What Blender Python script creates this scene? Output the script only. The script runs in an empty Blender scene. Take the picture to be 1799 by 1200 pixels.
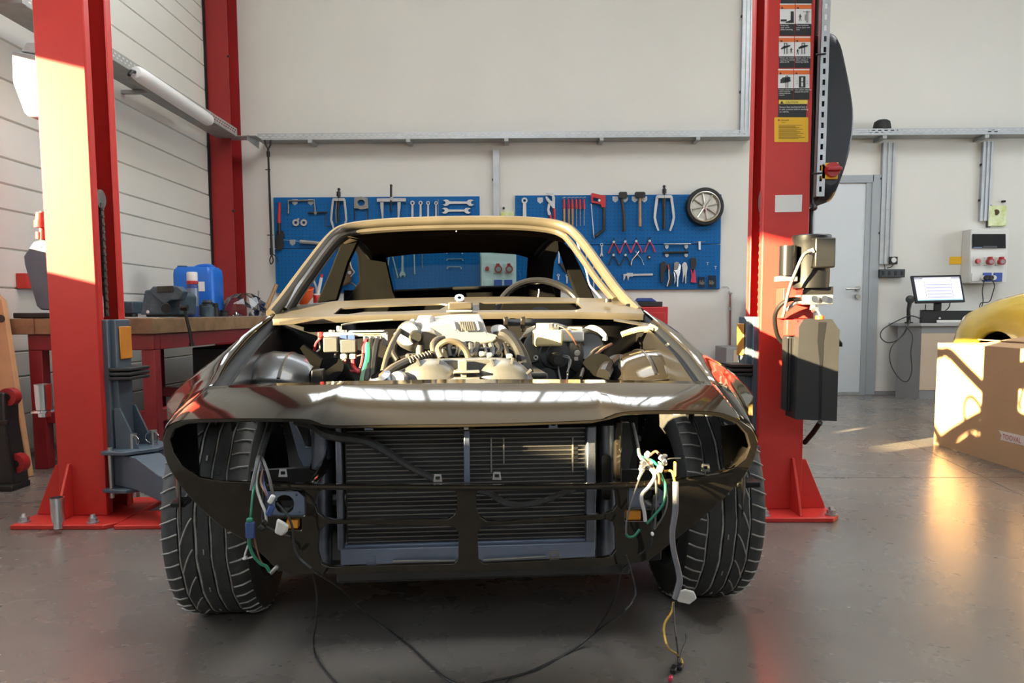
import bpy, bmesh, math, random
from mathutils import Vector, Matrix
random.seed(7)
sc = bpy.context.scene
COL = sc.collection

# ------------------------------------------------------------------ camera
CAM_H, FPX, CX, CY = 0.87, 1400.0, 899.5, 674.0
YAW, PIT, ROL = math.radians(.73), math.radians(5.06), math.radians(.25)
FW = Vector((-math.sin(YAW)*math.cos(PIT), math.cos(YAW)*math.cos(PIT), -math.sin(PIT)))
_r = Vector((math.cos(YAW), math.sin(YAW), 0)); _u = _r.cross(FW)
RT = _r*math.cos(ROL) - _u*math.sin(ROL)
UP = _u*math.cos(ROL) + _r*math.sin(ROL)
CPOS = Vector((0, 0, CAM_H))
cd = bpy.data.cameras.new('camera'); cam = bpy.data.objects.new('camera', cd); COL.objects.link(cam)
cd.sensor_width = 36; cd.lens = 36*FPX/1799; cd.shift_y = (CY-600)/1799; cd.clip_start = .02
cam.matrix_world = Matrix((( RT.x, UP.x, -FW.x, 0), (RT.y, UP.y, -FW.y, 0), (RT.z, UP.z, -FW.z, CAM_H), (0, 0, 0, 1)))
sc.camera = cam

# ------------------------------------------------------------------ world, sun, exposure
WORLD_S = 9.2
w = bpy.data.worlds.new('world'); sc.world = w; w.use_nodes = True
bg = w.node_tree.nodes['Background']; bg.inputs[0].default_value = (.86, .93, 1, 1); bg.inputs[1].default_value = WORLD_S
SUN_DIR = Vector((1, .64, -.245)).normalized()
sd = bpy.data.lights.new('sun', 'SUN'); sd.energy = 88; sd.color = (1, .78, .43); sd.angle = math.radians(.6)
so = bpy.data.objects.new('sun', sd); COL.objects.link(so); so.location = (-6, -3, 4)
so.rotation_euler = (-SUN_DIR).to_track_quat('Z', 'Y').to_euler()
sc.view_settings.view_transform = 'Standard'; sc.view_settings.look = 'None'
sc.view_settings.gamma = 1; sc.view_settings.use_curve_mapping = False
sc.view_settings.exposure = 0.0
sc.cycles.use_denoising = True
sc.cycles.max_bounces = 8; sc.cycles.diffuse_bounces = 5; sc.cycles.glossy_bounces = 4; sc.cycles.transparent_max_bounces = 12
sc.cycles.sample_clamp_indirect = 8
sc.cycles.caustics_reflective = False; sc.cycles.caustics_refractive = False

def portal(name, loc, sx, sy, direction):
    d = bpy.data.lights.new(name, 'AREA'); d.shape = 'RECTANGLE'; d.size = sx; d.size_y = sy
    d.cycles.is_portal = True
    o = bpy.data.objects.new(name, d); COL.objects.link(o); o.location = loc
    o.rotation_euler = Vector(direction).to_track_quat('-Z', 'Y').to_euler()
    return o

# ------------------------------------------------------------------ pixels to places
def ray(px, py): return FW + RT*((px-CX)/FPX) - UP*((py-CY)/FPX)
def PY(px, py, Y):
    d = ray(px, py); return CPOS + d*(Y/d.y)
def PZ(px, py, Z=0.0):
    d = ray(px, py); return CPOS + d*((Z-CAM_H)/d.z)
def PX(px, py, X):
    d = ray(px, py); return CPOS + d*(X/d.x)
CA = math.radians(5.5)
CAR_O = Vector((-.105, 1.64, 0))
CU = Vector((math.cos(CA), math.sin(CA), 0)); CV = Vector((-math.sin(CA), math.cos(CA), 0))
def CP(px, py, v):                       # pixel -> the car's own frame on its cross-plane v
    d = ray(px, py); t = (v - (CPOS-CAR_O).dot(CV))/d.dot(CV); p = CPOS + d*t - CAR_O
    return Vector((p.dot(CU), v, p.z))
def VF(u): return .30*u*u
def CF(px, py, off=0.0):                 # pixel -> the bowed front panel of the car
    v = off
    for _ in range(8):
        p = CP(px, py, v); v = off + VF(p.x)
    return CP(px, py, v)
def W2C(p):                              # world -> car frame
    q = Vector(p)-CAR_O; return Vector((q.dot(CU), q.dot(CV), q.z))

# ------------------------------------------------------------------ mesh helpers
def crs(pts, k=6, closed=False):         # Catmull-Rom through points
    P = [Vector(p) for p in pts]; n = len(P); out = []
    rng = range(n if closed else n-1)
    for i in rng:
        if closed: a, b, c, d = P[i-1], P[i], P[(i+1) % n], P[(i+2) % n]
        else: a, b, c, d = P[max(i-1, 0)], P[i], P[i+1], P[min(i+2, n-1)]
        for j in range(k):
            t = j/k
            out.append(.5*((2*b)+(c-a)*t+(2*a-5*b+4*c-d)*t*t+(3*b-a-3*c+d)*t**3))
    if not closed: out.append(P[-1].copy())
    return out

def basis(d):
    d = Vector(d).normalized(); a = Vector((0, 0, 1)) if abs(d.z) < .9 else Vector((1, 0, 0))
    x = a.cross(d).normalized(); return x, d.cross(x), d

class MB:
    def __init__(s): s.v = []; s.f = []
    def add(s, vs, fs):
        n = len(s.v); s.v += [Vector(p) for p in vs]; s.f += [[i+n for i in f] for f in fs]; return s
    def box(s, c, d, R=None):
        c = Vector(c); h = Vector(d)/2
        vs = [Vector((x*h.x, y*h.y, z*h.z)) for x in (-1, 1) for y in (-1, 1) for z in (-1, 1)]
        if R is not None: vs = [R @ p for p in vs]
        return s.add([c+p for p in vs], [(0, 1, 3, 2), (4, 6, 7, 5), (0, 4, 5, 1), (2, 3, 7, 6), (0, 2, 6, 4), (1, 5, 7, 3)])
    def bb(s, a, b):
        a = Vector(a); b = Vector(b); d = b-a
        return s.box((a+b)/2, (abs(d.x), abs(d.y), abs(d.z)))
    def cyl(s, p0, p1, r0, r1=None, n=16, caps=True):
        p0 = Vector(p0); p1 = Vector(p1); r1 = r0 if r1 is None else r1
        x, y, _ = basis(p1-p0); vs = []
        for p, r in ((p0, r0), (p1, r1)):
            vs += [p+(x*math.cos(2*math.pi*i/n)+y*math.sin(2*math.pi*i/n))*r for i in range(n)]
        fs = [(i, (i+1) % n, n+(i+1) % n, n+i) for i in range(n)]
        if caps: fs += [tuple(range(n-1, -1, -1)), tuple(range(n, 2*n))]
        return s.add(vs, fs)
    def tube(s, pts, r, n=8, k=0, closed=False, caps=True, flat=1.0):
        P = crs(pts, k, closed) if k else [Vector(p) for p in pts]
        m = len(P); rr = r if isinstance(r, (list, tuple)) else None
        x = None; vs = []
        for i in range(m):
            a = P[(i-1) % m] if closed else P[max(i-1, 0)]; b = P[(i+1) % m] if closed else P[min(i+1, m-1)]
            d = b-a
            if d.length < 1e-9: d = Vector((0, 0, 1))
            d.normalize()
            if x is None: x, y, _ = basis(d)
            else:
                x = x - d*x.dot(d)
                if x.length < 1e-6: x, y, _ = basis(d)
                x.normalize(); y = d.cross(x)
            if rr: q = i/(m-1)*(len(rr)-1); j = min(int(q), len(rr)-2); R = rr[j]+(rr[j+1]-rr[j])*(q-j)
            else: R = r
            vs += [P[i]+(x*math.cos(2*math.pi*t/n)*flat+y*math.sin(2*math.pi*t/n))*R for t in range(n)]
        fs = []
        for i in range(m if closed else m-1):
            o = i*n; o2 = ((i+1) % m)*n
            fs += [(o+t, o+(t+1) % n, o2+(t+1) % n, o2+t) for t in range(n)]
        if caps and not closed: fs += [tuple(range(n-1, -1, -1)), tuple(range((m-1)*n, m*n))]
        return s.add(vs, fs)
    def lathe(s, prof, o=(0, 0, 0), axis=(0, 0, 1), n=32, a0=0, a1=2*math.pi):
        o = Vector(o); x, y, d = basis(axis); full = abs(a1-a0-2*math.pi) < 1e-6
        m = n if full else n+1; vs = []
        for i in range(m):
            t = a0+(a1-a0)*i/n; e = x*math.cos(t)+y*math.sin(t)
            vs += [o+e*r+d*h for r, h in prof]
        k = len(prof); fs = []
        for i in range(n):
            j = (i+1) % m
            fs += [(i*k+q, j*k+q, j*k+q+1, i*k+q+1) for q in range(k-1)]
        return s.add(vs, fs)
    def slab(s, front, back):            # two matching outlines joined into a solid
        n = len(front); s.add(list(front)+list(back), [tuple(range(n)), tuple(range(2*n-1, n-1, -1))]+[(i, n+i, n+(i+1) % n, (i+1) % n) for i in range(n)])
        return s
    def prism(s, poly, d):
        P = [Vector(p) for p in poly]; d = Vector(d); return s.slab(P, [p+d for p in P])
    def grid(s, rows, wrap=False):
        n = len(rows[0]); vs = [p for r in rows for p in r]; fs = []
        for i in range(len(rows)-1):
            for j in range(n if wrap else n-1):
                k = (j+1) % n; fs.append((i*n+j, i*n+k, (i+1)*n+k, (i+1)*n+j))
        return s.add(vs, fs)
    def plate(s, outer, holes, fn, back):  # outline with holes, fn maps 2D to 3D, back offset vector
        bm = bmesh.new(); loops = []
        for L in [outer]+list(holes):
            vs = [bm.verts.new((p[0], p[1], 0)) for p in L]
            for i in range(len(vs)): bm.edges.new((vs[i], vs[(i+1) % len(vs)]))
            loops.append(vs)
        bm.verts.index_update()
        bmesh.ops.triangle_fill(bm, use_beauty=True, use_dissolve=False, edges=bm.edges[:])
        bm.verts.ensure_lookup_table(); bm.verts.index_update()
        n = len(bm.verts); fr = [fn(v.co.x, v.co.y) for v in bm.verts]; back = Vector(back)
        fs = [[v.index for v in f.verts] for f in bm.faces]
        bk = [[i+n for i in reversed(f)] for f in fs]; rim = []
        for L in loops:
            for i in range(len(L)):
                a, b = L[i].index, L[(i+1) % len(L)].index; rim.append((a, b, b+n, a+n))
        bm.free()
        return s.add(fr+[p+back for p in fr], fs+bk+rim)
    def obj(s, name, mat, parent=None, bev=0, smooth=35, local=False, seg=2, solid=0):
        me = bpy.data.meshes.new(name); me.from_pydata([tuple(p) for p in s.v], [], s.f); me.validate()
        bm = bmesh.new(); bm.from_mesh(me); bmesh.ops.recalc_face_normals(bm, faces=bm.faces[:]); bm.to_mesh(me); bm.free()
        o = bpy.data.objects.new(name, me); COL.objects.link(o); me.materials.append(M[mat] if isinstance(mat, str) else mat)
        if smooth:
            me.polygons.foreach_set('use_smooth', [True]*len(me.polygons)); me.set_sharp_from_angle(angle=math.radians(smooth))
        if parent is not None:
            o.parent = parent
            if not local: o.matrix_parent_inverse = parent_matrix(parent).inverted()
        if solid:
            m = o.modifiers.new('thickness', 'SOLIDIFY'); m.thickness = solid; m.offset = 0
        if bev:
            m = o.modifiers.new('edges', 'BEVEL'); m.width = bev; m.segments = seg; m.limit_method = 'ANGLE'; m.angle_limit = math.radians(40)
        return o

def parent_matrix(o):
    m = Matrix.LocRotScale(o.location, o.rotation_euler, o.scale)
    if o.parent is not None: m = parent_matrix(o.parent) @ o.matrix_parent_inverse @ m
    return m
def tag(o, label, cat, group=None, kind=None):
    o['label'] = label; o['category'] = cat
    if group: o['group'] = group
    if kind: o['kind'] = kind
    return o
def thing(name, label, cat, loc=(0, 0, 0), rz=0, group=None):
    o = bpy.data.objects.new(name, None); COL.objects.link(o); o.empty_display_size = .05
    o.location = loc; o.rotation_euler = (0, 0, rz)
    return tag(o, label, cat, group)
def struct(o): o['kind'] = 'structure'; return o
def copies(o, n, step, parent=None, fn=None):   # copies of one piece that share its mesh
    out = [o]
    for i in range(1, n):
        c = o.copy(); COL.objects.link(c); c.location = o.location + (fn(i) if fn else Vector(step)*i); out.append(c)
    return out
def ellipse(cx, cy, rx, ry, n=24, a0=0, a1=None):
    if a1 is None: return [(cx+rx*math.cos(2*math.pi*i/n), cy+ry*math.sin(2*math.pi*i/n)) for i in range(n)]
    return [(cx+rx*math.cos(math.radians(a0+(a1-a0)*i/n)), cy+ry*math.sin(math.radians(a0+(a1-a0)*i/n))) for i in range(n+1)]
def rrect(x0, y0, x1, y1, r, n=4):
    r = min(r, abs(x1-x0)/2, abs(y1-y0)/2); out = []
    for cx, cy, a in ((x1-r, y1-r, 0), (x0+r, y1-r, 90), (x0+r, y0+r, 180), (x1-r, y0+r, 270)):
        out += [(cx+r*math.cos(math.radians(a+90*i/n)), cy+r*math.sin(math.radians(a+90*i/n))) for i in range(n+1)]
    return out
def text_obj(name, body, mat, parent, origin, xdir, ydir, size, align='LEFT'):
    cu = bpy.data.curves.new(name, 'FONT'); cu.body = body; cu.size = size; cu.align_x = align; cu.resolution_u = 2
    tmp = bpy.data.objects.new(name, cu); COL.objects.link(tmp)
    dg = bpy.context.evaluated_depsgraph_get(); me = bpy.data.meshes.new_from_object(tmp.evaluated_get(dg))
    bpy.data.objects.remove(tmp); bpy.data.curves.remove(cu)
    x = Vector(xdir).normalized(); y = Vector(ydir).normalized(); o0 = Vector(origin)
    for v in me.vertices: v.co = o0 + x*v.co.x + y*v.co.y
    me.materials.clear(); me.materials.append(M[mat])
    o = bpy.data.objects.new(name, me); COL.objects.link(o)
    if parent is not None: o.parent = parent; o.matrix_parent_inverse = parent_matrix(parent).inverted()
    return o

# ------------------------------------------------------------------ materials
M = {}
def mat(name, col, rough=.5, metal=0, spec=.5, noise=0, nscale=12, bump=0, bscale=60, coat=0, emit=0, alpha=1, col2=None, aniso=0, trans=0):
    m = bpy.data.materials.new(name); m.use_nodes = True; nt = m.node_tree; b = nt.nodes['Principled BSDF']
    b.inputs['Base Color'].default_value = (*col, 1); b.inputs['Roughness'].default_value = rough; b.inputs['Metallic'].default_value = metal
    b.inputs['Specular IOR Level'].default_value = spec; b.inputs['Coat Weight'].default_value = coat; b.inputs['Coat Roughness'].default_value = .06
    if trans: b.inputs['Transmission Weight'].default_value = trans
    if alpha < 1: b.inputs['Alpha'].default_value = alpha
    if emit: b.inputs['Emission Color'].default_value = (*col, 1); b.inputs['Emission Strength'].default_value = emit
    if noise or bump:
        tc = nt.nodes.new('ShaderNodeTexCoord')
    if noise:
        n = nt.nodes.new('ShaderNodeTexNoise'); n.inputs['Scale'].default_value = nscale; n.inputs['Detail'].default_value = 5; n.inputs['Roughness'].default_value = .6
        nt.links.new(tc.outputs['Object'], n.inputs['Vector'])
        r = nt.nodes.new('ShaderNodeValToRGB'); r.color_ramp.elements[0].position = .3; r.color_ramp.elements[1].position = .72
        c2 = col2 or tuple(c*(1-noise) for c in col)
        r.color_ramp.elements[0].color = (*c2, 1); r.color_ramp.elements[1].color = (*col, 1)
        nt.links.new(n.outputs['Fac'], r.inputs['Fac']); nt.links.new(r.outputs['Color'], b.inputs['Base Color'])
    if bump:
        n2 = nt.nodes.new('ShaderNodeTexNoise'); n2.inputs['Scale'].default_value = bscale; n2.inputs['Detail'].default_value = 3
        nt.links.new(tc.outputs['Object'], n2.inputs['Vector'])
        bp = nt.nodes.new('ShaderNodeBump'); bp.inputs['Strength'].default_value = bump; bp.inputs['Distance'].default_value = .01
        nt.links.new(n2.outputs['Fac'], bp.inputs['Height']); nt.links.new(bp.outputs['Normal'], b.inputs['Normal'])
    M[name] = m; return m
mat('wall_paint', (.70, .68, .63), .85, noise=.05, nscale=1.2, bump=.04, bscale=160)
mat('cladding', (.70, .69, .64), .6, noise=.06, nscale=2)
mat('ceiling_paint', (.72, .72, .70), .9)
mat('red_paint', (.60, .040, .032), .38, noise=.10, nscale=6, spec=.35)
mat('red_steel', (.30, .012, .014), .45, noise=.15, nscale=5)
mat('red_bench', (.24, .010, .018), .42, noise=.2, nscale=8)
mat('blue_grey', (.085, .115, .15), .40, noise=.2, nscale=9)
mat('dark_grey', (.045, .050, .055), .5, noise=.2, nscale=9)
mat('black_rubber', (.012, .012, .013), .65, noise=.3, nscale=20)
mat('tyre_rubber', (.040, .040, .039), .62, noise=.35, nscale=25, bump=.1, bscale=120)
mat('tyre_dust', (.40, .39, .36), .9, noise=.5, nscale=40)
mat('black_plastic', (.010, .010, .011), .40, noise=.2, nscale=10)
mat('black_gloss', (.010, .010, .011), .22)
mat('tank_plastic', (.022, .022, .024), .42, noise=.3, nscale=4, bump=.06, bscale=25)
mat('capsule_plastic', (.014, .017, .026), .36, noise=.4, nscale=3, bump=.12, bscale=30)
mat('galvanised', (.52, .54, .56), .42, .85, noise=.18, nscale=14)
mat('galv_dull', (.40, .41, .40), .55, .5, noise=.2, nscale=14)
mat('chrome', (.75, .76, .78), .18, 1)
mat('steel', (.50, .50, .50), .33, .95, noise=.15, nscale=30)
mat('steel_dull', (.30, .29, .27), .5, .8, noise=.3, nscale=30)
mat('dark_steel', (.03, .029, .027), .45, .6, noise=.3, nscale=25)
mat('chain', (.22, .20, .18), .45, .8, noise=.3, nscale=60)
mat('car_paint', (.014, .0118, .0095), .07, spec=.45, noise=.16, nscale=5, coat=.15, bump=.006, bscale=9)
for _n in ('Coat Tint', 'Specular Tint'): M['car_paint'].node_tree.nodes['Principled BSDF'].inputs[_n].default_value = (1, .91, .76, 1)
mat('car_dusty_sunlit', (.060, .050, .035), .36, noise=.25, nscale=7, coat=.25)  # lighter copy of the car paint: sunlight put into the colour with the dust
mat('car_primer', (.0085, .008, .007), .5, spec=.3, noise=.3, nscale=9)
mat('car_inner', (.011, .010, .010), .32, noise=.3, nscale=6, coat=.25)
mat('interior', (.0032, .003, .0028), .9, spec=.05, noise=.35, nscale=10)
mat('relay_grey', (.06, .062, .065), .5)
mat('header_metal', (.022, .018, .015), .7, spec=.2)
mat('headliner', (.030, .023, .017), .9, spec=.08, noise=.3, nscale=8)
mat('seal', (.006, .006, .006), .6, spec=.2)
mat('sealer', (.34, .29, .17), .7, noise=.35, nscale=18, bump=.3, bscale=40)
mat('alu_cast', (.15, .147, .14), .42, .7, noise=.12, nscale=22, bump=.06, bscale=120)
mat('alu_bright', (.50, .50, .49), .34, .8, noise=.08, nscale=10)
mat('radiator_black', (.006, .006, .007), .45)
mat('radiator_fin', (.17, .16, .15), .4, .7)
mat('radiator_tank', (.20, .22, .27), .32, .85, noise=.35, nscale=22, bump=.08, bscale=80)
mat('strut_blue', (.20, .24, .33), .38, .6, noise=.2, nscale=12)
mat('reservoir', (.80, .66, .34), .45, noise=.1, nscale=9)
mat('hose', (.0065, .006, .006), .6, spec=.25, noise=.3, nscale=12)
mat('hose_tan', (.075, .06, .042), .5, noise=.3, nscale=14)
mat('cable_black', (.016, .016, .017), .5)
mat('cable_grey', (.10, .10, .10), .6)
mat('cable_green', (.010, .16, .09), .45)
mat('cable_brown', (.16, .07, .04), .5)
mat('cable_white', (.45, .44, .42), .5)
mat('cable_yellow', (.55, .33, .05), .5)
mat('cable_red', (.35, .02, .03), .5)
mat('cable_blue', (.03, .06, .20), .5)
mat('loom_tape', (.05, .05, .05), .55, noise=.4, nscale=40, bump=.3, bscale=90)
mat('grey_sleeve', (.17, .17, .19), .5, noise=.2, nscale=30)
mat('plastic_white', (.70, .69, .66), .45, noise=.06, nscale=10)
mat('plastic_grey', (.26, .26, .26), .5)
mat('amber', (.62, .25, .02), .35)
mat('orange_pad', (.62, .24, .03), .45, noise=.15, nscale=16)
mat('orange_plastic', (.75, .10, .015), .4)
mat('peg_blue', (.004, .112, .345), .42, spec=.18, noise=.10, nscale=3)
mat('peg_hole', (.003, .030, .09), .7)
mat('tool_steel', (.55, .55, .54), .35, .8, noise=.15, nscale=60)
mat('tool_dark', (.035, .032, .03), .5, .4, noise=.4, nscale=60)
mat('tool_red', (.45, .018, .02), .45)
mat('tool_pink', (.50, .03, .08), .45)
mat('tool_blue', (.02, .05, .22), .45)
mat('wood_handle', (.42, .24, .11), .55, noise=.3, nscale=20)
mat('wood_dark', (.045, .022, .014), .6, noise=.4, nscale=18)
mat('bench_wood', (.32, .19, .095), .65, noise=.55, nscale=7, bump=.15, bscale=30)
mat('bench_top', (.22, .20, .18), .6, noise=.5, nscale=6)
mat('plank_wood', (.50, .30, .15), .65, noise=.3, nscale=5)
mat('brown_plastic', (.11, .065, .032), .35, noise=.5, nscale=12)
mat('jug_blue', (.010, .14, .60), .38, noise=.08, nscale=6)
mat('vice_blue', (.050, .085, .115), .5, noise=.55, nscale=18, bump=.2, bscale=60)
mat('paper_white', (.80, .79, .76), .8)
mat('label_black', (.018, .018, .020), .5)
mat('label_orange', (.80, .16, .03), .5)
mat('label_yellow', (.85, .48, .02), .5)
mat('label_yellow_pale', (.85, .66, .10), .5)
mat('switch_red', (.40, .012, .015), .35)
mat('switch_yellow', (.80, .45, .02), .45)
mat('door_paint', (.60, .63, .65), .5, noise=.03, nscale=2)
mat('door_frame', (.33, .36, .38), .45)
mat('cardboard', (.46, .28, .15), .8, noise=.10, nscale=4, bump=.05, bscale=80)
mat('tape_white', (.66, .60, .55), .5)
mat('print_red', (.55, .06, .05), .6)
mat('car_yellow', (.78, .52, .045), .22, coat=.7, noise=.03, nscale=4)
mat('desk_grey', (.22, .22, .22), .55)
mat('desk_edge', (.38, .37, .36), .5)
mat('desk_beige', (.52, .41, .30), .6, noise=.06, nscale=3)
mat('screen', (.72, .70, .86), .3, emit=.75)
mat('screen_line', (.52, .52, .80), .3, emit=.55)
mat('screen_dark', (.20, .22, .27), .3, emit=.3)
mat('screen_teal', (.30, .60, .70), .3, emit=.5)
mat('socket_blue', (.03, .07, .33), .45)
mat('hivis', (.45, .52, .10), .4, noise=.5, nscale=14, col2=(.75, .80, .55))
mat('window_frame', (.20, .20, .20), .5)
mat('tube_diffuser', (.78, .77, .76), .35)
mat('rim_alloy', (.66, .62, .54), .3, .75, noise=.3, nscale=40)
mat('rag', (.62, .60, .56), .9, noise=.15, nscale=30, bump=.3, bscale=50)
mat('cloth_dirt', (.10, .09, .08), .9)
mat('toolbox_red', (.42, .012, .02), .35)
mat('pipe_red', (.26, .10, .09), .45)

def glass_mat(name, tint, gloss):
    m = bpy.data.materials.new(name); m.use_nodes = True; nt = m.node_tree; nt.nodes.clear()
    o = nt.nodes.new('ShaderNodeOutputMaterial'); mx = nt.nodes.new('ShaderNodeMixShader'); t = nt.nodes.new('ShaderNodeBsdfTransparent')
    g = nt.nodes.new('ShaderNodeBsdfGlossy'); t.inputs[0].default_value = (*tint, 1); g.inputs['Roughness'].default_value = .03
    fr = nt.nodes.new('ShaderNodeFresnel'); fr.inputs[0].default_value = gloss
    nt.links.new(fr.outputs[0], mx.inputs[0]); nt.links.new(t.outputs[0], mx.inputs[1]); nt.links.new(g.outputs[0], mx.inputs[2]); nt.links.new(mx.outputs[0], o.inputs[0])
    M[name] = m
glass_mat('pane', (.97, .98, .98), 1.3)
glass_mat('car_glass', (.66, .80, .80), 1.35)
glass_mat('clear_plastic', (.80, .80, .80), 1.5)

def floor_mat():
    m = bpy.data.materials.new('concrete'); m.use_nodes = True; nt = m.node_tree; b = nt.nodes['Principled BSDF']
    tc = nt.nodes.new('ShaderNodeTexCoord')
    def noise(s, d, off=0):
        n = nt.nodes.new('ShaderNodeTexNoise'); n.inputs['Scale'].default_value = s; n.inputs['Detail'].default_value = d; n.inputs['Roughness'].default_value = .62
        mp = nt.nodes.new('ShaderNodeMapping'); mp.inputs['Location'].default_value = (off, off, 0); nt.links.new(tc.outputs['Object'], mp.inputs[0]); nt.links.new(mp.outputs[0], n.inputs['Vector']); return n
    n1, n2, n3 = noise(.8, 4), noise(3.2, 4, 3), noise(60, 2, 7)
    r1 = nt.nodes.new('ShaderNodeValToRGB'); e = r1.color_ramp.elements
    e[0].position = .30; e[0].color = (.120, .107, .096, 1); e[1].position = .70; e[1].color = (.178, .160, .144, 1)
    nt.links.new(n1.outputs['Fac'], r1.inputs[0])
    mx = nt.nodes.new('ShaderNodeMixRGB'); mx.blend_type = 'MULTIPLY'; mx.inputs[0].default_value = .4
    r2 = nt.nodes.new('ShaderNodeValToRGB'); e = r2.color_ramp.elements; e[0].position = .25; e[0].color = (.84, .835, .83, 1); e[1].position = .75; e[1].color = (1.05, 1.03, 1, 1)
    nt.links.new(n2.outputs['Fac'], r2.inputs[0]); nt.links.new(r1.outputs[0], mx.inputs[1]); nt.links.new(r2.outputs[0], mx.inputs[2])
    nt.links.new(mx.outputs[0], b.inputs['Base Color'])
    rr = nt.nodes.new('ShaderNodeMapRange'); rr.inputs[1].default_value = .3; rr.inputs[2].default_value = .7; rr.inputs[3].default_value = .26; rr.inputs[4].default_value = .29
    nt.links.new(n2.outputs['Fac'], rr.inputs[0]); nt.links.new(rr.outputs[0], b.inputs['Roughness'])
    bp = nt.nodes.new('ShaderNodeBump'); bp.inputs['Strength'].default_value = .012; bp.inputs['Distance'].default_value = .01
    nt.links.new(n3.outputs['Fac'], bp.inputs['Height']); nt.links.new(bp.outputs[0], b.inputs['Normal'])
    b.inputs['Specular IOR Level'].default_value = .55
    M['concrete'] = m
floor_mat()
# ================================================================== ROOM
YB, XL, XR, YF, ZC = 8.36, -3.13, 8.2, -3.2, 5.6
struct(MB().bb((XL-.3, YF-.3, -.2), (XR+.3, YB+.3, 0)).obj('floor', 'concrete', smooth=0))
fl = bpy.data.objects['floor']
# saw-cut joints in the slab
for a, b in (((1.0, 4.15), (8.2, 4.15)), ((-3.1, 3.62), (-2.2, 3.62))):
    MB().bb((a[0], a[1]-.003, .0002), (b[0], a[1]+.003, .0008)).obj('floor_joint', 'dark_grey', fl, smooth=0)
p0, p1 = PZ(1640, 782), PZ(1799, 880)
d = (p1-p0); nrm = Vector((-d.y, d.x, 0)).normalized()*.0025
MB().prism([PZ(1560, 760)-nrm, PZ(1799, 872)-nrm, PZ(1799, 872)+nrm, PZ(1560, 760)+nrm], (0, 0, .0008)).obj('floor_joint', 'dark_grey', fl, smooth=0)
CL = (-2.6, 2.4, 4.26, 5.25)
wb = MB().bb((XL-.3, YB, 0), (XR+.3, YB+.25, CL[2])).bb((XL-.3, YB, CL[3]), (XR+.3, YB+.25, ZC)).bb((XL-.3, YB, CL[2]), (CL[0], YB+.25, CL[3])).bb((CL[1], YB, CL[2]), (XR+.3, YB+.25, CL[3]))
wb = struct(wb.obj('wall_back', 'wall_paint', smooth=0))
# clerestory strip above the picture, with its glazing bars
wc = MB()
for k in range(21):
    x = CL[0]+(CL[1]-CL[0])*k/20; q = .035 if k % 6 == 0 else .011; wc.bb((x-q, YB+.05, CL[2]), (x+q, YB+.09, CL[3]))
w3 = struct(wc.obj('window_3', 'window_frame', smooth=0))
MB().bb((CL[0], YB+.068, CL[2]), (CL[1], YB+.072, CL[3])).obj('pane', 'pane', w3, smooth=0)
portal('clerestory_portal', ((CL[0]+CL[1])/2, YB+.1, (CL[2]+CL[3])/2), CL[1]-CL[0], CL[3]-CL[2], (0, -1, 0))
RW = (1.8, 7.2, 1.4, 3.4)
wr = MB().bb((XR, YF, 0), (XR+.25, YB, RW[2])).bb((XR, YF, RW[3]), (XR+.25, YB, ZC)).bb((XR, YF, RW[2]), (XR+.25, RW[0], RW[3])).bb((XR, RW[1], RW[2]), (XR+.25, YB, RW[3]))
struct(wr.obj('wall_right', 'wall_paint', smooth=0))
wf4 = MB()
for k in range(5):
    y = RW[0]+(RW[1]-RW[0])*k/4; wf4.bb((XR+.08, y-.03, RW[2]), (XR+.14, y+.03, RW[3]))
for zz in (RW[2], (RW[2]+RW[3])/2, RW[3]): wf4.bb((XR+.08, RW[0], zz-.03), (XR+.14, RW[1], zz+.03))
w4 = struct(wf4.obj('window_4', 'window_frame', smooth=0))
MB().bb((XR+.105, RW[0], RW[2]), (XR+.11, RW[1], RW[3])).obj('pane', 'pane', w4, smooth=0)
portal('right_window_portal', (XR+.05, (RW[0]+RW[1])/2, (RW[2]+RW[3])/2), RW[1]-RW[0], RW[3]-RW[2], (-1, 0, 0))
# ceiling with two skylights
SK = [(-1.6, .6, 1.4, 5.2), (3.2, 5.4, 1.4, 5.2)]
(sx0, sx1, sy0, sy1), (tx0, tx1, _a, _b) = SK
ce = MB().bb((XL-.3, YF-.3, ZC), (XR+.3, sy0, ZC+.2)).bb((XL-.3, sy1, ZC), (XR+.3, YB+.3, ZC+.2))
ce.bb((XL-.3, sy0, ZC), (sx0, sy1, ZC+.2)).bb((sx1, sy0, ZC), (tx0, sy1, ZC+.2)).bb((tx1, sy0, ZC), (XR+.3, sy1, ZC+.2))
for x0, x1, y0, y1 in SK:          # unseen upstand kerbs, added to keep direct sun out of the skylights
    ce.bb((x0-.1, y0-.1, ZC+.2), (x0, y1+.1, ZC+.75)).bb((x1, y0-.1, ZC+.2), (x1+.1, y1+.1, ZC+.75)).bb((x0, y0-.1, ZC+.2), (x1, y0, ZC+.75)).bb((x0, y1, ZC+.2), (x1, y1+.1, ZC+.75))
struct(ce.obj('ceiling', 'ceiling_paint', smooth=0))
for i, (x0, x1, y0, y1) in enumerate(SK):
    portal('skylight_portal', ((x0+x1)/2, (y0+y1)/2, ZC+.02), x1-x0, y1-y0, (0, 0, -1))
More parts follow.
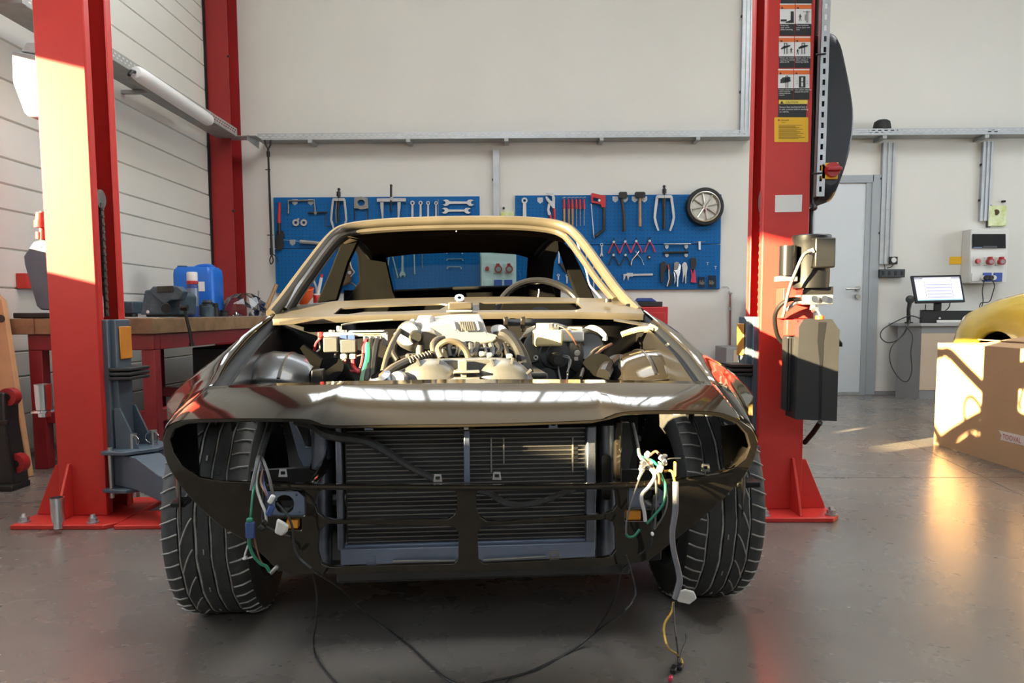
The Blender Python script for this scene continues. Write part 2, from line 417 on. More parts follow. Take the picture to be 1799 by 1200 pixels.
# left wall: block wall, glazed openings beside the camera, profiled door panels further in
LW = (-.75, 2.95, 1.33, 2.245)
wl = MB().bb((XL-.2, YF, 0), (XL, YB, LW[2])).bb((XL-.2, YF, LW[3]), (XL, 3.98, ZC)).bb((XL-.2, 4.30, LW[3]), (XL, YB, ZC)).bb((XL-.2, 3.98, 2.42), (XL, 4.30, ZC)).bb((XL-.2, YF, LW[2]), (XL, LW[0], LW[3])).bb((XL-.2, LW[1], LW[2]), (XL, 3.98, LW[3])).bb((XL-.2, 4.30, LW[2]), (XL, YB, LW[3]))
wlo = struct(wl.obj('wall_left', 'cladding', smooth=0))
wf = MB()
for z in (LW[2], LW[3]): wf.bb((XL-.12, LW[0], z-.02), (XL-.06, LW[1], z+.02)).bb((XL-.12, 3.98, min(z, 2.0)+(.42 if z > 2 else 0)-.02), (XL-.06, 4.30, min(z, 2.0)+(.42 if z > 2 else 0)+.02))
for y in (LW[0], LW[1], 3.98, 4.30): wf.bb((XL-.12, y-.02, LW[2]), (XL-.06, y+.02, LW[3]))
wo = struct(wf.obj('window_1', 'window_frame', smooth=0))
MB().bb((XL-.095, LW[0], LW[2]), (XL-.09, LW[1], LW[3])).obj('pane', 'pane', wo, smooth=0)
MB().bb((XL-.095, 3.98, LW[2]), (XL-.09, 4.30, 2.42)).obj('pane', 'pane', wo, smooth=0)  # narrow second opening, unseen, added to put sun on the drill press
# profiled horizontal panels (visible stretch), each one proud with a recessed joint
z = .02; hs = [.235, .235, .155, .155, .235]; i = 0; cache = {}
while z < ZC-.25:
    h = hs[i % 5]; i += 1
    if h not in cache:
        m = MB(); e = .008
        m.slab([(XL, 4.3, 0), (XL+.018, 4.3, e), (XL+.020, 4.3, h-e), (XL, 4.3, h)], [(XL, YB-.33, 0), (XL+.018, YB-.33, e), (XL+.020, YB-.33, h-e), (XL, YB-.33, h)])
        o = m.obj('panel', 'cladding', wlo, smooth=0); cache[h] = o
    else:
        o = cache[h].copy(); COL.objects.link(o)
    o.location.z = z; z += h
# front wall behind the camera with a high window strip
FWN = (-2.6, 6.4, 2.5, 2.95)
wfr = MB().bb((XL-.2, YF-.2, 0), (XR+.2, YF, FWN[2])).bb((XL-.2, YF-.2, FWN[3]), (XR+.2, YF, ZC)).bb((XL-.2, YF-.2, FWN[2]), (FWN[0], YF, FWN[3])).bb((FWN[1], YF-.2, FWN[2]), (XR+.2, YF, FWN[3]))
struct(wfr.obj('wall_front', 'wall_paint', smooth=0))
wf2 = MB()
for k in range(10):
    x = FWN[0]+(FWN[1]-FWN[0])*k/9; wf2.bb((x-(.035 if k % 3 == 0 else .018), YF-.12, FWN[2]), (x+(.035 if k % 3 == 0 else .018), YF-.06, FWN[3]))
for zz in (FWN[2], FWN[3]): wf2.bb((FWN[0], YF-.12, zz-.025), (FWN[1], YF-.06, zz+.025))
w2 = struct(wf2.obj('window_2', 'window_frame', smooth=0))
MB().bb((FWN[0], YF-.095, FWN[2]), (FWN[1], YF-.09, FWN[3])).obj('pane', 'pane', w2, smooth=0)
portal('window_portal', ((FWN[0]+FWN[1])/2, YF-.05, (FWN[2]+FWN[3])/2), FWN[1]-FWN[0], FWN[3]-FWN[2], (0, 1, 0))
portal('side_window_portal', (XL-.05, (LW[0]+LW[1])/2, (LW[2]+LW[3])/2), LW[1]-LW[0], LW[3]-LW[2], (1, 0, 0))

# door in the back wall
dl, dr = PY(1428, 320, YB).x, PY(1534, 320, YB).x
dt = PY(1500, 322, YB).z
fr = MB().bb((dr-.02, YB-.03, 0), (dr+.08, YB+.02, dt+.08)).bb((dl-.08, YB-.03, 0), (dl+.02, YB+.02, dt+.08)).bb((dl, YB-.03, dt), (dr, YB+.02, dt+.08))
df = struct(fr.obj('door_1', 'door_frame', bev=.006, smooth=0))
MB().bb((dl+.02, YB-.012, .03), (dr-.075, YB+.01, dt-.01)).obj('door_leaf', 'door_paint', df, smooth=0)
MB().bb((dr-.075, YB-.02, 0), (dr-.02, YB+.01, dt)).obj('door_stop', 'door_frame', df, smooth=0)
MB().bb((dl+.02, YB-.02, .0), (dr-.075, YB+.0, .028)).obj('threshold', 'galv_dull', df, smooth=0)
hp = PY(1507, 507, YB-.03)
h = MB().cyl(hp+Vector((0, .02, 0)), hp+Vector((0, -.012, 0)), .026, n=20).cyl(hp, hp+Vector((0, -.05, 0)), .010, n=10).tube([hp+Vector((0, -.05, 0)), hp+Vector((-.05, -.052, -.002)), hp+Vector((-.14, -.05, -.004))], .010, 8)
h.obj('handle', 'steel', df)
lp = PY(1507, 521, YB-.03); MB().cyl(lp+Vector((0, .02, 0)), lp+Vector((0, -.010, 0)), .024, n=20).obj('lock_rose', 'steel', df)
# skirting strip by the door
bx = PY(1570, 690, YB).x
struct(MB().bb((dr+.08, YB-.012, 0), (bx+.25, YB+.01, .04)).obj('baseboard_back', 'plastic_grey', smooth=0))

# red steel column in the corner
c0, c1 = PY(374, 400, YB-.30), PY(411, 400, YB-.30)
zt = PY(380, 262, YB-.3).z
t = thing('steel_column', 'tall dark red steel building column in the back left corner', 'column', (c0.x, YB-.15, 0))
MB().bb((c0.x, YB-.30, 0), (c1.x, YB-.29, ZC)).bb((c0.x, YB-.29, 0), (c0.x+.012, YB-.012, ZC)).obj('front_flange', 'red_steel', t, smooth=0)
MB().bb((c0.x+.10, YB-.29, 0), (c0.x+.112, YB-.012, ZC)).obj('web', 'red_steel', t, smooth=0)
MB().bb((c0.x, YB-.012, 0), (c1.x, YB-.002, ZC)).obj('rear_flange', 'red_steel', t, smooth=0)
for pz in (1.9, 3.4): MB().cyl((c1.x-.008, YB-.30, pz), (c1.x+.012, YB-.30, pz), .012, n=8).obj('bolt', 'dark_steel', t)
t = MB().bb((XL+.03, YB-.34, 0), (c0.x-.004, YB-.04, ZC)).obj('door_seal_rail', 'black_rubber', smooth=0)
tag(t, 'black vertical rubber seal strip between left wall panels and red column', 'seal strip')

# ---- cable trays: perforated side strips + bed
def tray(name, label, a, b, width, height, side, bedmat='galv_dull', step=.045, lipmat='galvanised'):
    a = Vector(a); b = Vector(b); L = (b-a).length; d = (b-a).normalized(); w = Vector(side).normalized()*width; up = Vector((0, 0, 1))
    t = thing(name, label, 'cable tray', a)
    MB().prism([a, b, b+w, a+w], -up*.003).obj('tray_bed', bedmat, t, smooth=0)
    n = int(L/step)
    for q, nm in ((Vector((0, 0, 0)), 'side_rail'), (w, 'side_rail')):
        # rail with two rows of real slots
        rows = [(.30, .46), (.62, .78)]
        holes = []
        for k in range(n):
            for r0, r1 in rows:
                x0 = (k+.25)*step+(.5*step if r0 > .5 else 0); x1 = x0+step*.55
                if x1 < L-.01: holes.append([(x0, r0*height), (x1, r0*height), (x1, r1*height), (x0, r1*height)])
        nn = Vector(side).normalized()*(-.0015)
        MB().plate([(0, 0), (L, 0), (L, height), (0, height)], holes, lambda x, y: a+q+d*x+up*y, nn).obj(nm, lipmat, t, smooth=0)
    return t
tz = 2.615
xa = PY(455, 255, YB-.16).x; xb = PY(1322, 250, YB-.16).x
t = tray('cable_tray', 'long perforated galvanised cable tray across the back wall above the pegboards', (xa, YB-.20, tz), (xb, YB-.20, tz), .19, .062, (0, 1, 0), step=.062)
for px in (550, 720, 890, 1055, 1222):
    x = PY(px, 262, YB-.1).x; MB().bb((x-.02, YB-.22, tz-.035), (x+.02, YB-.0, tz-.004)).obj('bracket', 'galv_dull', t, smooth=0)
xc = PY(1488, 245, YB-.16).x
t = tray('cable_tray', 'perforated galvanised cable tray on the back wall right of the lift, cap lying on it', (xc-.75, YB-.20, tz+.005), (6.2, YB-.20, tz+.005), .19, .062, (0, 1, 0), step=.062)
for px in (1545, 1722):
    x = PY(px, 250, YB-.1).x; MB().bb((x-.02, YB-.22, tz-.035), (x+.02, YB-.0, tz-.004)).obj('bracket', 'galv_dull', t, smooth=0)
t = tray('cable_tray', 'perforated cable tray running along the left panelled wall under the tube light', (XL+.33, 3.5, tz), (XL+.33, YB-.36, tz), .22, .075, (-1, 0, 0), step=.055, lipmat='galv_dull')
for y in (4.55, 6.35): MB().bb((XL+.02, y-.02, tz-.03), (XL+.38, y+.02, tz-.004)).obj('bracket', 'galv_dull', t, smooth=0)
MB().bb((XL+.11, YB-.40, tz-.004), (xa+.05, YB-.2, tz)).obj('corner_plate', 'galv_dull', t, smooth=0)
MB().prism([PY(434, 236, YB-.4), PY(455, 248, YB-.2), PY(455, 262, YB-.2), PY(434, 246, YB-.4)], (.002, 0, 0)).obj('corner_fin', 'galvanised', t, smooth=0)
# tube light on the left tray
a, b = PX(238, 127, XL+.36), PX(368, 212, XL+.36)
t = thing('tube_light', 'long white sealed tube light lying along the left wall cable tray', 'light', a)
dd = (b-a).normalized(); q = (b-a).length
body = [(0, -.01), (.040, 0), (.052, .03), (.055, .08), (.055, q-.08), (.052, q-.03), (.040, q), (0, q+.01)]
MB().lathe(body, a, dd, 20).obj('diffuser', 'tube_diffuser', t)
MB().box((a+b)/2+Vector((-.045, 0, 0)), (.05, q*.97, .09)).obj('housing', 'plastic_grey', t, bev=.01, smooth=0)
cl = MB().box((0, 0, 0), (.02, .02, .008)).obj('clip', 'steel_dull', t, smooth=0)
cl.location = a+dd*.3+Vector((0, 0, .055))-a
cl.matrix_parent_inverse = Matrix()
copies(cl, 5, dd*((q-.5)/4))
MB().tube([a-dd*.01, a-dd*.06+Vector((0, 0, -.01)), a-dd*.10+Vector((0, 0, -.05))], .012, 8).obj('cable_gland', 'dark_steel', t)

# vertical cable channels
def channel(label, px0, px1, py0, py1, Y=YB-.03, dark=False):
    a = PY(px0, py0, Y); b = PY(px1, py1, Y)
    t = thing('cable_channel', label, 'cable channel', (a.x, Y, b.z))
    w_ = b.x-a.x
    m = MB().bb((a.x, Y, b.z), (b.x, YB-.001, a.z)); m.obj('back', 'galvanised', t, smooth=0)
    for k in (.12, .5, .88): MB().bb((a.x+w_*(k-.09), Y-.008, b.z), (a.x+w_*(k+.09), Y-.0005, a.z)).obj('ridge', 'galvanised', t, smooth=0)
    for zz in (.25, .7): MB().bb((a.x-.012, Y-.004, b.z+(a.z-b.z)*zz), (a.x-.001, Y+.02, b.z+(a.z-b.z)*zz+.02)).obj('clip', 'dark_steel', t, smooth=0)
    return t
channel('vertical galvanised cable channel between the two blue pegboards', 866, 878, 263, 442)
channel('vertical galvanised cable channel right of the grey door', 1551, 1566, 251, 464)
channel('vertical galvanised cable channel above the white socket cabinet', 1727, 1739, 249, 388)
channel('grey cable channel rising above the tray behind the right lift post', 1306, 1318, -60, 236)
# ================================================================== TWO-POST LIFT
def lift_post(label, x0, x1, y0, y1, s):
    """x0 outer web side, x1 open side (s=+1: opens towards +x)."""
    t = thing('lift_post', label, 'car lift', ((x0+x1)/2, (y0+y1)/2, 0))
    H = 3.3; k = .008
    col = MB()
    lo, hi = min(x0, x1), max(x0, x1)
    col.bb((lo, y0, .02), (hi, y0+k, H)).bb((lo, y1-k, .02), (hi, y1, H))
    xo = lo if s > 0 else hi-k
    col.bb((xo, y0+k, .02), (xo+k, y1-k, H))
    xi = hi-k if s > 0 else lo
    col.bb((xi, y0+k, .02), (xi+k, y0+.05, H)).bb((xi, y1-.05, .02), (xi+k, y1-k, H))
    col.obj('column', 'red_paint', t, bev=.006)
    return t
LX0, LX1, LY0, LY1 = -1.965, -1.762, 3.30, 3.53
RX0, RX1, RY0, RY1 = 1.205, 1.012, 3.40, 3.63
lp_ = lift_post('left red two-post lift column with orange door pad on its carriage', LX0, LX1, LY0, LY1, 1)
rp_ = lift_post('right red two-post lift column with warning stickers', RX0, RX1, RY0, RY1, -1)

def bolt(m, p, r=.016):
    p = Vector(p)
    m.cyl(p, p+Vector((0, 0, .006)), r*1.5, n=14).cyl(p+Vector((0, 0, .006)), p+Vector((0, 0, .022)), r*1.15, n=6).cyl(p+Vector((0, 0, .02)), p+Vector((0, 0, .036)), r*.8, r*.55, n=10)
    return m
# base plates, gussets, bolts
def base(t, x0, x1, y0, y1, out):
    """out: -1 plate reaches to the left, +1 to the right"""
    xa, xb = (x0-.12, x1+.10) if out < 0 else (x0-.10, x1+.12)
    fy = y0-.15
    MB().prism([(xa, fy, 0), (xb-.04, fy, 0), (xb, fy+.05, 0), (xb, y1+.12, 0), (xa, y1+.12, 0)], (0, 0, .02)).obj('base_plate', 'red_paint', t, bev=.004)
    ox = x0 if out < 0 else x1
    top = .235
    # gusset in the column's front plane reaching outwards, folded lip in front
    MB().prism([(ox-.001*out, y0+.02, .021), (ox+out*.11, y0+.02, .021), (ox+out*.105, y0+.02, .04), (ox+out*.022, y0+.02, top), (ox-.001*out, y0+.02, top)], (0, .012, 0)).obj('gusset', 'red_paint', t, bev=.002)
    gx = ox-out*.05
    MB().prism([(gx, y0-.001, .021), (gx, y0-.13, .021), (gx, y0-.125, .035), (gx, y0-.018, top+.01), (gx, y0-.001, top+.01)], (.011, 0, 0)).obj('gusset', 'red_paint', t, bev=.002)
    for bxp, byp in ((xa+.03, fy+.05) if out < 0 else (xb-.03, fy+.05), (xb-.10, fy+.035) if out < 0 else (xa+.10, fy+.035), (ox+out*.06, y1+.08)):
        bolt(MB(), (bxp, byp, .02)).obj('anchor_bolt', 'galvanised', t)
base(lp_, LX0, LX1, LY0, LY1, -1)
base(rp_, RX1, RX0, RY0, RY1, 1)

# lifting chains, one link as a child, repeated
def chain(t, x, y, z0, z1):
    m = MB()
    for dx in (-.016, .016): m.box((x+dx, y, 0), (.005, .020, .03))
    m.cyl((x-.022, y, -.009), (x+.022, y, -.009), .0075, n=8)
    m.box((x, y, .009), (.016, .018, .03))
    o = m.obj('chain_link', 'chain', t, smooth=0)
    o.location.z = z0+.02
    copies(o, int((z1-z0)/.032), (0, 0, .032))
cxl, cyl_ = -1.845, LY0+.11
chain(lp_, -1.80, LY0+.12, .86, 1.34)
chain(rp_, 1.055, RY0+.12, .86, 1.36)
MB().cyl((-1.83, LY0+.12, 1.36), (-1.785, LY0+.12, 1.36), .04, n=24).obj('chain_pulley', 'steel_dull', lp_)
MB().cyl((1.035, RY0+.10, 1.345), (1.085, RY0+.10, 1.345), .055, n=24).obj('chain_pulley', 'steel_dull', rp_)
MB().tube([(-1.782, LY0+.055, 3.2), (-1.782, LY0+.055, 1.0), (-1.776, LY0+.06, .9)], .006, 8).obj('safety_cable', 'cable_grey', lp_)
MB().tube([(-1.776, LY0+.06, .86), (-1.776, LY0+.06, .95)], .009, 8).obj('cable_ferrule', 'galvanised', lp_)
MB().tube([(1.03, RY0+.055, 3.2), (1.03, RY0+.055, 1.4)], .006, 8).obj('safety_cable', 'cable_grey', rp_)

# carriages with arms
def carriage(t, xin, y0, y1, s, reach):
    """xin: open edge of column, s: direction towards the car"""
    X = lambda a: xin+s*a
    def bx(m, a0, a1, ya, yb, za, zb): return m.bb((X(a0), ya, za), (X(a1), yb, zb))
    c = bx(MB(), -.03, .022, y0+.03, y0+.055, .10, .85); bx(c, .002, .045, y0+.052, y1-.052, .10, .85); bx(c, -.03, .022, y1-.055, y1-.03, .10, .85)
    co = c.obj('carriage', 'blue_grey', t, bev=.004)
    bx(MB(), .0455, .053, y0+.075, y0+.175, .68, .82).obj('door_pad', 'orange_pad', t, bev=.006)
    for i in range(3): bx(MB(), .02, .115, y0+.02, y1-.03, .595+i*.019, .609+i*.019).obj('rubber_bumper', 'black_rubber', t, bev=.004)
    # wing gussets
    for ya in (y0+.035, y1-.06):
        MB().prism([(X(.03), ya, .30), (X(.13), ya, .30), (X(.055), ya, .475), (X(.03), ya, .475)], (0, .012, 0)).obj('wing_gusset', 'blue_grey', t, bev=.002)
    for za, nm in ((.285, 'upper_arm_plate'), (.125, 'lower_arm_plate')):
        MB().prism([(X(.0), y0-.03, za), (X(.11), y0-.05, za), (X(.20), y0+.06, za), (X(.20), y1-.05, za), (X(.11), y1+.04, za), (X(0), y1+.02, za)], (0, 0, .016)).obj(nm, 'blue_grey', t, bev=.003)
    for ya in (y0-.012, y1-.0):
        MB().cyl((X(.03), ya, .10), (X(.03), ya, .315), .009, n=12).obj('lock_rod', 'steel', t)
    pins = MB()
    for k, (a, ya) in enumerate(((.10, y0+.05), (.14, y1-.08))):
        p = (X(a), ya)
        o = MB().cyl((p[0], p[1], .09), (p[0], p[1], .365), .016, n=16).obj('arm_pin', 'steel', t)
        MB().tube([(p[0]+.03*math.cos(q), p[1]-.012, .335+.026*math.sin(q)) for q in [i*math.pi/8 for i in range(16)]], .0022, 6, closed=True).obj('pull_ring', 'chrome', o)
    # arms: front arm towards the camera and under the sill, rear arm away
    for nm, (p, e) in {'front_arm': ((X(.10), y0+.05), reach[0]), 'rear_arm': ((X(.14), y1-.08), reach[1])}.items():
        a = Vector((p[0], p[1], .205)); b = Vector((e[0], e[1], .19)); d = (b-a); d.z = 0; L = d.length; d.normalize(); n = Vector((-d.y, d.x, 0)); up = Vector((0, 0, 1))
        def sec(q, hw, za, zb): c_ = a+d*q; return [Vector((c_.x, c_.y, 0))+n*hw+up*za, Vector((c_.x, c_.y, 0))-n*hw+up*za, Vector((c_.x, c_.y, 0))-n*hw+up*zb, Vector((c_.x, c_.y, 0))+n*hw+up*zb]
        m = MB().grid([sec(-.05, .06, .145, .28), sec(.10, .06, .14, .28), sec(.24, .055, .11, .22), sec(L*.62, .05, .10, .19)], wrap=True)
        m.add(sec(-.05, .06, .145, .28), [(0, 1, 2, 3)]).add(sec(L*.62, .05, .10, .19), [(3, 2, 1, 0)])
        ao = m.obj(nm, 'blue_grey', t, bev=.004)
        m = MB().grid([sec(L*.60, .038, .115, .18), sec(L, .036, .115, .175)], wrap=True); m.add(sec(L, .036, .115, .175), [(3, 2, 1, 0)]).add(sec(L*.6, .038, .115, .18), [(0, 1, 2, 3)])
        m.obj('arm_extension', 'dark_grey', ao, bev=.003)
        MB().lathe([(0, .17), (.045, .17), (.055, .18), (.055, .20), (.05, .21), (0, .21)], (b.x, b.y, 0), (0, 0, 1), 24).obj('lifting_pad', 'black_rubber', ao)
carriage(lp_, LX1, LY0, LY1, 1, ((-.98, 2.95), (-.95, 4.6)))
carriage(rp_, RX1, RY0, RY1, -1, ((.55, 3.25), (.50, 4.75)))
# red floor cover between the posts edge
MB().prism([(-1.66, 3.15, 0), (-1.25, 3.17, 0), (-1.25, 3.40, 0), (-1.66, 3.40, 0)], (0, 0, .018)).obj('floor_cover', 'red_paint', lp_, bev=.004)

# stand-by adapters (chrome cups)
def cup(label, p, h, r, ring=False):
    p = Vector(p)
    t = thing('lift_adapter', label, 'lift adapter', p)
    prof = [(0, 0), (r*.72, 0), (r*.72, h*.20), (r*.92, h*.22), (r*.98, h*.5), (r, h*.94), (r*1.04, h), (r*.82, h), (r*.78, h*.6), (0, h*.6)]
    MB().lathe(prof, p, (0, 0, 1), 28).obj('cup', 'chrome', t)
    if ring: MB().lathe([(r*1.05, h*.20), (r*1.5, h*.17), (r*1.5, h*.14), (r*1.05, h*.12)], p, (0, 0, 1), 28).obj('holder_ring', 'chrome', t)
    return t
cp = PZ(103, 928, .021); cup('chrome lift adapter cup standing on the left base plate', cp, .125, .026)
cp = PY(80, 728, LY0+.06); cup('chrome lift adapter hanging in a ring at the side of the left post', (cp.x-.004, LY0+.06, cp.z-.01), .14, .034, True)

# ---- stickers on the right post (flat prints)
Yp = RY0-.0015
def pq(px, py, dy=0): return PY(px, py, Yp-dy)
def flat(name, m, poly, parent, lift=0):
    P = [pq(x, y, lift) for x, y in poly]
    return MB().prism(P, (0, .0008, 0)).obj(name, m, parent, smooth=0)
XD = Vector((1, 0, 0)); ZD = Vector((0, 0, 1))
def sk(y, t):                       # sticker columns follow the post's edges in the picture
    return 1367.5+t*(1427.5-1367.5) + (0 if True else y)
def col_x(py): k = (py)/175.0; return 1371-k*4.6, 1398-k*4.2, 1426.5-k*5.2
panels = [(-50, 6, None, None), (6, 62, 'foot', 'care'), (64, 119, 'carA', 'carB'), (121, 175, 'van', 'plan')]
texts = {'foot': 'Keep feet\nclear of lift\nwhen lowering', 'care': 'Treat hydraulic\npower pack with\ncare', 'carA': 'Never use motor\nworking of vehicle\nwhile on lift', 'carB': 'Remain clear of lift\nwhen raising or\nlowering vehicle', 'van': 'Position vehicle with\ncentre of gravity\nmidway between\nadapters', 'plan': 'Use vehicle adapters\nmanual lift points'}
t_st = {}
for (ya, yb, A, B) in panels:
    x0, xm, x1 = col_x((ya+yb)/2)
    for side, key in ((0, A), (1, B)):
        xa, xb = (x0, xm-.6) if side == 0 else (xm+.6, x1)
        lab = {'foot': 'foot', 'care': 'person beside a power pack', 'carA': 'raised car and a person', 'carB': 'raised car, person walking', 'van': 'van', 'plan': 'car seen from above'}.get(key)
        if key is None: lab = 'lower black edge only, at the picture top, %s one' % ('left' if side == 0 else 'right')
        t = thing('warning_sticker', 'small orange and black warning sticker on the red post, pictogram: %s' % lab if key else 'black warning sticker cut off by the picture top, %s one of two' % ('left' if side == 0 else 'right'), 'sticker', pq((xa+xb)/2, yb), group='warning stickers on the right lift post')
        flat('backing', 'paper_white', [(xa, ya), (xb, ya), (xb, yb), (xa, yb)], t)
        hb = yb-ya
        if key is None:
            flat('text_field', 'label_black', [(xa, yb-22), (xb, yb-22), (xb, yb), (xa, yb)], t, .001); continue
        flat('warning_band', 'label_orange', [(xa, ya+2.5), (xb, ya+2.5), (xb, ya+9.5), (xa, ya+9.5)], t, .001)
        flat('warning_mark', 'label_black', [(xa+2, ya+9), (xa+4.2, ya+5.6), (xa+6.4, ya+9)], t, .002)
        flat('text_field', 'label_black', [(xa, yb-20), (xb, yb-20), (xb, yb), (xa, yb)], t, .001)
        o = pq(xa+1.3, yb-16.2, .003)
        text_obj('lettering', texts[key], 'paper_white', t, o, XD, ZD, .0082 if key != 'van' else .0070)
        def pg(polys):
            m = MB()
            for P in polys: m.prism([pq(xa+x, ya+10+y, .0012) for x, y in P], (0, .0006, 0))
            m.obj('pictogram', 'label_black', t, smooth=0)
        def rect(a, b, c, d): return [(a, b), (c, b), (c, d), (a, d)]
        man = lambda x, y, s=1: [ellipse(x, y-5*s, .8*s, .9*s, 8), [(x-1*s, y-4*s), (x+1.2*s, y-4*s), (x+.8*s, y), (x-.8*s, y)], [(x-.7*s, y), (x+.2*s, y), (x-1.6*s, y+5*s), (x-2.4*s, y+5*s)], [(x, y), (x+.8*s, y), (x+2.2*s, y+5*s), (x+1.4*s, y+5*s)], [(x-1*s, y-3.6*s), (x-2.8*s, y-1.4*s), (x-2.2*s, y-1*s), (x-.8*s, y-2.6*s)], [(x+1*s, y-3.6*s), (x+3*s, y-1.8*s), (x+2.6*s, y-1.2*s), (x+.8*s, y-2.8*s)]]
        if key == 'foot': pg([rect(1.5, 18, 12, 21.5), [(19, 4), (24.5, 4), (24.5, 24), (10, 24), (10, 22.8), (19, 19)]])
        if key == 'care': pg(man(8, 15, 1.1)+[rect(16.5, 9, 17.6, 20), rect(19, 3, 19.8, 23.5), rect(21, 3, 21.8, 23.5), rect(13, 4.5, 26, 5.1)])
        if key in ('carA', 'carB'):
            cx = 12 if key == 'carA' else 15; tl = 2.2 if key == 'carA' else .6
            pg([[(cx-9, 9+tl), (cx-4, 6+tl*.6), (cx+6, 5), (cx+9, 6), (cx+6, 8), (cx-8, 12+tl*.3)], rect(cx-3, 1.5, cx-1.9, 21), rect(cx+1.4, 1.5, cx+2.6, 21), rect(cx-3, 1.5, cx+2.6, 2.4)]+(man(21.5, 15, .9) if key == 'carA' else man(5, 17, .9)))
        if key == 'van': pg([[(4, 9), (8, 5), (21, 4), (22, 12), (14, 14), (4, 15)], rect(13, 2, 14.2, 23), rect(16.5, 2, 17.7, 23), rect(13, 2, 17.7, 3)])
        if key == 'plan': pg([rect(8.5, 3, 12.5, 23), rect(16, 3, 20, 23), rect(12.5, 3, 16, 5), rect(12.5, 12, 16, 13.4), rect(12.5, 21, 16, 23)]+[rect(x, y, x+2.2, y+.5) for x in (4.5, 22) for y in (11, 15)])
t = thing('caution_sticker', 'caution sticker with yellow band and white lettering on black, on the red post', 'sticker', pq(1393, 206))
flat('text_field', 'label_black', [(1368, 183), (1417, 183), (1416, 206), (1367, 206)], t)
flat('caution_band', 'label_yellow_pale', [(1369, 175.5), (1419, 175.5), (1418.5, 182.5), (1368.5, 182.5)], t)
flat('warning_mark', 'label_black', [(1370.5, 182), (1373.5, 177), (1376.5, 182)], t, .001)
text_obj('lettering', 'CAUTION', 'label_black', t, pq(1380, 181.4, .002), XD, ZD, .0115)
text_obj('lettering', 'Ensure that mechanical lock is\nin safe position before working\non vehicle.', 'paper_white', t, pq(1369.3, 189.5, .002), XD, ZD, .0094)
t = thing('instruction_sticker', 'large yellow instruction sticker with fine black print on the red post', 'sticker', pq(1391, 250))
MB().prism([pq(x, y) for x, y in rrect(1360.5, 206, 1420, 249.5, 2)], (0, .0008, 0)).obj('backing', 'label_yellow', t, smooth=0)
m = MB()
for i in range(13):
    y = 215+i*2.35
    if i in (1,): continue
    m.prism([pq(1368 if i else 1373, y, .0012), pq(1414-(i*7 % 11)*1.6 if i else 1380, y, .0012), pq(1414-(i*7 % 11)*1.6 if i else 1380, y+.55, .0012), pq(1368 if i else 1373, y+.55, .0012)], (0, .0005, 0))
m.obj('fine_print', 'label_black', t, smooth=0)
MB().prism([pq(x, y, .0012) for x, y in ellipse(1368.5, 211, 1.6, 1.8, 10)], (0, .0005, 0)).obj('mark', 'print_red', t, smooth=0)
text_obj('lettering', 'DANGER', 'label_black', t, pq(1371.5, 212.4, .002), XD, ZD, .0085)
t = MB().prism([pq(1362, 343), pq(1409.5, 342), pq(1408.5, 372), pq(1361.5, 373)], (0, .0008, 0)).obj('white_label', 'paper_white', smooth=0)
tag(t, 'blank white paper label on the red lift post below the stickers', 'label')

# ---- black capsule housing beside the post, slotted rail, rotary switch
Yc = RY0+.02
def smooth2_(pts, k): return [(p.x, p.y) for p in crs([(x, y, 0) for x, y in pts], k)]
prof = [(1436, 352), (1433, 60), (1449, 56), (1462, 58), (1472, 72), (1481, 110), (1490, 155), (1495.5, 195), (1495, 235), (1489, 272), (1479, 308), (1466, 342), (1460, 352), (1450, 356.5)]
P = [PY(x, y, Yc) for x, y in prof[:2]+smooth2_(prof[2:], 3)]; c = sum((p for p in P), Vector())/len(P)
t = thing('motor_housing', 'tall curved black plastic housing on the right lift post with red switch', 'housing', (c.x, Yc, P[0].z))
ring = lambda k, dy: [c+(p-c)*k+Vector((0, dy, 0)) for p in P]
m = MB().grid([ring(.80, -.032), ring(.91, -.028), ring(.97, -.012), ring(1, .01), ring(1, .16)], wrap=True)
m.add(ring(.80, -.032), [tuple(range(len(P)))]).add(ring(1, .16), [tuple(range(len(P)-1, -1, -1))])
m.obj('shell', 'capsule_plastic', t)
sw = PY(1459, 300, Yc-.034)
s0 = MB().prism([PY(x, y, Yc-.05) for x, y in ((1444, 286.5), (1473.5, 285), (1472, 314), (1443.5, 314.5))], (0, .016, 0)).obj('switch_plate', 'switch_yellow', t, bev=.002)
MB().cyl(sw+Vector((0, -.015, 0)), sw+Vector((0, -.035, 0)), .031, .029, n=28).obj('switch_dial', 'switch_red', s0)
MB().box(sw+Vector((0, -.045, 0)), (.056, .022, .014)).obj('switch_grip', 'switch_red', s0, bev=.003)
a0, a1 = PY(1446, -60, Yc-.05), PY(1433, 345, Yc-.05)
L = (a0-a1).length; d_ = (a0-a1).normalized(); wv = Vector((.033, 0, 0))
holes = []
for k in range(int(L/.043)):
    q = .018+k*.043; holes.append([(q, .013), (q+.022, .013), (q+.022, .024), (q, .024)])
t = thing('slotted_rail', 'slotted galvanised rail running up beside the right lift post', 'rail', a1)
MB().plate([(0, 0), (L, 0), (L, .036), (0, .036)], holes, lambda x, y: a1+d_*x+Vector((1, 0, 0))*y, (0, .003, 0)).obj('face', 'galvanised', t, smooth=0)
MB().prism([a1, a0, a0+Vector((0, .03, 0)), a1+Vector((0, .03, 0))], (.002, 0, 0)).obj('side', 'galvanised', t, smooth=0)
for k in (.10, .62): MB().tube([a1+d_*L*k+Vector((-.02, -.004, .0)), a1+d_*L*k+Vector((.02, -.006, .002))], .004, 6).obj('cable_tie', 'cable_black', t)
t = MB().tube([PY(1437, -40, Yc+.03), PY(1431, 150, Yc+.03), PY(1427, 300, Yc+.03), PY(1428, 352, Yc), PY(1432, 365, Yc-.03), PY(1425, 372, Yc), PY(1424, 420, Yc)], .010, 8, k=5).obj('power_cable', 'cable_black')
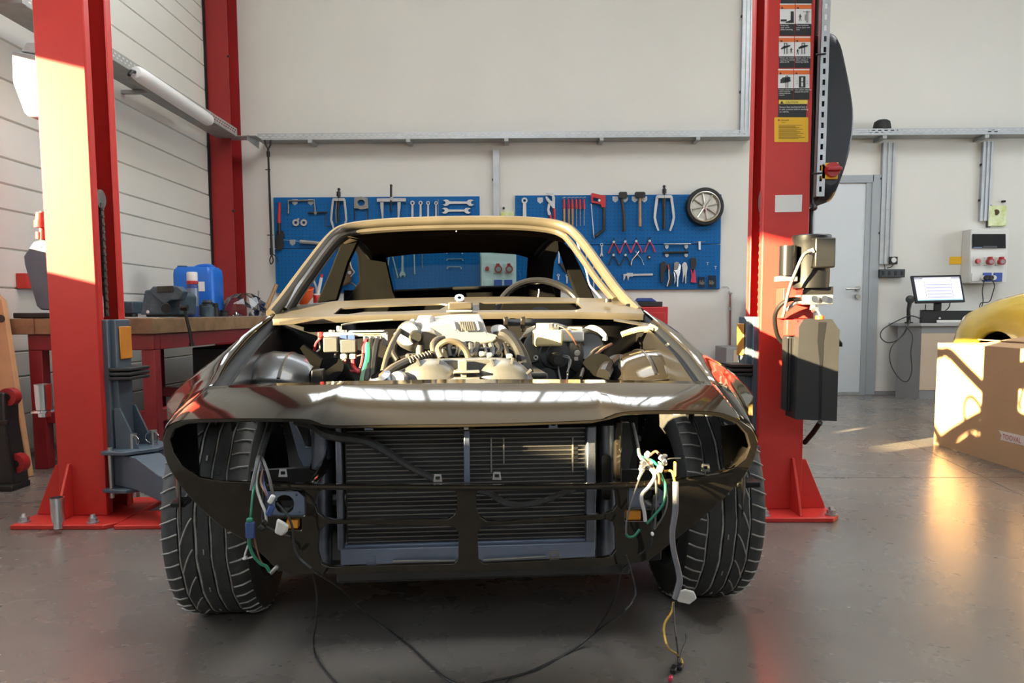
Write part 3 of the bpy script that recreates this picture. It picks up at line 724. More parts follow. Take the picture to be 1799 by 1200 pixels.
tag(t, 'black cable running down the right lift post edge to the motor', 'cable')

# ---- hydraulic power unit
Yu = RY0-.16
def uy(px, py, dy=0): return PY(px, py, Yu+dy)
t = thing('hydraulic_power_unit', 'black hydraulic power unit with motor, valve block and oil tank on the right lift post', 'power unit', uy(1425, 740))
mc = uy(1427, 465); sc_ = (uy(1461, 465)-uy(1393, 465)).length/2
top, bot = uy(1427, 413).z, uy(1427, 506).z
mo = MB().lathe([(0, bot), (sc_*.92, bot), (sc_*.96, bot+.02), (sc_*.96, top-.03), (sc_, top-.025), (sc_, top-.004), (sc_*.96, top), (0, top)], (mc.x, Yu+.02, 0), (0, 0, 1), 28).obj('motor', 'black_plastic', t)
b0, b1 = uy(1433, 417, -.10), uy(1468, 470, -.10)
MB().bb((b0.x, Yu-.10, b1.z), (b1.x, Yu-.02, b0.z)).obj('terminal_box', 'black_plastic', t, bev=.006)
a, b = uy(1384, 431, -.05), uy(1384, 484, -.05)
MB().cyl((a.x+.012, Yu-.02, b.z), (a.x+.012, Yu-.02, a.z), .034, n=24).obj('capacitor', 'black_gloss', t)
MB().box((a.x+.012, Yu-.0, b.z-.012), (.072, .075, .022)).obj('capacitor_bracket', 'galvanised', t, bev=.003)
MB().tube([uy(1424, 443, -.10), uy(1412, 448, -.11), uy(1399, 475, -.10), uy(1386, 510, -.06), uy(1377, 552, -.02), uy(1375, 556, .0)], .0065, 8, k=5).obj('motor_cable', 'cable_grey', t)
MB().cyl(uy(1420, 444, -.09), uy(1430, 440, -.095), .011, n=10).obj('cable_gland', 'plastic_grey', t)
a, b = uy(1410, 518, -.03), uy(1462, 535, -.03)
MB().bb((a.x, Yu-.04, b.z), (b.x, Yu+.06, a.z)).obj('valve_block', 'alu_bright', t, bev=.003)
MB().bb((uy(1408, 505).x, Yu-.02, uy(1408, 519).z), (uy(1461, 505).x, Yu+.07, uy(1408, 504).z)).obj('motor_flange', 'dark_steel', t, bev=.002)
for px in (1428, 1446):
    p = uy(px, 525, -.04); MB().cyl(p+Vector((0, -.001, 0)), p+Vector((0, -.018, 0)), .0125, n=18).obj('valve_plug', 'chrome', t)
p = uy(1430, 545, -.05); MB().cyl(p, p+Vector((0, -.03, .004)), .012, .009, n=12).cyl(uy(1430, 536, -.04), p+Vector((0, .01, 0)), .014, n=10).obj('release_valve', 'steel', t)
MB().tube([p+Vector((0, -.03, .004)), uy(1440, 552, -.09), uy(1455, 577, -.09), uy(1476, 601, -.08)], .0048, 8).obj('release_lever', 'steel_dull', t)
MB().tube([uy(1464, 588, -.095), uy(1477, 604, -.08), uy(1476.5, 609, -.08)], .0075, 8).obj('lever_grip', 'black_rubber', t)
# tank with chamfered corners
tk = [(1400, 562), (1408, 555), (1466, 556), (1476, 578), (1471, 741), (1396, 738), (1375, 724)]
F = [(1404, 574), (1412, 561), (1462, 561), (1475, 580), (1470, 740), (1397, 737)]
A = [uy(x, y, -.13) for x, y in F]
B = [p+Vector((-.015, .10, 0)) for p in A]
x_l = uy(1377, 600, -.03).x
m = MB(); n = len(A); m.grid([A, [Vector((p.x, Yu-.01, p.z)) for p in A]], wrap=True); m.add(A, [tuple(range(n))]).add([Vector((p.x, Yu-.01, p.z)) for p in A], [tuple(range(n-1, -1, -1))])
m.bb((x_l, Yu-.07, uy(1400, 722, -.06).z), (uy(1402, 600, -.1).x, Yu-.005, uy(1400, 590, -.06).z))
m.obj('oil_tank', 'tank_plastic', t, bev=.006)
for k in range(4): MB().bb((x_l-.004+k*.011, Yu-.076, uy(1400, 720, -.06).z), (x_l+.002+k*.011, Yu-.068, uy(1400, 594, -.06).z)).obj('tank_rib', 'tank_plastic', t, smooth=0)
a, b = uy(1382, 562, -.08), uy(1401, 590, -.08); MB().bb((a.x, Yu-.085, b.z), (b.x, Yu-.04, a.z)).obj('red_holder', 'red_paint', t, bev=.004)
p = uy(1440, 561, -.09); MB().cyl(p, p+Vector((0, 0, .014)), .017, n=18).obj('filler_cap', 'orange_plastic', t)
m = MB().prism([uy(x, y, -.1305) for x, y in ((1438, 566), (1452, 566), (1447, 600), (1445, 650), (1443, 737), (1438, 737), (1440, 640), (1436, 600))], (0, -.0006, 0)); m.obj('oil_stain', 'black_gloss', t, smooth=0)
MB().tube([uy(1405, 526, -.02), uy(1385, 527, -.03), uy(1368, 540, -.01), uy(1361, 560, .02), uy(1366, 590, .05), uy(1378, 604, .06)], .009, 10, k=6).obj('hydraulic_hose', 'hose', t)
MB().tube([uy(1410, 531, -.01), uy(1396, 533, -.02), uy(1382, 545, 0)], .009, 8, k=4).obj('hose_fitting', 'steel', t)
MB().bb((uy(1385, 520).x, Yu+.06, uy(1385, 560).z), (uy(1440, 520).x, RY0-.002, uy(1385, 505).z)).obj('mounting_bracket', 'red_paint', t, bev=.003)
t = MB().tube([PY(1441, 742, RY0-.10), PY(1427, 762, RY0-.03), PY(1413, 778, RY0+.02)], .011, 8).obj('hydraulic_hose', 'hose')
tag(t, 'short black hose hanging below the oil tank behind the right post', 'hose')
# ================================================================== THE STRIPPED COUPE
car = thing('car', 'dark brown stripped coupe without bonnet, headlights or windscreen on the lift', 'car', CAR_O, CA)
def cadd(m, name, mt, parent=None, **k):
    o = m.obj(name, mt, None, **k); o.parent = parent or car; return o
def lerp_tab(tab, v):
    if v <= tab[0][0]: return Vector(tab[0][1:])
    for a, b in zip(tab, tab[1:]):
        if v <= b[0]:
            q = (v-a[0])/(b[0]-a[0]); return Vector(a[1:])*(1-q)+Vector(b[1:])*q
    return Vector(tab[-1][1:])
def ipx(tab, x):
    if x <= tab[0][0]: return tab[0][1]
    for a, b in zip(tab, tab[1:]):
        if x <= b[0]: return a[1]+(b[1]-a[1])*(x-a[0])/(b[0]-a[0])
    return tab[-1][1]
def smooth2(pts, k=5): return [(p.x, p.y) for p in crs([(x, y, 0) for x, y in pts], k)]

# ---- front panel with its real openings
toplip = [(293, 752), (302, 744), (330, 737), (420, 735), (530, 736), (556, 741), (582, 747), (700, 746), (800, 745), (900, 743), (1040, 738), (1066, 732), (1092, 724), (1150, 721), (1230, 722), (1270, 726), (1300, 738)]
right_o = [(1320, 752), (1331, 775), (1326, 805), (1308, 836), (1290, 856), (1268, 880), (1240, 905), (1200, 938), (1172, 960), (1140, 985)]
bottom_o = [(1120, 990), (1000, 999), (900, 1003), (810, 1005), (700, 1006), (600, 1009), (510, 1009)]
left_o = [(484, 998), (455, 970), (425, 947), (390, 926), (362, 903), (337, 878), (317, 853), (299, 826), (288, 797), (286, 772)]
outer = smooth2(toplip, 3)+smooth2(right_o, 3)+smooth2(bottom_o, 3)+smooth2(left_o, 3)
def dens(L, step=26):
    out = []
    for i in range(len(L)):
        a, b = L[i], L[(i+1) % len(L)]; n = max(1, int(math.hypot(b[0]-a[0], b[1]-a[1])/step))
        out += [(a[0]+(b[0]-a[0])*j/n, a[1]+(b[1]-a[1])*j/n) for j in range(n)]
    return out
h_main = [(306, 755), (332, 744), (420, 741), (530, 742), (553, 747), (580, 753), (700, 752), (800, 751), (900, 749), (1042, 744), (1069, 738), (1094, 730), (1150, 728), (1230, 728), (1266, 733), (1296, 745), (1312, 763), (1318, 785), (1310, 805), (1288, 823), (1258, 834), (1180, 843), (1090, 849), (900, 852), (750, 852), (570, 851), (480, 849), (392, 846), (350, 839), (321, 819), (305, 795), (299, 772)]
h_ul = [(566, 861), (796, 860), (803, 866), (803, 894), (798, 905), (786, 912), (592, 914), (572, 911), (558, 900), (553, 886), (556, 868)]
h_ur = [(845, 860), (1072, 857), (1081, 863), (1083, 888), (1077, 897), (1062, 903), (880, 917), (855, 915), (842, 906), (837, 893), (837, 866)]
h_ll = [(575, 921), (788, 924), (800, 928), (806, 938), (805, 982), (798, 990), (580, 996), (565, 990), (559, 970), (560, 934)]
h_lr = [(848, 925), (1066, 913), (1078, 918), (1081, 930), (1082, 966), (1074, 977), (1060, 980), (850, 990), (841, 983), (839, 936)]
h_fl = rrect(462, 862, 536, 907, 4, 2); h_al = rrect(486, 911, 530, 932, 2, 2)
h_fr = rrect(1103, 856, 1170, 893, 4, 2); h_ar = rrect(1098, 896, 1163, 916, 2, 2)
mask = MB().plate(dens(outer), [dens(h) for h in (h_main, h_ul, h_ur, h_ll, h_lr, h_fl, h_al, h_fr, h_ar)], lambda x, y: CF(x, y), (0, .014, 0))
cadd(mask, 'front_panel', 'car_paint', smooth=50, bev=.002)
# stiffening lip along the cross bar and around the lower edge
cadd(MB().tube([CF(x, y, -.004) for x, y in ((470, 853), (500, 854), (570, 856), (750, 857), (900, 857), (1090, 854), (1180, 847), (1285, 832))], .006, 8, k=4), 'bar_lip', 'car_paint')

# ---- nose top between the openings' lip and the bonnet gap
fe = [(p[0], p[1]) for p in smooth2(toplip, 4)]
rear_tab = [(372, 680), (450, 676), (600, 671), (800, 667.5), (1000, 668), (1150, 670), (1249, 672)]
rows = [[] for _ in range(9)]
n = len(fe)
for j, (x, y) in enumerate(fe):
    q = (x-fe[0][0])/(fe[-1][0]-fe[0][0]); rx = 372+(1249-372)*q
    F = CF(x, y); R = CP(rx, ipx(rear_tab, rx), .29)
    rows[0].append(F+Vector((0, .006, -.004)))
    for i in range(1, 9):
        t = (i-1)/7; p = F+(R-F)*t
        p.z += .005*math.sin(math.pi*t); p.y -= .004*math.sin(math.pi*t)
        rows[i].append(p)
nose = MB().grid(rows)
cadd(nose, 'nose_top', 'car_paint', smooth=60, solid=.004)
cadd(MB().tube([rows[8][j]+Vector((0, .002, -.006)) for j in range(0, n, 2)], .006, 6), 'bonnet_gap_flange', 'car_paint')
cadd(MB().grid([[p for p in rows[8] if abs(p.x) < .40], [p+Vector((0, .03, -.05)) for p in rows[8] if abs(p.x) < .40], [p+Vector((0, .035, -.16)) for p in rows[8] if abs(p.x) < .40]]), 'slam_panel', 'car_primer', solid=.003)

# ---- wings and body sides, lofted back to the tail
AX_V, AX_Z, WR = .74, .305, .305
S_tab = {-1: [(.15, 290, 756), (.20, 297, 738), (.30, 316, 714), (.42, 345, 674), (.62, 388, 628), (.85, 424, 593), (1.02, 450, 572), (1.2, 477, 552)],
         1: [(.15, 1325, 757), (.20, 1317, 736), (.30, 1300, 700), (.42, 1279, 667), (.62, 1241, 625), (.85, 1199, 590), (1.0, 1174, 572), (1.2, 1132, 547)]}
I_tab = {-1: [(.15, 300, 747), (.29, 372, 680), (.60, 403, 640), (.9, 440, 598), (1.2, 484, 556)],
         1: [(.15, 1302, 741), (.29, 1249, 672), (.60, 1210, 622), (.9, 1169, 583), (1.2, 1131, 551)]}
def body_pts(s, v):
    if v <= 1.2:
        a = lerp_tab(S_tab[s], v); S = CP(a.x, a.y, v); a = lerp_tab(I_tab[s], v); I = CP(a.x, a.y, v)
    else:
        base = CP(S_tab[s][-1][1], S_tab[s][-1][2], 1.2); q = min(1, (v-1.2)/.5)
        tail = max(0, v-3.3)
        S = Vector((base.x*(1-q)+(.695*s+.01)*q - s*tail*.10, v, base.z*(1-q)+.885*q+.03*max(0, min(1, (v-2.2)))-tail*.05)); I = S+Vector((-s*.035, 0, .012))
    tail = max(0, v-3.4); nosein = max(0, .5-v)
    wmax = .835-.42*nosein-.15*tail
    if v <= .16: W = CP(286.5 if s < 0 else 1330.5, 773, v)
    else: W = Vector((s*wmax+.01, v, .56))
    if .16 < v < 1.0:
        lim = abs(CP(297 if s < 0 else 1320, 765, v).x); W.x = s*min(abs(W.x), max(lim, abs(S.x)))
    W.x = s*max(abs(W.x), abs(S.x))
    zb = .25
    if v < .4: zb = .52-(v-.15)/.25*.20
    for c in (AX_V, AX_V+2.40):
        if abs(v-c) < .345: zb = max(zb, AX_Z+math.sqrt(.345**2-(v-c)**2))
    zb = min(zb, .60)
    B = Vector((s*max(abs(W.x)-.02, .60)+.0, v, zb))
    if zb > W.z-.02: W = Vector((W.x, v, zb+.03))
    S = Vector(S)
    out = [I+(S-I)*t+Vector((0, 0, .006*math.sin(math.pi*t))) for t in (0, .33, .66)]
    for t in (0, .25, .5, .75):
        p = S+(W-S)*t; b = math.sin(math.pi*t)*.35; p.x += s*b*abs(W.x-S.x)*.3; out.append(p)
    for t in (0, .5, 1): out.append(W+(B-W)*t)
    return out
vs_ = [.15, .175, .2, .24, .28, .32, .36, .395, .40, .42, .45, .5, .56, .62, .68, .74, .8, .86, .92, .98, 1.03, 1.06, 1.084, 1.09, 1.14, 1.2, 1.3, 1.45, 1.7, 2.0, 2.3, 2.55, 2.75, 2.795, 2.80, 2.84, 2.9, 2.97, 3.06, 3.14, 3.22, 3.31, 3.38, 3.43, 3.48, 3.49, 3.6, 3.75, 3.9, 4.0]
wingR = {}
for s in (-1, 1):
    R = [body_pts(s, v) for v in vs_]
    iv = lambda a, b: [r for v, r in zip(vs_, R) if a <= v <= b]
    cadd(MB().grid(iv(0, 1.3)), 'front_wing', 'car_paint', smooth=50, solid=.004)
    cadd(MB().grid(iv(2.3, 9)), 'rear_quarter', 'car_paint', smooth=50, solid=.004)
    sill = [[Vector((s*.60, v, .25)), Vector((s*.60, v, .36)), Vector((s*.80, v, .36)), Vector((s*.815, v, .30)), Vector((s*.78, v, .22))] for v in (1.28, 1.8, 2.32)]
    cadd(MB().grid(sill), 'door_sill', 'car_paint', solid=.006)
    cadd(MB().prism([iv(1.3, 1.3)[0][2], iv(1.3, 1.3)[0][6], Vector((s*.78, 1.3, .25)), Vector((s*.58, 1.3, .25)), Vector((s*.58, 1.3, .84))], (0, .012, 0)), 'door_hinge_post', 'car_primer')
    cadd(MB().prism([iv(2.3, 2.3)[0][2], iv(2.3, 2.3)[0][6], Vector((s*.78, 2.3, .25)), Vector((s*.62, 2.3, .25)), Vector((s*.62, 2.3, .86))], (0, .02, 0)), 'door_latch_post', 'car_primer')
    wingR[s] = R
    # rain gutter beside the bonnet opening, inner wing behind it
    gi = [r[0] for v, r in zip(vs_, R) if .28 <= v <= 1.2]
    dn = Vector((-s*.022, 0, -.018)); fl = Vector((-s*.040, 0, -.006)); lo = Vector((-s*.046, .0, -.05))
    cadd(MB().grid([gi, [p+dn for p in gi], [p+dn+Vector((-s*.010, 0, 0)) for p in gi]]), 'bonnet_gutter', 'seal', solid=.003)
    cadd(MB().grid([[p+dn+Vector((-s*.010, 0, 0)) for p in gi], [p+fl for p in gi], [p+lo for p in gi], [p+Vector((-s*.05, 0, -.10)) for p in gi]]), 'inner_wing', 'car_inner', solid=.003)
# tail, floor pan, firewall
tl = [body_pts(-1, 4.0), body_pts(1, 4.0)]
cadd(MB().add([tl[0][3], tl[1][3], tl[1][-1], tl[0][-1]], [(0, 1, 2, 3)]), 'tail_panel', 'car_paint', solid=.01)
cadd(MB().grid([[body_pts(-1, v)[1], Vector((0, v, .93-(v-3.2)*.10)), body_pts(1, v)[1]] for v in (3.1, 3.4, 3.7, 4.0)]), 'boot_lid', 'car_paint', solid=.006)
cadd(MB().bb((-.66, 1.10, .22), (.68, 3.95, .27)), 'floor_pan', 'car_primer', smooth=0)
fp = [CP(x, y, 1.12) for x, y in ((490, 566), (650, 560), (800, 556), (1000, 556), (1125, 560))]
cadd(MB().grid([fp, [Vector((p.x*.98, 1.10, .28)) for p in fp]]), 'firewall', 'car_inner', solid=.004)
cadd(MB().bb((-.45, .42, .20), (.48, 1.1, .23)), 'undertray', 'car_primer', smooth=0)
cadd(MB().bb((-.47, .30, .24), (-.40, 1.1, .36)), 'chassis_leg', 'car_primer', bev=.005); cadd(MB().bb((.42, .30, .24), (.49, 1.1, .36)), 'chassis_leg', 'car_primer', bev=.005)

# ---- strut towers / wheel housings seen in the bay
for s in (-1, 1):
    prof = [(.395, .66), (.41, .60), (.405, .54), (.385, .48), (.34, .435), (.26, .41), (.08, .40)]
    m = MB()
    rr = []
    for i in range(25):
        a = math.pi*(.30+.66*i/24)
        rr.append([Vector((s*h+.02, .86-math.cos(a)*r*.95, .345+math.sin(a)*r)) for r, h in prof])
    cadd(m.grid(rr), 'wheel_housing', 'car_inner' if s < 0 else 'car_paint', solid=.003)
    # raised swage line round the housing
    cadd(MB().tube([Vector((s*.545+.02, .86-math.cos(a)*.385, .348+math.sin(a)*.40)) for a in [math.pi*(.32+.62*i/20) for i in range(21)]], .007, 6), 'housing_rib', 'car_inner')
sb = [(1104, 668), (1118, 648), (1140, 632), (1160, 620), (1171, 606), (1166, 592), (1152, 580), (1140, 575)]
cadd(MB().tube([CP(x, y, .72+.28*(668-y)/93) for x, y in sb], [.010, .016, .012, .017, .011, .014], 8, k=5), 'sealer_bead', 'sealer')
cadd(MB().tube([CP(x, y, .60+.2*(668-y)/60) for x, y in ((1216, 668), (1204, 652), (1190, 640), (1182, 620), (1172, 610))], [.012, .018, .010, .015], 8, k=5), 'sealer_bead', 'sealer')
cadd(MB().tube([CP(x, y, .98) for x, y in ((1142, 578), (1125, 579), (1108, 583), (1092, 588))], .010, 8, k=5), 'bulkhead_seam', 'sealer')

# ---- scuttle (cowl) with two air openings
yf = [(478, 561), (500, 560), (650, 554), (800, 550), (1000, 549), (1132, 552)]
yk = [(492, 541), (520, 536), (600, 529), (700, 524), (800, 522), (900, 521), (1060, 524), (1118, 529)]
cow = [(x, ipx(yf, x)) for x in (478, 500, 560, 650, 730, 800, 900, 1000, 1070, 1132)]+[(x, ipx(yk, x)) for x in (1118, 1060, 980, 900, 800, 700, 600, 520, 492)]
def cfn(x, y):
    a, b = ipx(yf, x), ipx(yk, x); t = max(0, min(1, (a-y)/(a-b))); return CP(x, y, 1.07+.30*t)
v_l = [(586, 552), (598, 541), (640, 538), (720, 535), (776, 533), (788, 535), (772, 544), (700, 547), (640, 548), (612, 552)]
v_r = [(842, 531), (930, 530), (1012, 530), (1024, 541), (1010, 545), (920, 545), (842, 545)]
cadd(MB().plate(dens(cow, 20), [dens(v_l, 14), dens(v_r, 14)], cfn, (0, .0, -.006)), 'scuttle', 'car_dusty_sunlit', smooth=50)
for hole in (v_l, v_r):
    cadd(MB().plate(hole, [], lambda x, y: cfn(x, y)+Vector((0, .01, -.03)), (0, 0, -.004)), 'air_intake_floor', 'car_inner')
cadd(MB().grid([[CP(x, ipx(yf, x)+dy, 1.066) for x in (480, 520, 580, 650, 730, 800, 900, 1000, 1070, 1130)] for dy in (-1, 5, 11)]), 'scuttle_rail', 'car_dusty_sunlit', solid=.012, bev=.002)
cadd(MB().bb(CP(787, 545, 1.10), CP(829, 531, 1.19)), 'wiper_mount', 'car_dusty_sunlit', bev=.006)
p = CP(807, 527, 1.16); cadd(MB().lathe([(.007, .012), (.016, .012), (.019, .004), (.019, -.012), (.012, -.014)], p, (0, -.75, .65), 20), 'wiper_spindle', 'chrome')
p = CP(1068, 531, 1.2); cadd(MB().cyl(p, p+Vector((0, .0, .012)), .014, n=14), 'washer_jet', 'black_plastic')
cadd(MB().bb(CP(784, 545, 1.06), CP(830, 549, 1.05)), 'mount_foot', 'alu_bright', bev=.003)
for a, b in (((491, 567), (545, 557)), ((1078, 560), (1140, 570))):
    cadd(MB().prism([CP(a[0], a[1], 1.04), CP(b[0], b[1], 1.04), CP(b[0], b[1]+5, 1.0), CP(a[0], a[1]+4, 1.0)], (0, 0, .003)), 'drain_ledge', 'car_dusty_sunlit')

# ---- windscreen frame, roof, pillars
def frame(pts, off):
    return [CP(x, y, v) for x, y, v in pts]
ws = [(476, 553, 1.20), (497, 527, 1.29), (522, 493, 1.41), (548, 458, 1.55), (572, 427, 1.69), (588, 411, 1.765), (606, 402, 1.80), (640, 396, 1.82), (700, 391, 1.825), (800, 388, 1.825), (900, 388, 1.825), (960, 392, 1.825), (992, 399, 1.80), (1010, 411, 1.765), (1034, 440, 1.66), (1063, 481, 1.49), (1090, 517, 1.34), (1122, 549, 1.20)]
P_ws = frame(ws, 0)
cadd(MB().tube(P_ws, .021, 10, k=4, flat=.9), 'windscreen_frame', 'car_dusty_sunlit')
wi = [(500, 545, 1.26), (520, 512, 1.34), (541, 482, 1.45), (564, 450, 1.58), (585, 424, 1.70), (600, 413, 1.77), (625, 408, 1.80), (700, 402, 1.81), (800, 399, 1.81), (900, 399, 1.81), (960, 404, 1.81), (985, 411, 1.79), (1000, 424, 1.74), (1024, 456, 1.62), (1053, 497, 1.46), (1080, 528, 1.32)]
cadd(MB().tube([CP(x, y, v+.015) for x, y, v in wi], .014, 8, k=4), 'glass_rebate', 'car_dusty_sunlit')
cadd(MB().tube([CP(x+5 if x < 800 else x-3, y+3, v+.05) for x, y, v in wi[:6]], .016, 8, k=4), 'door_frame_seal', 'seal')
cadd(MB().tube([CP(x+13, y+5, v+.10) for x, y, v in wi[:6]], .0045, 6, k=4), 'drip_moulding', 'car_dusty_sunlit')
cadd(MB().tube([CP(x, y, 1.85) for x, y in ((1008, 414), (1016, 430), (1022, 455), (1030, 475), (1036, 500), (1048, 515), (1060, 529))], .0045, 6, k=5), 'loose_seal', 'cable_white')
# roof skin and headliner
hx = [(600, 402), (640, 394), (700, 388.5), (800, 385), (900, 385.5), (960, 389.5), (1000, 400)]
hr = [CP(x, y, 1.83) for x, y in hx]
rr = []
for v, dz, k in ((1.83, 0, 1), (1.95, .012, 1), (2.2, .018, .99), (2.5, .006, .96), (2.75, -.018, .93), (2.9, -.04, .90)):
    rr.append([Vector((p.x*k, v, p.z+dz)) for p in hr])
cadd(MB().grid([[p+Vector((0, 0, .0)) for p in r] for r in rr]), 'roof', 'car_paint', smooth=60, solid=.006)
cadd(MB().grid([[p+Vector((0, 0, -.022)) for p in r] for r in rr]), 'headliner', 'headliner', smooth=60)
# header underside strip
cadd(MB().grid([[p+Vector((0, 0, -.018)) for p in hr], [p+Vector((0, .06, -.055)) for p in hr], [p+Vector((0, .16, -.05)) for p in hr]]), 'header_panel', 'headliner', solid=.004)
p = CP(802, 400, 1.80); cadd(MB().cyl(p+Vector((0, .03, 0)), p+Vector((0, .03, -.014)), .003, n=8), 'mirror_stud', 'steel')
for s in (-1, 1):
    a = hr[0] if s < 0 else hr[-1]
    cadd(MB().tube([a+Vector((0, -.02, -.012)), Vector((a.x*.99, 2.2, a.z+.002)), Vector((a.x*.96, 2.55, a.z-.015)), Vector((a.x*.93, 2.9, a.z-.06))], .020, 8, k=4), 'cant_rail', 'car_primer')
def wallpoly(px, v, th, name, mt, **k): return cadd(MB().prism([CP(x, y, v) for x, y in px], (0, th, 0)), name, mt, **k)
wallpoly([(600, 424), (634, 414), (612, 462), (592, 528), (556, 532), (580, 476)], 2.15, .05, 'rear_door_pillar', 'interior', bev=.006)
wallpoly([(982, 418), (1006, 440), (1024, 478), (1046, 527), (1016, 527), (998, 480), (984, 440)], 2.15, .05, 'rear_door_pillar', 'interior', bev=.006)
wallpoly([(612, 408), (650, 398), (682, 432), (676, 446), (684, 480), (691, 512), (700, 532), (602, 532), (618, 514), (631, 495), (628, 450)], 2.80, .07, 'roof_pillar', 'interior', bev=.006)
wallpoly([(930, 436), (950, 400), (990, 408), (986, 430), (974, 460), (970, 500), (982, 534), (922, 534), (926, 500)], 2.80, .07, 'roof_pillar', 'interior', bev=.006)
wallpoly([(634, 412), (700, 398), (800, 394), (900, 395), (970, 408), (950, 436), (936, 440), (880, 440), (800, 440), (700, 443), (672, 448), (650, 432)], 2.86, .03, 'rear_header', 'header_metal')
# pressed zig-zag ribs on the rear header
zz = MB()
zx = [640, 672, 700, 730, 760, 784, 800, 816, 842, 880, 912, 945]
zy = [416, 430, 418, 431, 418, 434, 417, 434, 418, 431, 418, 430]
zz.tube([CP(x, y, 2.845) for x, y in zip(zx, zy)], .009, 6)
cadd(zz, 'header_ribs', 'headliner')
for a, b in (((772, 432), (790, 432)), ((808, 432), (828, 432))):
    cadd(MB().tube([CP(*a, 2.845), CP(*b, 2.845)], .006, 6), 'header_slot', 'interior')
# rear window: glass, frame
rg = [(674, 446), (800, 440), (934, 438), (928, 503), (800, 507), (690, 512)]
cadd(MB().prism([CP(x, y, 3.0) for x, y in rg], (0, .004, 0)), 'rear_window', 'car_glass', smooth=0)
cadd(MB().tube([CP(x, y, 2.99) for x, y in rg], .010, 8, closed=True), 'rear_window_seal', 'seal')
wallpoly([(604, 510), (690, 509), (800, 505), (930, 501), (985, 505), (985, 552), (604, 552)], 3.02, .60, 'parcel_shelf', 'interior')
wallpoly([(560, 533), (1050, 530), (1040, 590), (560, 590)], 2.35, .10, 'rear_seat_frame', 'interior', bev=.01)
# steering wheel, column
sp = CP(945, 545, 1.50); R_ = .168; ax = Vector((0, -.86, .50)).normalized(); ex = Vector((1, 0, 0)); ey = ax.cross(ex).normalized()
ey = -ey if ey.z < 0 else ey
cc = CP(945, 493, 1.50) - ey*R_
cadd(MB().tube([cc+(ex*math.cos(2*math.pi*i/40)+ey*math.sin(2*math.pi*i/40))*R_ for i in range(40)], .0135, 10, closed=True), 'steering_wheel', 'black_gloss')
st = bpy.data.objects['steering_wheel']
cadd(MB().cyl(cc-ax*.0, cc-ax*.03, .05, n=20), 'hub', 'black_plastic', st)
for a in (200, 340, 270): cadd(MB().tube([cc-ax*.01, cc+(ex*math.cos(math.radians(a))+ey*math.sin(math.radians(a)))*R_], .010, 6), 'spoke', 'black_plastic', st)
cadd(MB().cyl(cc-ax*.03, cc-ax*.40, .025, n=12), 'steering_column', 'interior')
cadd(MB().tube([CP(944, 528, 1.6), CP(947, 513, 1.6), CP(947, 508, 1.6)], .003, 6), 'loose_wire', 'cable_white')

# ---- wheels
def wheel(v, s, first=None):
    c = Vector((s*.70+.015, v, AX_Z))
    tp = [(.19, -.088), (.215, -.112), (.262, -.116), (.288, -.108), (.300, -.094), (.3035, -.082)]
    gro = [(-.060, .0045), (-.018, .006), (.020, .005), (.058, .0045)]
    for g, w_ in gro: tp += [(.305, g-w_), (.298, g-w_*.8), (.298, g+w_*.8), (.305, g+w_)]
    tp += [(.3035, .082), (.300, .094), (.288, .108), (.262, .116), (.215, .112), (.19, .088), (.19, -.088)]
    m = MB().lathe(tp, (0, 0, 0), (1, 0, 0), 72)
    t = cadd(m, 'tyre', 'tyre_rubber', smooth=30); t.location = c
    rim = MB().lathe([(.19, -.088), (.195, -.092), (.185, -.08), (.175, -.05), (.17, .03), (.10, .06), (.03, .065), (0, .065)], (0, 0, 0), (s, 0, 0), 40)
    r = rim.obj('rim', 'dark_steel', None); r.parent = t
    # dust-filled sipes across the shoulders and curved grooves
    m = MB()
    x_, y_, d_ = basis((1, 0, 0))
    def sp(h, a): rad = .3053 if abs(h) < .085 else .3053-(abs(h)-.085)*.45; return x_*math.cos(a)*rad+y_*math.sin(a)*rad+d_*h
    N = 46
    for k in range(N):
        a = 2*math.pi*k/N
        m.tube([sp(s*(.064+.011*j), a+.014*j) for j in range(5)], .0026, 5)
        m.tube([sp(-s*(.064+.011*j), a-.010*j) for j in range(5)], .0026, 5)
        if k % 2 == 0: m.tube([sp(s*(.026+.0062*j), a+.026*j+.004*j*j) for j in range(6)], .0024, 5)
        if k % 3 == 0: m.tube([sp(-s*.001, a), sp(-s*.001, a+.05)], .0024, 5)
    o = m.obj('tread_sipes', 'tyre_dust', None); o.parent = t; o['kind'] = 'stuff'
    m = MB()
    for g, w_ in ((gro[0][0], .003), (gro[1][0], .004), (gro[2][0], .003), (gro[3][0], .003)):
        m.tube([sp(g+.0016*math.sin(i*1.7), 2*math.pi*i/60)*.985+d_*(g*.015) for i in range(60)], [w_]*2, 5, closed=True)
    o = m.obj('tread_groove_dust', 'tyre_dust', None); o.parent = t
    return t
for v in (AX_V, AX_V+2.40):
    for s in (-1, 1): wheel(v, s)
for v in (AX_V, AX_V+2.4): cadd(MB().cyl((-.62, v, AX_Z), (.64, v, AX_Z), .028, n=10), 'axle', 'dark_steel')

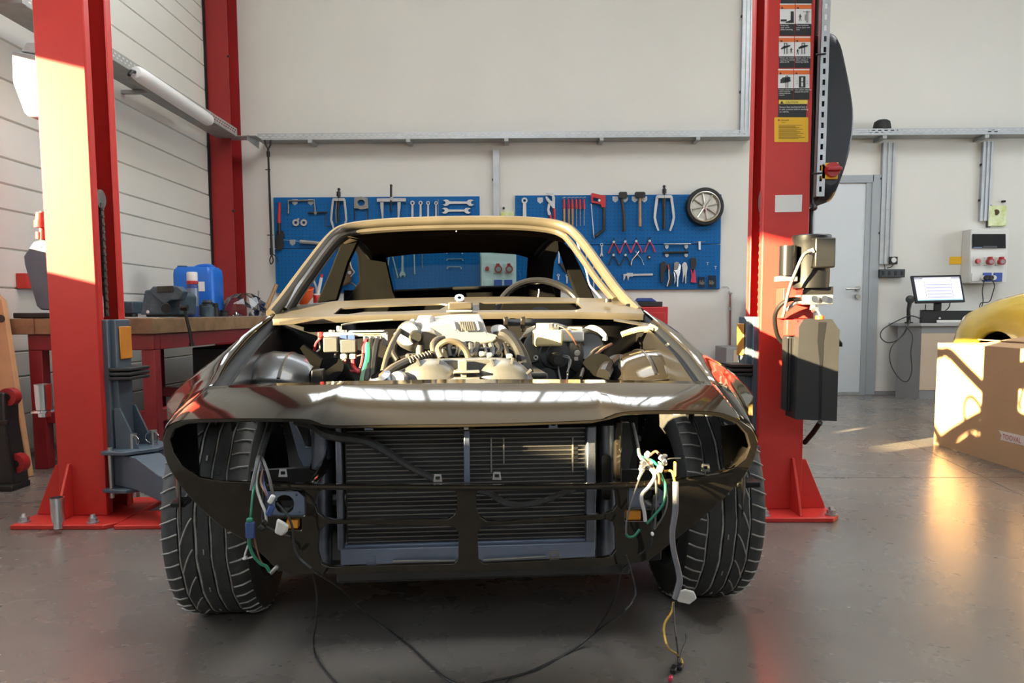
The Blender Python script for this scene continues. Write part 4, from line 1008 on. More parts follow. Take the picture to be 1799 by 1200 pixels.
# ---- radiator and front structure
RV = .16
def fr(px, py, dv=0): return CP(px, py, RV+dv)
core = MB().bb(fr(610, 960), fr(1030, 744, .06)); ro = cadd(core, 'radiator', 'radiator_black', smooth=0)
f0 = fr(612, 950, -.004); f1 = fr(1028, 950, -.004)
fin = MB().bb((f0.x, RV-.006, 0), (f1.x, RV-.0005, .0024)); fo = cadd(fin, 'radiator_tube', 'radiator_fin', ro, smooth=0)
zt_, zb_ = fr(800, 748).z, fr(800, 955).z; fo.location.z = zb_
copies(fo, 27, (0, 0, (zt_-zb_)/27))
def strip(px0, py0, px1, py1, v0, v1, name, mt, par=None, **k): return cadd(MB().bb(CP(px0, py0, v0), CP(px1, py1, v1)), name, mt, par, **k)
strip(598, 965, 1040, 975, .130, .17, 'radiator_base_rail', 'strut_blue', bev=.003)
strip(604, 958, 1034, 964, .145, .17, 'radiator_lower_edge', 'strut_blue', bev=.002)
for x0, x1, nm in ((593, 603, 'radiator_side_rail'), (1030, 1043, 'radiator_side_rail')): strip(x0, 968, x1, 745, .135, .17, nm, 'radiator_tank', bev=.004)
for a, b in (((566, 990), (566, 752)), ((1066, 982), (1066, 746))):
    A_ = CP(*a, .20); B_ = CP(*b, .20); cadd(MB().tube([A_, B_], .024, 16), 'radiator_end_tank', 'radiator_tank')
p = CP(1066, 822, .17); cadd(MB().prism([CP(x, y, .172) for x, y in rrect(1056, 798, 1073, 878, 7)], (0, -.004, 0)), 'side_tank_slot', 'car_inner')
strip(1080, 848, 1090, 738, .12, .14, 'bracket_post', 'car_paint', bev=.004)
strip(815.5, 848, 825, 755, .09, .10, 'bonnet_lock_stay', 'strut_blue', bev=.002)
strip(806, 758, 832, 747, .07, .10, 'bonnet_lock', 'brown_plastic', bev=.004); strip(815, 755, 823, 750, .064, .07, 'lock_eye', 'steel')
for px, py, mt in ((652, 985, 'strut_blue'), (974, 975, 'steel_dull'), (769, 840, 'alu_bright'), (873, 836, 'alu_bright'), (383, 829, 'dark_steel'), (497, 831, 'galv_dull'), (1240, 822, 'steel_dull'), (648, 749, 'strut_blue'), (972, 745, 'strut_blue')):
    w_ = 10 if py > 900 else 8
    pts = [(px-w_, py+7), (px-w_*.75, py-7), (px+w_*.75, py-7), (px+w_, py+7)]; hole = rrect(px-4, py-3, px+4, py+3, .5, 1)
    cadd(MB().plate(pts, [hole], lambda x, y: CF(x, y, .03), (0, .002, 0)), 'grille_clip', mt)
for x in (862, 884, 1005): strip(x, 830 if x != 884 else 815, x+2, 768, .148, .152, 'condenser_stay', 'steel_dull')
# lower cross member seen behind the opening
strip(590, 996, 1085, 978, .16, .30, 'lower_crossmember', 'car_inner', bev=.006)
cadd(MB().tube([CP(690, 986, .12), CP(800, 985, .12)], .003, 6), 'stone_guard_wire', 'steel_dull'); cadd(MB().tube([CP(850, 984, .12), CP(960, 978, .12)], .003, 6), 'stone_guard_wire', 'steel_dull')
# left scoop panel and brackets behind the headlight opening
sc1 = [[CP(x, y, v) for x, y, v in row] for row in ([(545, 752, .26), (550, 790, .25), (546, 820, .22), (540, 850, .12)], [(568, 748, .20), (574, 790, .18), (566, 815, .16), (556, 850, .10)], [(583, 753, .24), (590, 775, .24), (588, 795, .22), (572, 830, .14)])]
cadd(MB().grid([crs(r, 4) for r in sc1]), 'air_scoop', 'car_paint', solid=.004)
wallpoly([(508, 742), (516, 742), (530, 770), (536, 786), (548, 786), (548, 846), (540, 832), (524, 800)], .30, .01, 'headlight_bracket', 'strut_blue')
wallpoly([(1090, 742), (1105, 742), (1112, 790), (1100, 846), (1092, 846)], .30, .01, 'headlight_bracket', 'dark_grey')
wallpoly([(440, 828), (545, 822), (548, 846), (440, 846)], .24, .02, 'headlight_floor', 'car_primer')
wallpoly([(1093, 826), (1170, 826), (1170, 846), (1093, 846)], .24, .02, 'headlight_floor', 'car_primer')
for s, x0, x1 in ((-1, 300, 345), (1, 1266, 1318)):
    wallpoly([(x0, 748), (x1, 744), (x1-s*6, 840), (x0+6, 820)], .40, .006, 'headlight_bucket_wall', 'car_primer')
# right bucket liner catches the sun
cadd(MB().grid([[CP(1318, 790, .16), CP(1308, 808, .15), CP(1288, 825, .14), CP(1262, 836, .13)], [CP(1300, 782, .26), CP(1294, 800, .26), CP(1280, 818, .26), CP(1256, 832, .26)]]), 'bucket_liner', 'car_paint', solid=.003)
# fog lamp mounting plates and indicator lamps
def fogplate(x0, y0, x1, y1, cx, cy, r):
    cadd(MB().plate([(x0, y0), (x1-12, y0), (x1, y0+10), (x1, y1), (x0, y1)], [ellipse(cx, cy, r, r, 24)]+[ellipse(x, y, 2, 2, 6) for x, y in ((x0+8, y0+5), (x1-14, y0+6), (x1-9, y1-6))], lambda x, y: CF(x, y, .012), (0, .004, 0)), 'fog_lamp_plate', 'strut_blue')
    cadd(MB().cyl(CF(cx, cy, .016), CF(cx, cy, .016)+Vector((0, .05, 0)), r/860, n=24, caps=False), 'fog_lamp_cup', 'car_inner')
fogplate(462, 864, 535, 906, 500, 886, 17); fogplate(1105, 857, 1169, 892, 1141, 874, 16)
for (x0, y0, x1, y1), mt in (((503, 913, 524, 929), 'amber'), ((1100, 897, 1126, 914), 'amber')):
    cadd(MB().prism([CF(x, y, .010) for x, y in rrect(x0, y0, x1, y1, 2, 2)], (0, .02, 0)), 'indicator_lamp', mt, bev=.002)
for (x0, y0, x1, y1) in ((486, 911, 530, 932), (1098, 896, 1163, 916)):
    cadd(MB().prism([CF(x, y, .04) for x, y in ((x0, y0), (x1, y0), (x1, y1), (x0, y1))], (0, .01, 0)), 'lamp_recess', 'car_primer')
# small jacking bracket at the left corner
cadd(MB().bb(CP(298, 893, .30), CP(338, 872, .36)), 'corner_bracket', 'car_primer', bev=.004)
cadd(MB().bb(CP(1295, 858, .34), CP(1322, 838, .40)), 'corner_bracket', 'car_primer', bev=.004)
# ================================================================== ENGINE BAY
def ep(px, py, v): return CP(px, py, v)
blk = cadd(MB().bb((-.20, .60, .28), (.24, 1.02, .70)).bb((-.12, .55, .30), (.16, .62, .60)), 'engine_block', 'dark_steel', bev=.01)
tc_ = [(686, 690), (694, 664), (712, 647), (735, 637), (765, 632), (880, 630), (903, 637), (922, 652), (938, 674), (946, 700), (940, 740), (690, 740)]
cadd(MB().prism([ep(x, y, .56) for x, y in smooth2(tc_[:10], 3)+tc_[10:]], (0, .06, 0)), 'timing_cover', 'alu_cast', blk, bev=.008, seg=3)
for cx in (757, 885):
    p = ep(cx, 686, .555)
    cadd(MB().lathe([(.088, 0), (.086, .012), (.07, .03), (.05, .038), (0, .040)], p, (0, -1, 0), 36), 'cam_pulley_cap', 'alu_cast', blk)
    for a in (38, 75, 112, 148): cadd(MB().box(p+Vector((math.cos(math.radians(a))*.086, -.012, math.sin(math.radians(a))*.086)), (.005, .03, .018), Matrix.Rotation(math.radians(90-a), 3, 'Y')), 'cap_tab', 'alu_cast', blk, smooth=0)
br = MB()
for y in (652, 664): br.bb(ep(797, y, .50), ep(842, y+1.6, .545))
br.bb(ep(810, 664, .515), ep(820, 652, .535)).bb(ep(805, 652, .52), ep(820, 632, .55))
cadd(br, 'belt_bracket', 'steel_dull', blk, bev=.002)
# plenum with ribs
pl = [(741, 590), (744, 573), (760, 568), (790, 564), (849, 563), (852, 572), (857, 586), (874, 588), (875, 597), (866, 603), (838, 607), (815, 605), (790, 603), (770, 600), (752, 600)]
A = [ep(x, y, .80) for x, y in pl]
po = cadd(MB().slab(A, [p+Vector((0, .16, .02 if p.z > .83 else 0)) for p in A]), 'intake_plenum', 'alu_bright', blk, bev=.008, seg=3)
for k in range(7):
    a = ep(808+k*3.6, 564, .80); b = ep(812+k*3.6, 581, .79)
    cadd(MB().tube([a, b+Vector((0, -.002, 0))], .0022, 5), 'plenum_rib', 'alu_cast', po and blk)
for x in (797, 838): cadd(MB().tube([ep(x, 564, .80), ep(x+4, 580, .79)], .005, 6), 'plenum_rib', 'steel_dull', blk)
cadd(MB().cyl(ep(748, 575, .86), ep(750, 598, .80), .040, .034, n=20), 'throttle_throat', 'alu_bright', blk)
cadd(MB().cyl(ep(738, 566, .90), ep(760, 566, .88), .022, n=16), 'throttle_cap', 'alu_bright', blk)
cadd(MB().lathe([(0, .03), (.035, .03), (.045, .015), (.045, -.03), (.03, -.05), (0, -.05)], ep(722, 590, .82), (-.3, -.9, .2), 20), 'throttle_body', 'alu_cast', blk)
cadd(MB().bb(ep(716, 605, .80), ep(742, 592, .86)), 'throttle_bracket', 'alu_cast', blk, bev=.006)
cadd(MB().lathe([(0, .012), (.016, .012), (.022, 0), (.022, -.012), (0, -.012)], ep(731, 592, .77), (0, -1, 0), 18), 'throttle_spindle', 'dark_steel', blk)
cadd(MB().cyl(ep(738, 622, .80), ep(738, 606, .80), .013, n=14), 'sensor', 'alu_cast', blk)
cadd(MB().bb(ep(712, 628, .78), ep(745, 620, .86)), 'manifold_flange', 'alu_cast', blk, bev=.003)
for k in range(6): cadd(MB().bb(ep(716+k*7, 631, .775), ep(719+k*7, 622, .785)), 'manifold_fin', 'alu_cast', blk, smooth=0)
# cylinder head between the pipes
cadd(MB().bb(ep(775, 630, .72), ep(905, 606, .90)), 'cylinder_head', 'dark_steel', blk, bev=.006)
rnd = random.Random(3)
for k in range(9):
    x = 790+k*12; cadd(MB().tube([ep(x, 606, .75), ep(x+rnd.uniform(-4, 6), 616, .72), ep(x+rnd.uniform(-6, 8), 628, .70)], rnd.choice((.006, .009, .012)), 7, k=3), 'intake_pipe', rnd.choice(('alu_cast', 'alu_cast', 'hose_tan', 'dark_steel')), blk)
for x, y in ((842, 622), (855, 624), (890, 626)): cadd(MB().bb(ep(x, y+5, .64), ep(x+9, y-5, .68)), 'head_lug', 'alu_bright', blk, bev=.004)
p = ep(877, 623, .66); cadd(MB().lathe([(.006, -.006), (.011, -.006), (.011, .006), (.006, .006), (.006, -.006)], p, (0, 1, 0), 16), 'lifting_eye', 'dark_steel', blk)
# corrugated pipe right of the plenum
m = MB()
for k in range(9): m.lathe([(.012, -.003), (.016, 0), (.012, .003)], ep(892+k*1.2, 592+k*4.5, .78), ep(893, 597, .78)-ep(892, 592, .78), 12)
cadd(m, 'corrugated_pipe', 'hose_tan', blk)
def hose(name, pts, r, mt, par=blk, k=6, n=10): return cadd(MB().tube([ep(*p) for p in pts], r, n, k=k), name, mt, par)
hose('coolant_hose', [(668, 672, .56), (672, 655, .58), (680, 625, .64), (692, 597, .72), (708, 575, .84), (724, 568, .92)], .0075, 'hose_tan')
hose('vacuum_hose', [(725, 565, .9), (728, 572, .86), (734, 570, .86)], .010, 'alu_bright')
hose('breather_hose', [(672, 663, .52), (690, 648, .56), (720, 634, .62), (755, 626, .66)], .013, 'hose_tan')
m = MB()
for k in range(8): m.lathe([(.014, -.0025), (.0165, 0), (.014, .0025)], ep(720+k*5, 637-k*1.7, .61+k*.007), Vector((1, .3, .25)), 12)
cadd(m, 'breather_rings', 'hose_tan', blk)
hose('fuel_hose', [(772, 632, .66), (762, 620, .67), (760, 605, .70), (768, 596, .74), (780, 594, .76)], .008, 'hose_tan')
hose('fuel_hose', [(776, 630, .64), (770, 612, .66), (784, 600, .66), (804, 602, .66), (818, 615, .66), (824, 632, .66)], .0095, 'hose_tan')
hose('heater_hose', [(882, 588, .80), (893, 592, .78), (906, 605, .74), (918, 628, .70), (926, 655, .64), (930, 690, .6)], .019, 'hose')
hose('elbow_pipe', [(868, 580, .86), (878, 578, .84), (886, 584, .82)], .014, 'alu_bright')
hose('small_pipe', [(694, 590, .92), (702, 583, .92), (712, 580, .90)], .008, 'alu_bright')
hose('side_hose', [(712, 598, .86), (696, 604, .84), (692, 620, .82), (700, 634, .8)], .010, 'hose')
cadd(MB().lathe([(0, .02), (.02, .02), (.026, 0), (.026, -.03), (0, -.03)], ep(700, 668, .52), (-.2, -1, .3), 18), 'filler_neck', 'alu_bright', blk)
cadd(MB().lathe([(.02, .03), (.034, .02), (.036, -.02), (.02, -.03)], ep(672, 674, .52), (-.5, -.4, 1), 18), 'hose_clamp_joint', 'radiator_tank', blk)
# fuse / relay box
fb = cadd(MB().bb(ep(568, 592, .96), ep(682, 583, 1.02)), 'relay_panel', 'plastic_grey', bev=.004)
cadd(MB().bb(ep(612, 584, .95), ep(676, 580, 1.02)), 'relay_panel_lid', 'plastic_white', fb, bev=.003)
cadd(MB().bb(ep(568, 619, .93), ep(596, 592, .98)), 'relay', 'relay_grey', fb, bev=.003); cadd(MB().bb(ep(598, 620, .92), ep(628, 596, .97)), 'relay', 'relay_grey', fb, bev=.003)
for x in (598, 614): cadd(MB().bb(ep(x, 631, .93), ep(x+13, 621, .97)), 'connector', 'plastic_white', fb, bev=.003)
for x in (605, 619): cadd(MB().bb(ep(x-8, 596, .955), ep(x+4, 588, .96)), 'fuse', 'cable_blue', fb, smooth=0)
for x in (643, 653, 664): cadd(MB().cyl(ep(x, 598, .95), ep(x, 593, .955), .010, n=10), 'terminal', 'chrome', fb)
cadd(MB().bb(ep(638, 600, .96), ep(670, 586, .985)), 'terminal_frame', 'steel_dull', fb, smooth=0); cadd(MB().bb(ep(672, 607, .955), ep(681, 588, .965)), 'end_plate', 'plastic_grey', fb, smooth=0)
cadd(MB().cyl(ep(596, 584, .98), ep(596, 573, .98), .009, n=10), 'stud', 'alu_bright', fb)
for x in (583, 604): cadd(MB().cyl(ep(x, 583, .97), ep(x, 580, .97), .010, n=10), 'screw_head', 'steel', fb)
cadd(MB().bb(ep(558, 594, .97), ep(568, 583, 1.0)), 'red_cover', 'tool_red', fb, bev=.003)
for pts, mt, r in (([(643, 597, .95), (640, 612, .93), (640, 622, .92)], 'cable_red', .008), ([(653, 597, .95), (651, 615, .92), (648, 640, .86), (644, 672, .76)], 'hose', .010), ([(663, 598, .95), (660, 612, .92), (656, 640, .86), (653, 672, .76)], 'hose', .011), ([(646, 605, .94), (646, 630, .88), (640, 655, .82), (636, 675, .76)], 'cable_green', .010), ([(638, 622, .92), (635, 640, .92), (628, 652, .92), (605, 651, .94)], 'cable_red', .005), ([(620, 632, .94), (622, 645, .93), (632, 654, .9), (634, 645, .9)], 'cable_red', .007), ([(608, 632, .94), (600, 644, .94), (590, 642, .95), (582, 636, .96)], 'cable_red', .004), ([(590, 620, .97), (588, 630, .97), (596, 634, .95), (640, 622, .93)], 'cable_black', .003), ([(568, 588, .98), (560, 596, .99), (562, 612, 1.0), (556, 618, 1.0)], 'cable_white', .003), ([(566, 592, .98), (556, 602, .99), (552, 616, 1.0)], 'cable_red', .004), ([(600, 571, 1.0), (630, 566, 1.02), (690, 562, 1.03)], 'cable_grey', .003)):
    cadd(MB().tube([ep(*p) for p in pts], r, 7, k=5), 'cable', mt, fb)
cadd(MB().prism([ep(x, y, .70) for x, y in ((527, 612), (532, 606), (566, 632), (560, 650), (545, 640))], (0, .03, 0)), 'battery_tray_side', 'interior')
cadd(MB().lathe([(0, .02), (.055, .02), (.06, .0), (.06, -.05), (0, -.05)], ep(578, 660, .72), (-.3, -.6, .7), 24), 'alternator_cover', 'interior')
cadd(MB().prism([ep(x, y, .62) for x, y in ((546, 650), (567, 649), (568, 678), (546, 678))], (0, .05, 0)), 'support_box', 'car_inner', bev=.004)
# brake servo with reservoir
p = ep(972, 622, .98)
sv = cadd(MB().lathe([(0, .055), (.028, .055), (.03, .045), (.048, .043), (.052, .03), (.082, .022), (.100, .008), (.104, -.01), (.100, -.05), (0, -.06)], p, (0, -1, .05), 40), 'brake_servo', 'blue_grey')
sv.data.materials.clear(); sv.data.materials.append(M['dark_grey'])
for a in range(0, 360, 60): cadd(MB().tube([p+Vector((math.cos(math.radians(a+20))*.055, -.032, math.sin(math.radians(a+20))*.055)), p+Vector((math.cos(math.radians(a+20))*.096, -.014, math.sin(math.radians(a+20))*.096))], .005, 6), 'servo_rib', 'black_plastic', sv)
cadd(MB().cyl(p+Vector((-.004, -.04, -.012)), p+Vector((-.004, -.12, -.012)), .024, .020, n=20), 'master_cylinder', 'dark_steel', sv)
cadd(MB().cyl(p+Vector((-.004, -.12, -.012)), p+Vector((-.004, -.135, -.012)), .014, n=16), 'cylinder_plug', 'black_plastic', sv)
cadd(MB().cyl(ep(960, 664, .86), ep(960, 664, .84), .032, n=20), 'lower_cap', 'black_plastic', sv)
for x, y in ((941, 628),): cadd(MB().lathe([(.004, 0), (.008, 0), (.008, -.006), (.004, -.006)], ep(x, y, .93), (0, 1, 0), 14), 'servo_nut', 'chrome', sv)
r0 = cadd(MB().bb(ep(939, 609, .86), ep(983, 579, .93)), 'fluid_reservoir', 'reservoir', bev=.008, seg=3)
cadd(MB().cyl(ep(957, 580, .895), ep(957, 568, .895), .027, n=20), 'reservoir_cap', 'plastic_white', r0)
cadd(MB().bb(ep(966, 576, .88), ep(975, 569, .91)), 'level_switch', 'plastic_grey', r0, bev=.002)
r1 = cadd(MB().bb(ep(987, 601, .94), ep(1022, 580, .99)), 'clutch_reservoir', 'plastic_white', bev=.008, seg=3)
cadd(MB().bb(ep(1000, 582, .95), ep(1020, 574, .99)), 'clutch_reservoir_cap', 'reservoir', r1, bev=.003)
cadd(MB().bb(ep(986, 586, .94), ep(1000, 578, .99)), 'bracket', 'plastic_white', r1, bev=.003)
cadd(MB().lathe([(0, .03), (.02, .03), (.026, 0), (.022, -.05), (0, -.05)], ep(1006, 616, .96), (.2, -.3, 1), 18), 'clutch_cylinder', 'steel_dull')
p = ep(1014, 620, .92); cadd(MB().lathe([(.0, 0), (.006, 0), (.006, .003), (.010, .003), (.010, -.003), (0, -.003)], p, (0, -1, 0), 16), 'washer', 'chrome')
cadd(MB().bb(ep(1009, 634, .92), ep(1015, 627, .93)), 'pipe_nut', 'plastic_white', bev=.002)
for pts, mt, r in (([(984, 574, .89), (994, 578, .88), (1008, 595, .88), (1018, 612, .9)], 'cable_brown', .0018), ([(976, 572, .89), (990, 576, .87), (1004, 592, .87), (1017, 612, .9)], 'cable_brown', .0018), ([(1060, 608, .95), (1044, 616, .9), (1034, 628, .86), (1026, 645, .8), (1020, 664, .74)], 'hose_tan', .006), ([(1074, 605, .96), (1058, 614, .92), (1044, 626, .88), (1036, 640, .84)], 'cable_brown', .006), ([(990, 625, .9), (1000, 628, .88), (999, 645, .84), (996, 668, .78)], 'cable_grey', .003), ([(975, 625, .9), (992, 628, .88), (1003, 634, .86), (996, 655, .8)], 'cable_grey', .003), ([(980, 640, .88), (982, 655, .84), (986, 672, .78)], 'cable_grey', .003)):
    cadd(MB().tube([ep(*q) for q in pts], r, 7, k=5), 'bay_cable', mt)
# bright metal piece painted as the sunlit bulkhead edge left of servo, upright stays, arched pipe
cadd(MB().prism([ep(x, y, 1.04) for x, y in ((907, 602), (912, 600), (922, 588), (938, 580), (940, 572), (926, 577), (920, 586))], (0, .01, 0)), 'lit_bulkhead_edge', 'alu_bright')
for x in (915, 885): cadd(MB().bb(ep(x, 583, 1.03), ep(x+7, 556, 1.05)), 'bulkhead_stay', 'car_paint', bev=.003)
cadd(MB().tube([ep(*q) for q in ((1026, 582, 1.0), (1038, 576, .98), (1052, 580, .96), (1062, 590, .95), (1063, 598, .95))], .009, 8, k=5), 'arched_pipe', 'cable_white')
cadd(MB().tube([ep(*q) for q in ((1094, 588, 1.0), (1112, 582, .98), (1128, 579, .98), (1146, 580, .98))], .011, 8, k=5), 'bulkhead_pipe', 'sealer')
cadd(MB().lathe([(0, .01), (.045, .01), (.05, 0), (.05, -.03), (0, -.03)], ep(1036, 610, 1.0), (-.2, -1, .2), 20), 'heater_blanking_plate', 'car_inner')
cadd(MB().tube([ep(*q) for q in ((1060, 660, .72), (1068, 645, .78), (1080, 636, .84), (1090, 634, .86))], .022, 10, k=5), 'steering_box_pipe', 'car_inner')
cadd(MB().lathe([(0, .04), (.05, .035), (.06, 0), (.06, -.1), (0, -.1)], ep(1052, 655, .80), (-.3, -.8, .5), 20), 'steering_damper', 'interior')

# ================================================================== LOOSE WIRING (hangs from the car)
def wire(name, pts, r, mt, k=6, n=7):
    return cadd(MB().tube([Vector(p) for p in pts], r, n, k=k), name, mt)
def cpl(L, v): return [CP(x, y, v) if len(q) == 2 else CP(x, y, q[2]) for q in L for x, y in [q[:2]]]
wire('wiring_loom', cpl([(520, 740, .20), (548, 746, .17), (570, 760, .14), (592, 767, .125), (622, 770, .125), (652, 778, .125), (690, 800, .125), (720, 820, .125), (752, 836, .125), (768, 843, .12)], .12), [.010, .012, .011, .010, .008, .007], 'loom_tape')
wire('wiring_loom', cpl([(838, 862, .115), (862, 868, .105), (890, 884, .10), (925, 886, .10), (960, 878, .10), (985, 868, .105), (1010, 860, .11)], .1), [.005, .008, .007, .007, .005], 'loom_tape')
top = [(474, 745, .20), (466, 768, .16), (458, 795, .10)]
for tail, mt, r in (([(450, 812, .03), (448, 845, -.0), (444, 870, -.02), (441, 900, -.03), (440, 912, -.03)], 'cable_green', .0024), ([(455, 815, .03), (450, 850, -.0), (458, 880, -.02), (466, 900, -.03), (468, 920, -.03)], 'cable_white', .0030), ([(462, 820, .03), (458, 845, 0), (466, 865, -.02), (474, 880, -.02)], 'cable_brown', .0024), ([(460, 822, .03), (463, 850, 0), (470, 870, -.02), (477, 885, -.02)], 'cable_blue', .0028), ([(464, 812, .03), (472, 835, 0), (478, 862, -.01), (484, 880, -.01)], 'cable_grey', .0032), ([(453, 810, .03), (446, 840, 0), (442, 862, -.01)], 'cable_grey', .004), ([(459, 806, .05), (461, 835, .01), (462, 870, -.01), (461, 915, -.02)], 'cable_black', .002)):
    wire('harness_wire', cpl(top+tail, 0), r, mt)
wire('harness_wire', cpl([(476, 740, .20), (470, 760, .17), (462, 785, .12), (455, 810, .05)], .1), .008, 'loom_tape')
wire('harness_wire', cpl([(440, 935, -.03), (438, 955, -.03), (445, 975, -.03), (458, 990, -.03), (468, 995, -.03), (474, 1005, -.03)], 0), .0036, 'cable_green')
wire('harness_wire', cpl([(446, 938, -.03), (450, 960, -.03), (458, 985, -.03), (470, 1000, -.03)], 0), .0018, 'cable_brown')
wire('harness_wire', cpl([(436, 958, -.03), (430, 980, -.03), (446, 978, -.03)], 0), .0020, 'cable_white')
wire('harness_wire', cpl([(468, 925, -.035), (485, 933, -.035), (510, 943, -.035)], 0), .0018, 'cable_black')
def conn(px, py, v, w_, h_, mt, name='connector', rz=0): 
    c = CP(px, py, v); return cadd(MB().box(c, (w_, .012, h_), Matrix.Rotation(rz, 3, 'Y')), name, mt, bev=.003)
conn(440, 931, -.035, .018, .034, 'cable_blue'); conn(439, 914, -.035, .012, .010, 'cable_green'); conn(477, 877, -.03, .010, .018, 'plastic_white', rz=.5); conn(475, 897, -.03, .012, .022, 'cable_blue', rz=.4)
conn(460, 927, -.035, .014, .012, 'dark_steel', rz=.7); conn(466, 918, -.03, .010, .014, 'dark_steel', rz=-.5); conn(482, 1001, -.035, .008, .022, 'steel_dull', rz=.8); conn(430, 981, -.035, .008, .006, 'cable_white')
pp = [CP(x, y, -.04) for x, y in ((486, 912), (497, 918), (507, 924), (504, 936), (494, 943), (481, 937), (484, 925))]
cadd(MB().prism(pp, (0, .012, 0)), 'tape_wad', 'rag', bev=.004)
# long black lead: down over the front, along the floor to the right
lead = [CP(486, 884, -.02), CP(505, 905, -.03), CP(514, 930, -.03), CP(516, 955, -.03), CP(526, 980, -.03), CP(560, 1008, -.02)]
lead = [CAR_O+CU*p.x+CV*p.y+Vector((0, 0, p.z)) for p in lead]
fl_pts = [PZ(600, 1036, .14), PZ(640, 1075, .05), PZ(680, 1107, .004), PZ(720, 1135, .004), PZ(752, 1165, .004), PZ(790, 1196, .004), PZ(830, 1203, .004), PZ(870, 1195, .004), PZ(930, 1180, .004), PZ(1000, 1145, .004), PZ(1040, 1115, .03), PZ(1062, 1085, .09), PZ(1080, 1050, .16), PZ(1091, 1005, .26)]
def ww(pts): return [W2C(p) for p in pts]
wire('trailing_lead', ww(lead+fl_pts)+[CP(1110, 985, .06), CP(1140, 960, .02), CP(1145, 940, -.01), CP(1146, 900, -.02), CP(1150, 870, -.02)], .0026, 'cable_black', k=6)
wire('trailing_lead', ww([PZ(547, 1000, .28), PZ(556, 1040, .20), PZ(556, 1090, .08), PZ(551, 1125, .004), PZ(556, 1155, .004), PZ(585, 1195, .004), PZ(610, 1215, .004)]), .0022, 'cable_black')
wire('trailing_lead', ww([PZ(880, 1215, .004), PZ(900, 1190, .004), PZ(945, 1175, .004), PZ(1010, 1140, .004), PZ(1060, 1100, .05)])+[CP(1090, 1080, -.02), CP(1112, 1055, -.02), CP(1116, 1035, -.01), CP(1108, 1000, -.01), CP(1100, 975, -.01)], .0022, 'cable_black')
# right-hand harness
tr = [(1112, 745, .26), (1120, 780, .18), (1124, 800, .10)]
for tail, mt, r in (([(1135, 815, .05), (1150, 835, 0), (1140, 855, -.02), (1127, 872, -.03), (1132, 900, -.03), (1134, 916, -.03)], 'cable_white', .0040), ([(1140, 815, .05), (1156, 832, 0), (1158, 850, -.02)], 'cable_brown', .0028), ([(1150, 812, .05), (1164, 840, 0), (1169, 856, -.02), (1165, 885, -.03), (1150, 905, -.03), (1136, 920, -.03)], 'cable_green', .0030), ([(1135, 818, .05), (1124, 840, 0), (1110, 880, -.03), (1101, 915, -.03), (1100, 938, -.03)], 'cable_grey', .0018), ([(1148, 830, .03), (1153, 860, 0), (1152, 900, -.02), (1150, 930, -.02)], 'cable_grey', .0024), ([(1160, 835, .03), (1172, 870, 0), (1168, 900, -.02), (1150, 930, -.02)], 'cable_grey', .0018), ([(1130, 812, .06), (1126, 830, .02), (1122, 842, .0)], 'cable_white', .0030)):
    wire('harness_wire', cpl(tr+tail, 0), r, mt)
wire('harness_wire', cpl([(1100, 938, -.03), (1104, 943, -.03), (1114, 942, -.03), (1124, 930, -.03)], 0), .0028, 'cable_green')
rnd = random.Random(11)
for k in range(16):
    conn(1124+rnd.uniform(0, 44), 797+rnd.uniform(0, 38), .03+rnd.uniform(-.03, .05), rnd.uniform(.006, .013), rnd.uniform(.008, .016), rnd.choice(('plastic_white', 'plastic_white', 'chrome', 'steel', 'cable_white')), rz=rnd.uniform(-1, 1))
wire('harness_wire', cpl([(1142, 800, .06), (1152, 793, .06), (1160, 800, .05), (1168, 806, .04)], 0), .003, 'cable_brown')
wire('harness_wire', cpl([(1162, 812, .03), (1175, 806, .02), (1196, 805, .02)], 0), .0016, 'cable_black')
conn(1168, 801, .03, .010, .008, 'steel'); conn(1146, 938, -.03, .006, .008, 'plastic_white')
wire('harness_wire', cpl([(1168, 828, .02), (1180, 828, 0), (1185, 845, -.02)], 0), .0026, 'cable_yellow')
conn(1186, 824, -.02, .005, .032, 'amber', name='wire_end')
sl = [(1187, 846, -.03), (1187, 870, -.035), (1186, 900, -.035), (1181, 935, -.035), (1183, 965, -.035), (1191, 1000, -.03), (1194, 1020, -.03), (1189, 1040, -.03), (1185, 1052, -.03)]
wire('grey_sleeve', cpl(sl, 0), [.0065, .0065, .006, .006, .007, .006], 'grey_sleeve', n=10)
pp = [CP(x, y, -.02) for x, y in ((1190, 1040), (1205, 1036), (1220, 1040), (1225, 1052), (1212, 1063), (1192, 1058), (1186, 1050))]
cadd(MB().prism(pp, (0, .008, 0)), 'tape_wad', 'rag', bev=.003)
wy = [CP(1183, 1058, -.04), CP(1180, 1075, -.05), CP(1168, 1095, -.06), CP(1167, 1115, -.07), CP(1174, 1138, -.08)]
wy = [CAR_O+CU*p.x+CV*p.y+Vector((0, 0, p.z)) for p in wy]
wire('plug_wire', ww(wy+[PZ(1190, 1150, .03), PZ(1198, 1160, .02), PZ(1199, 1166, .015)]), .0024, 'cable_yellow')
wire('plug_wire', ww([wy[0], PY(1185, 1095, 1.60), PY(1189, 1130, 1.57), PZ(1191, 1150, .025), PZ(1190, 1168, .015)]), .0018, 'cable_black')
wire('plug_wire', ww([PZ(1205, 1114, .05), PZ(1206, 1125, .04), PZ(1199, 1142, .03), PZ(1193, 1165, .015)]), .0022, 'cable_black')
for px, py, mt, w_, h_ in ((1184, 1176, 'black_plastic', .014, .034), (1195, 1171, 'black_plastic', .013, .028), (1178, 1192, 'tool_pink', .010, .016)):
    c = W2C(PZ(px, py, .010)); cadd(MB().box(c, (w_, h_, .012), Matrix.Rotation(-.45, 3, 'Z')), 'plug', mt, bev=.003)
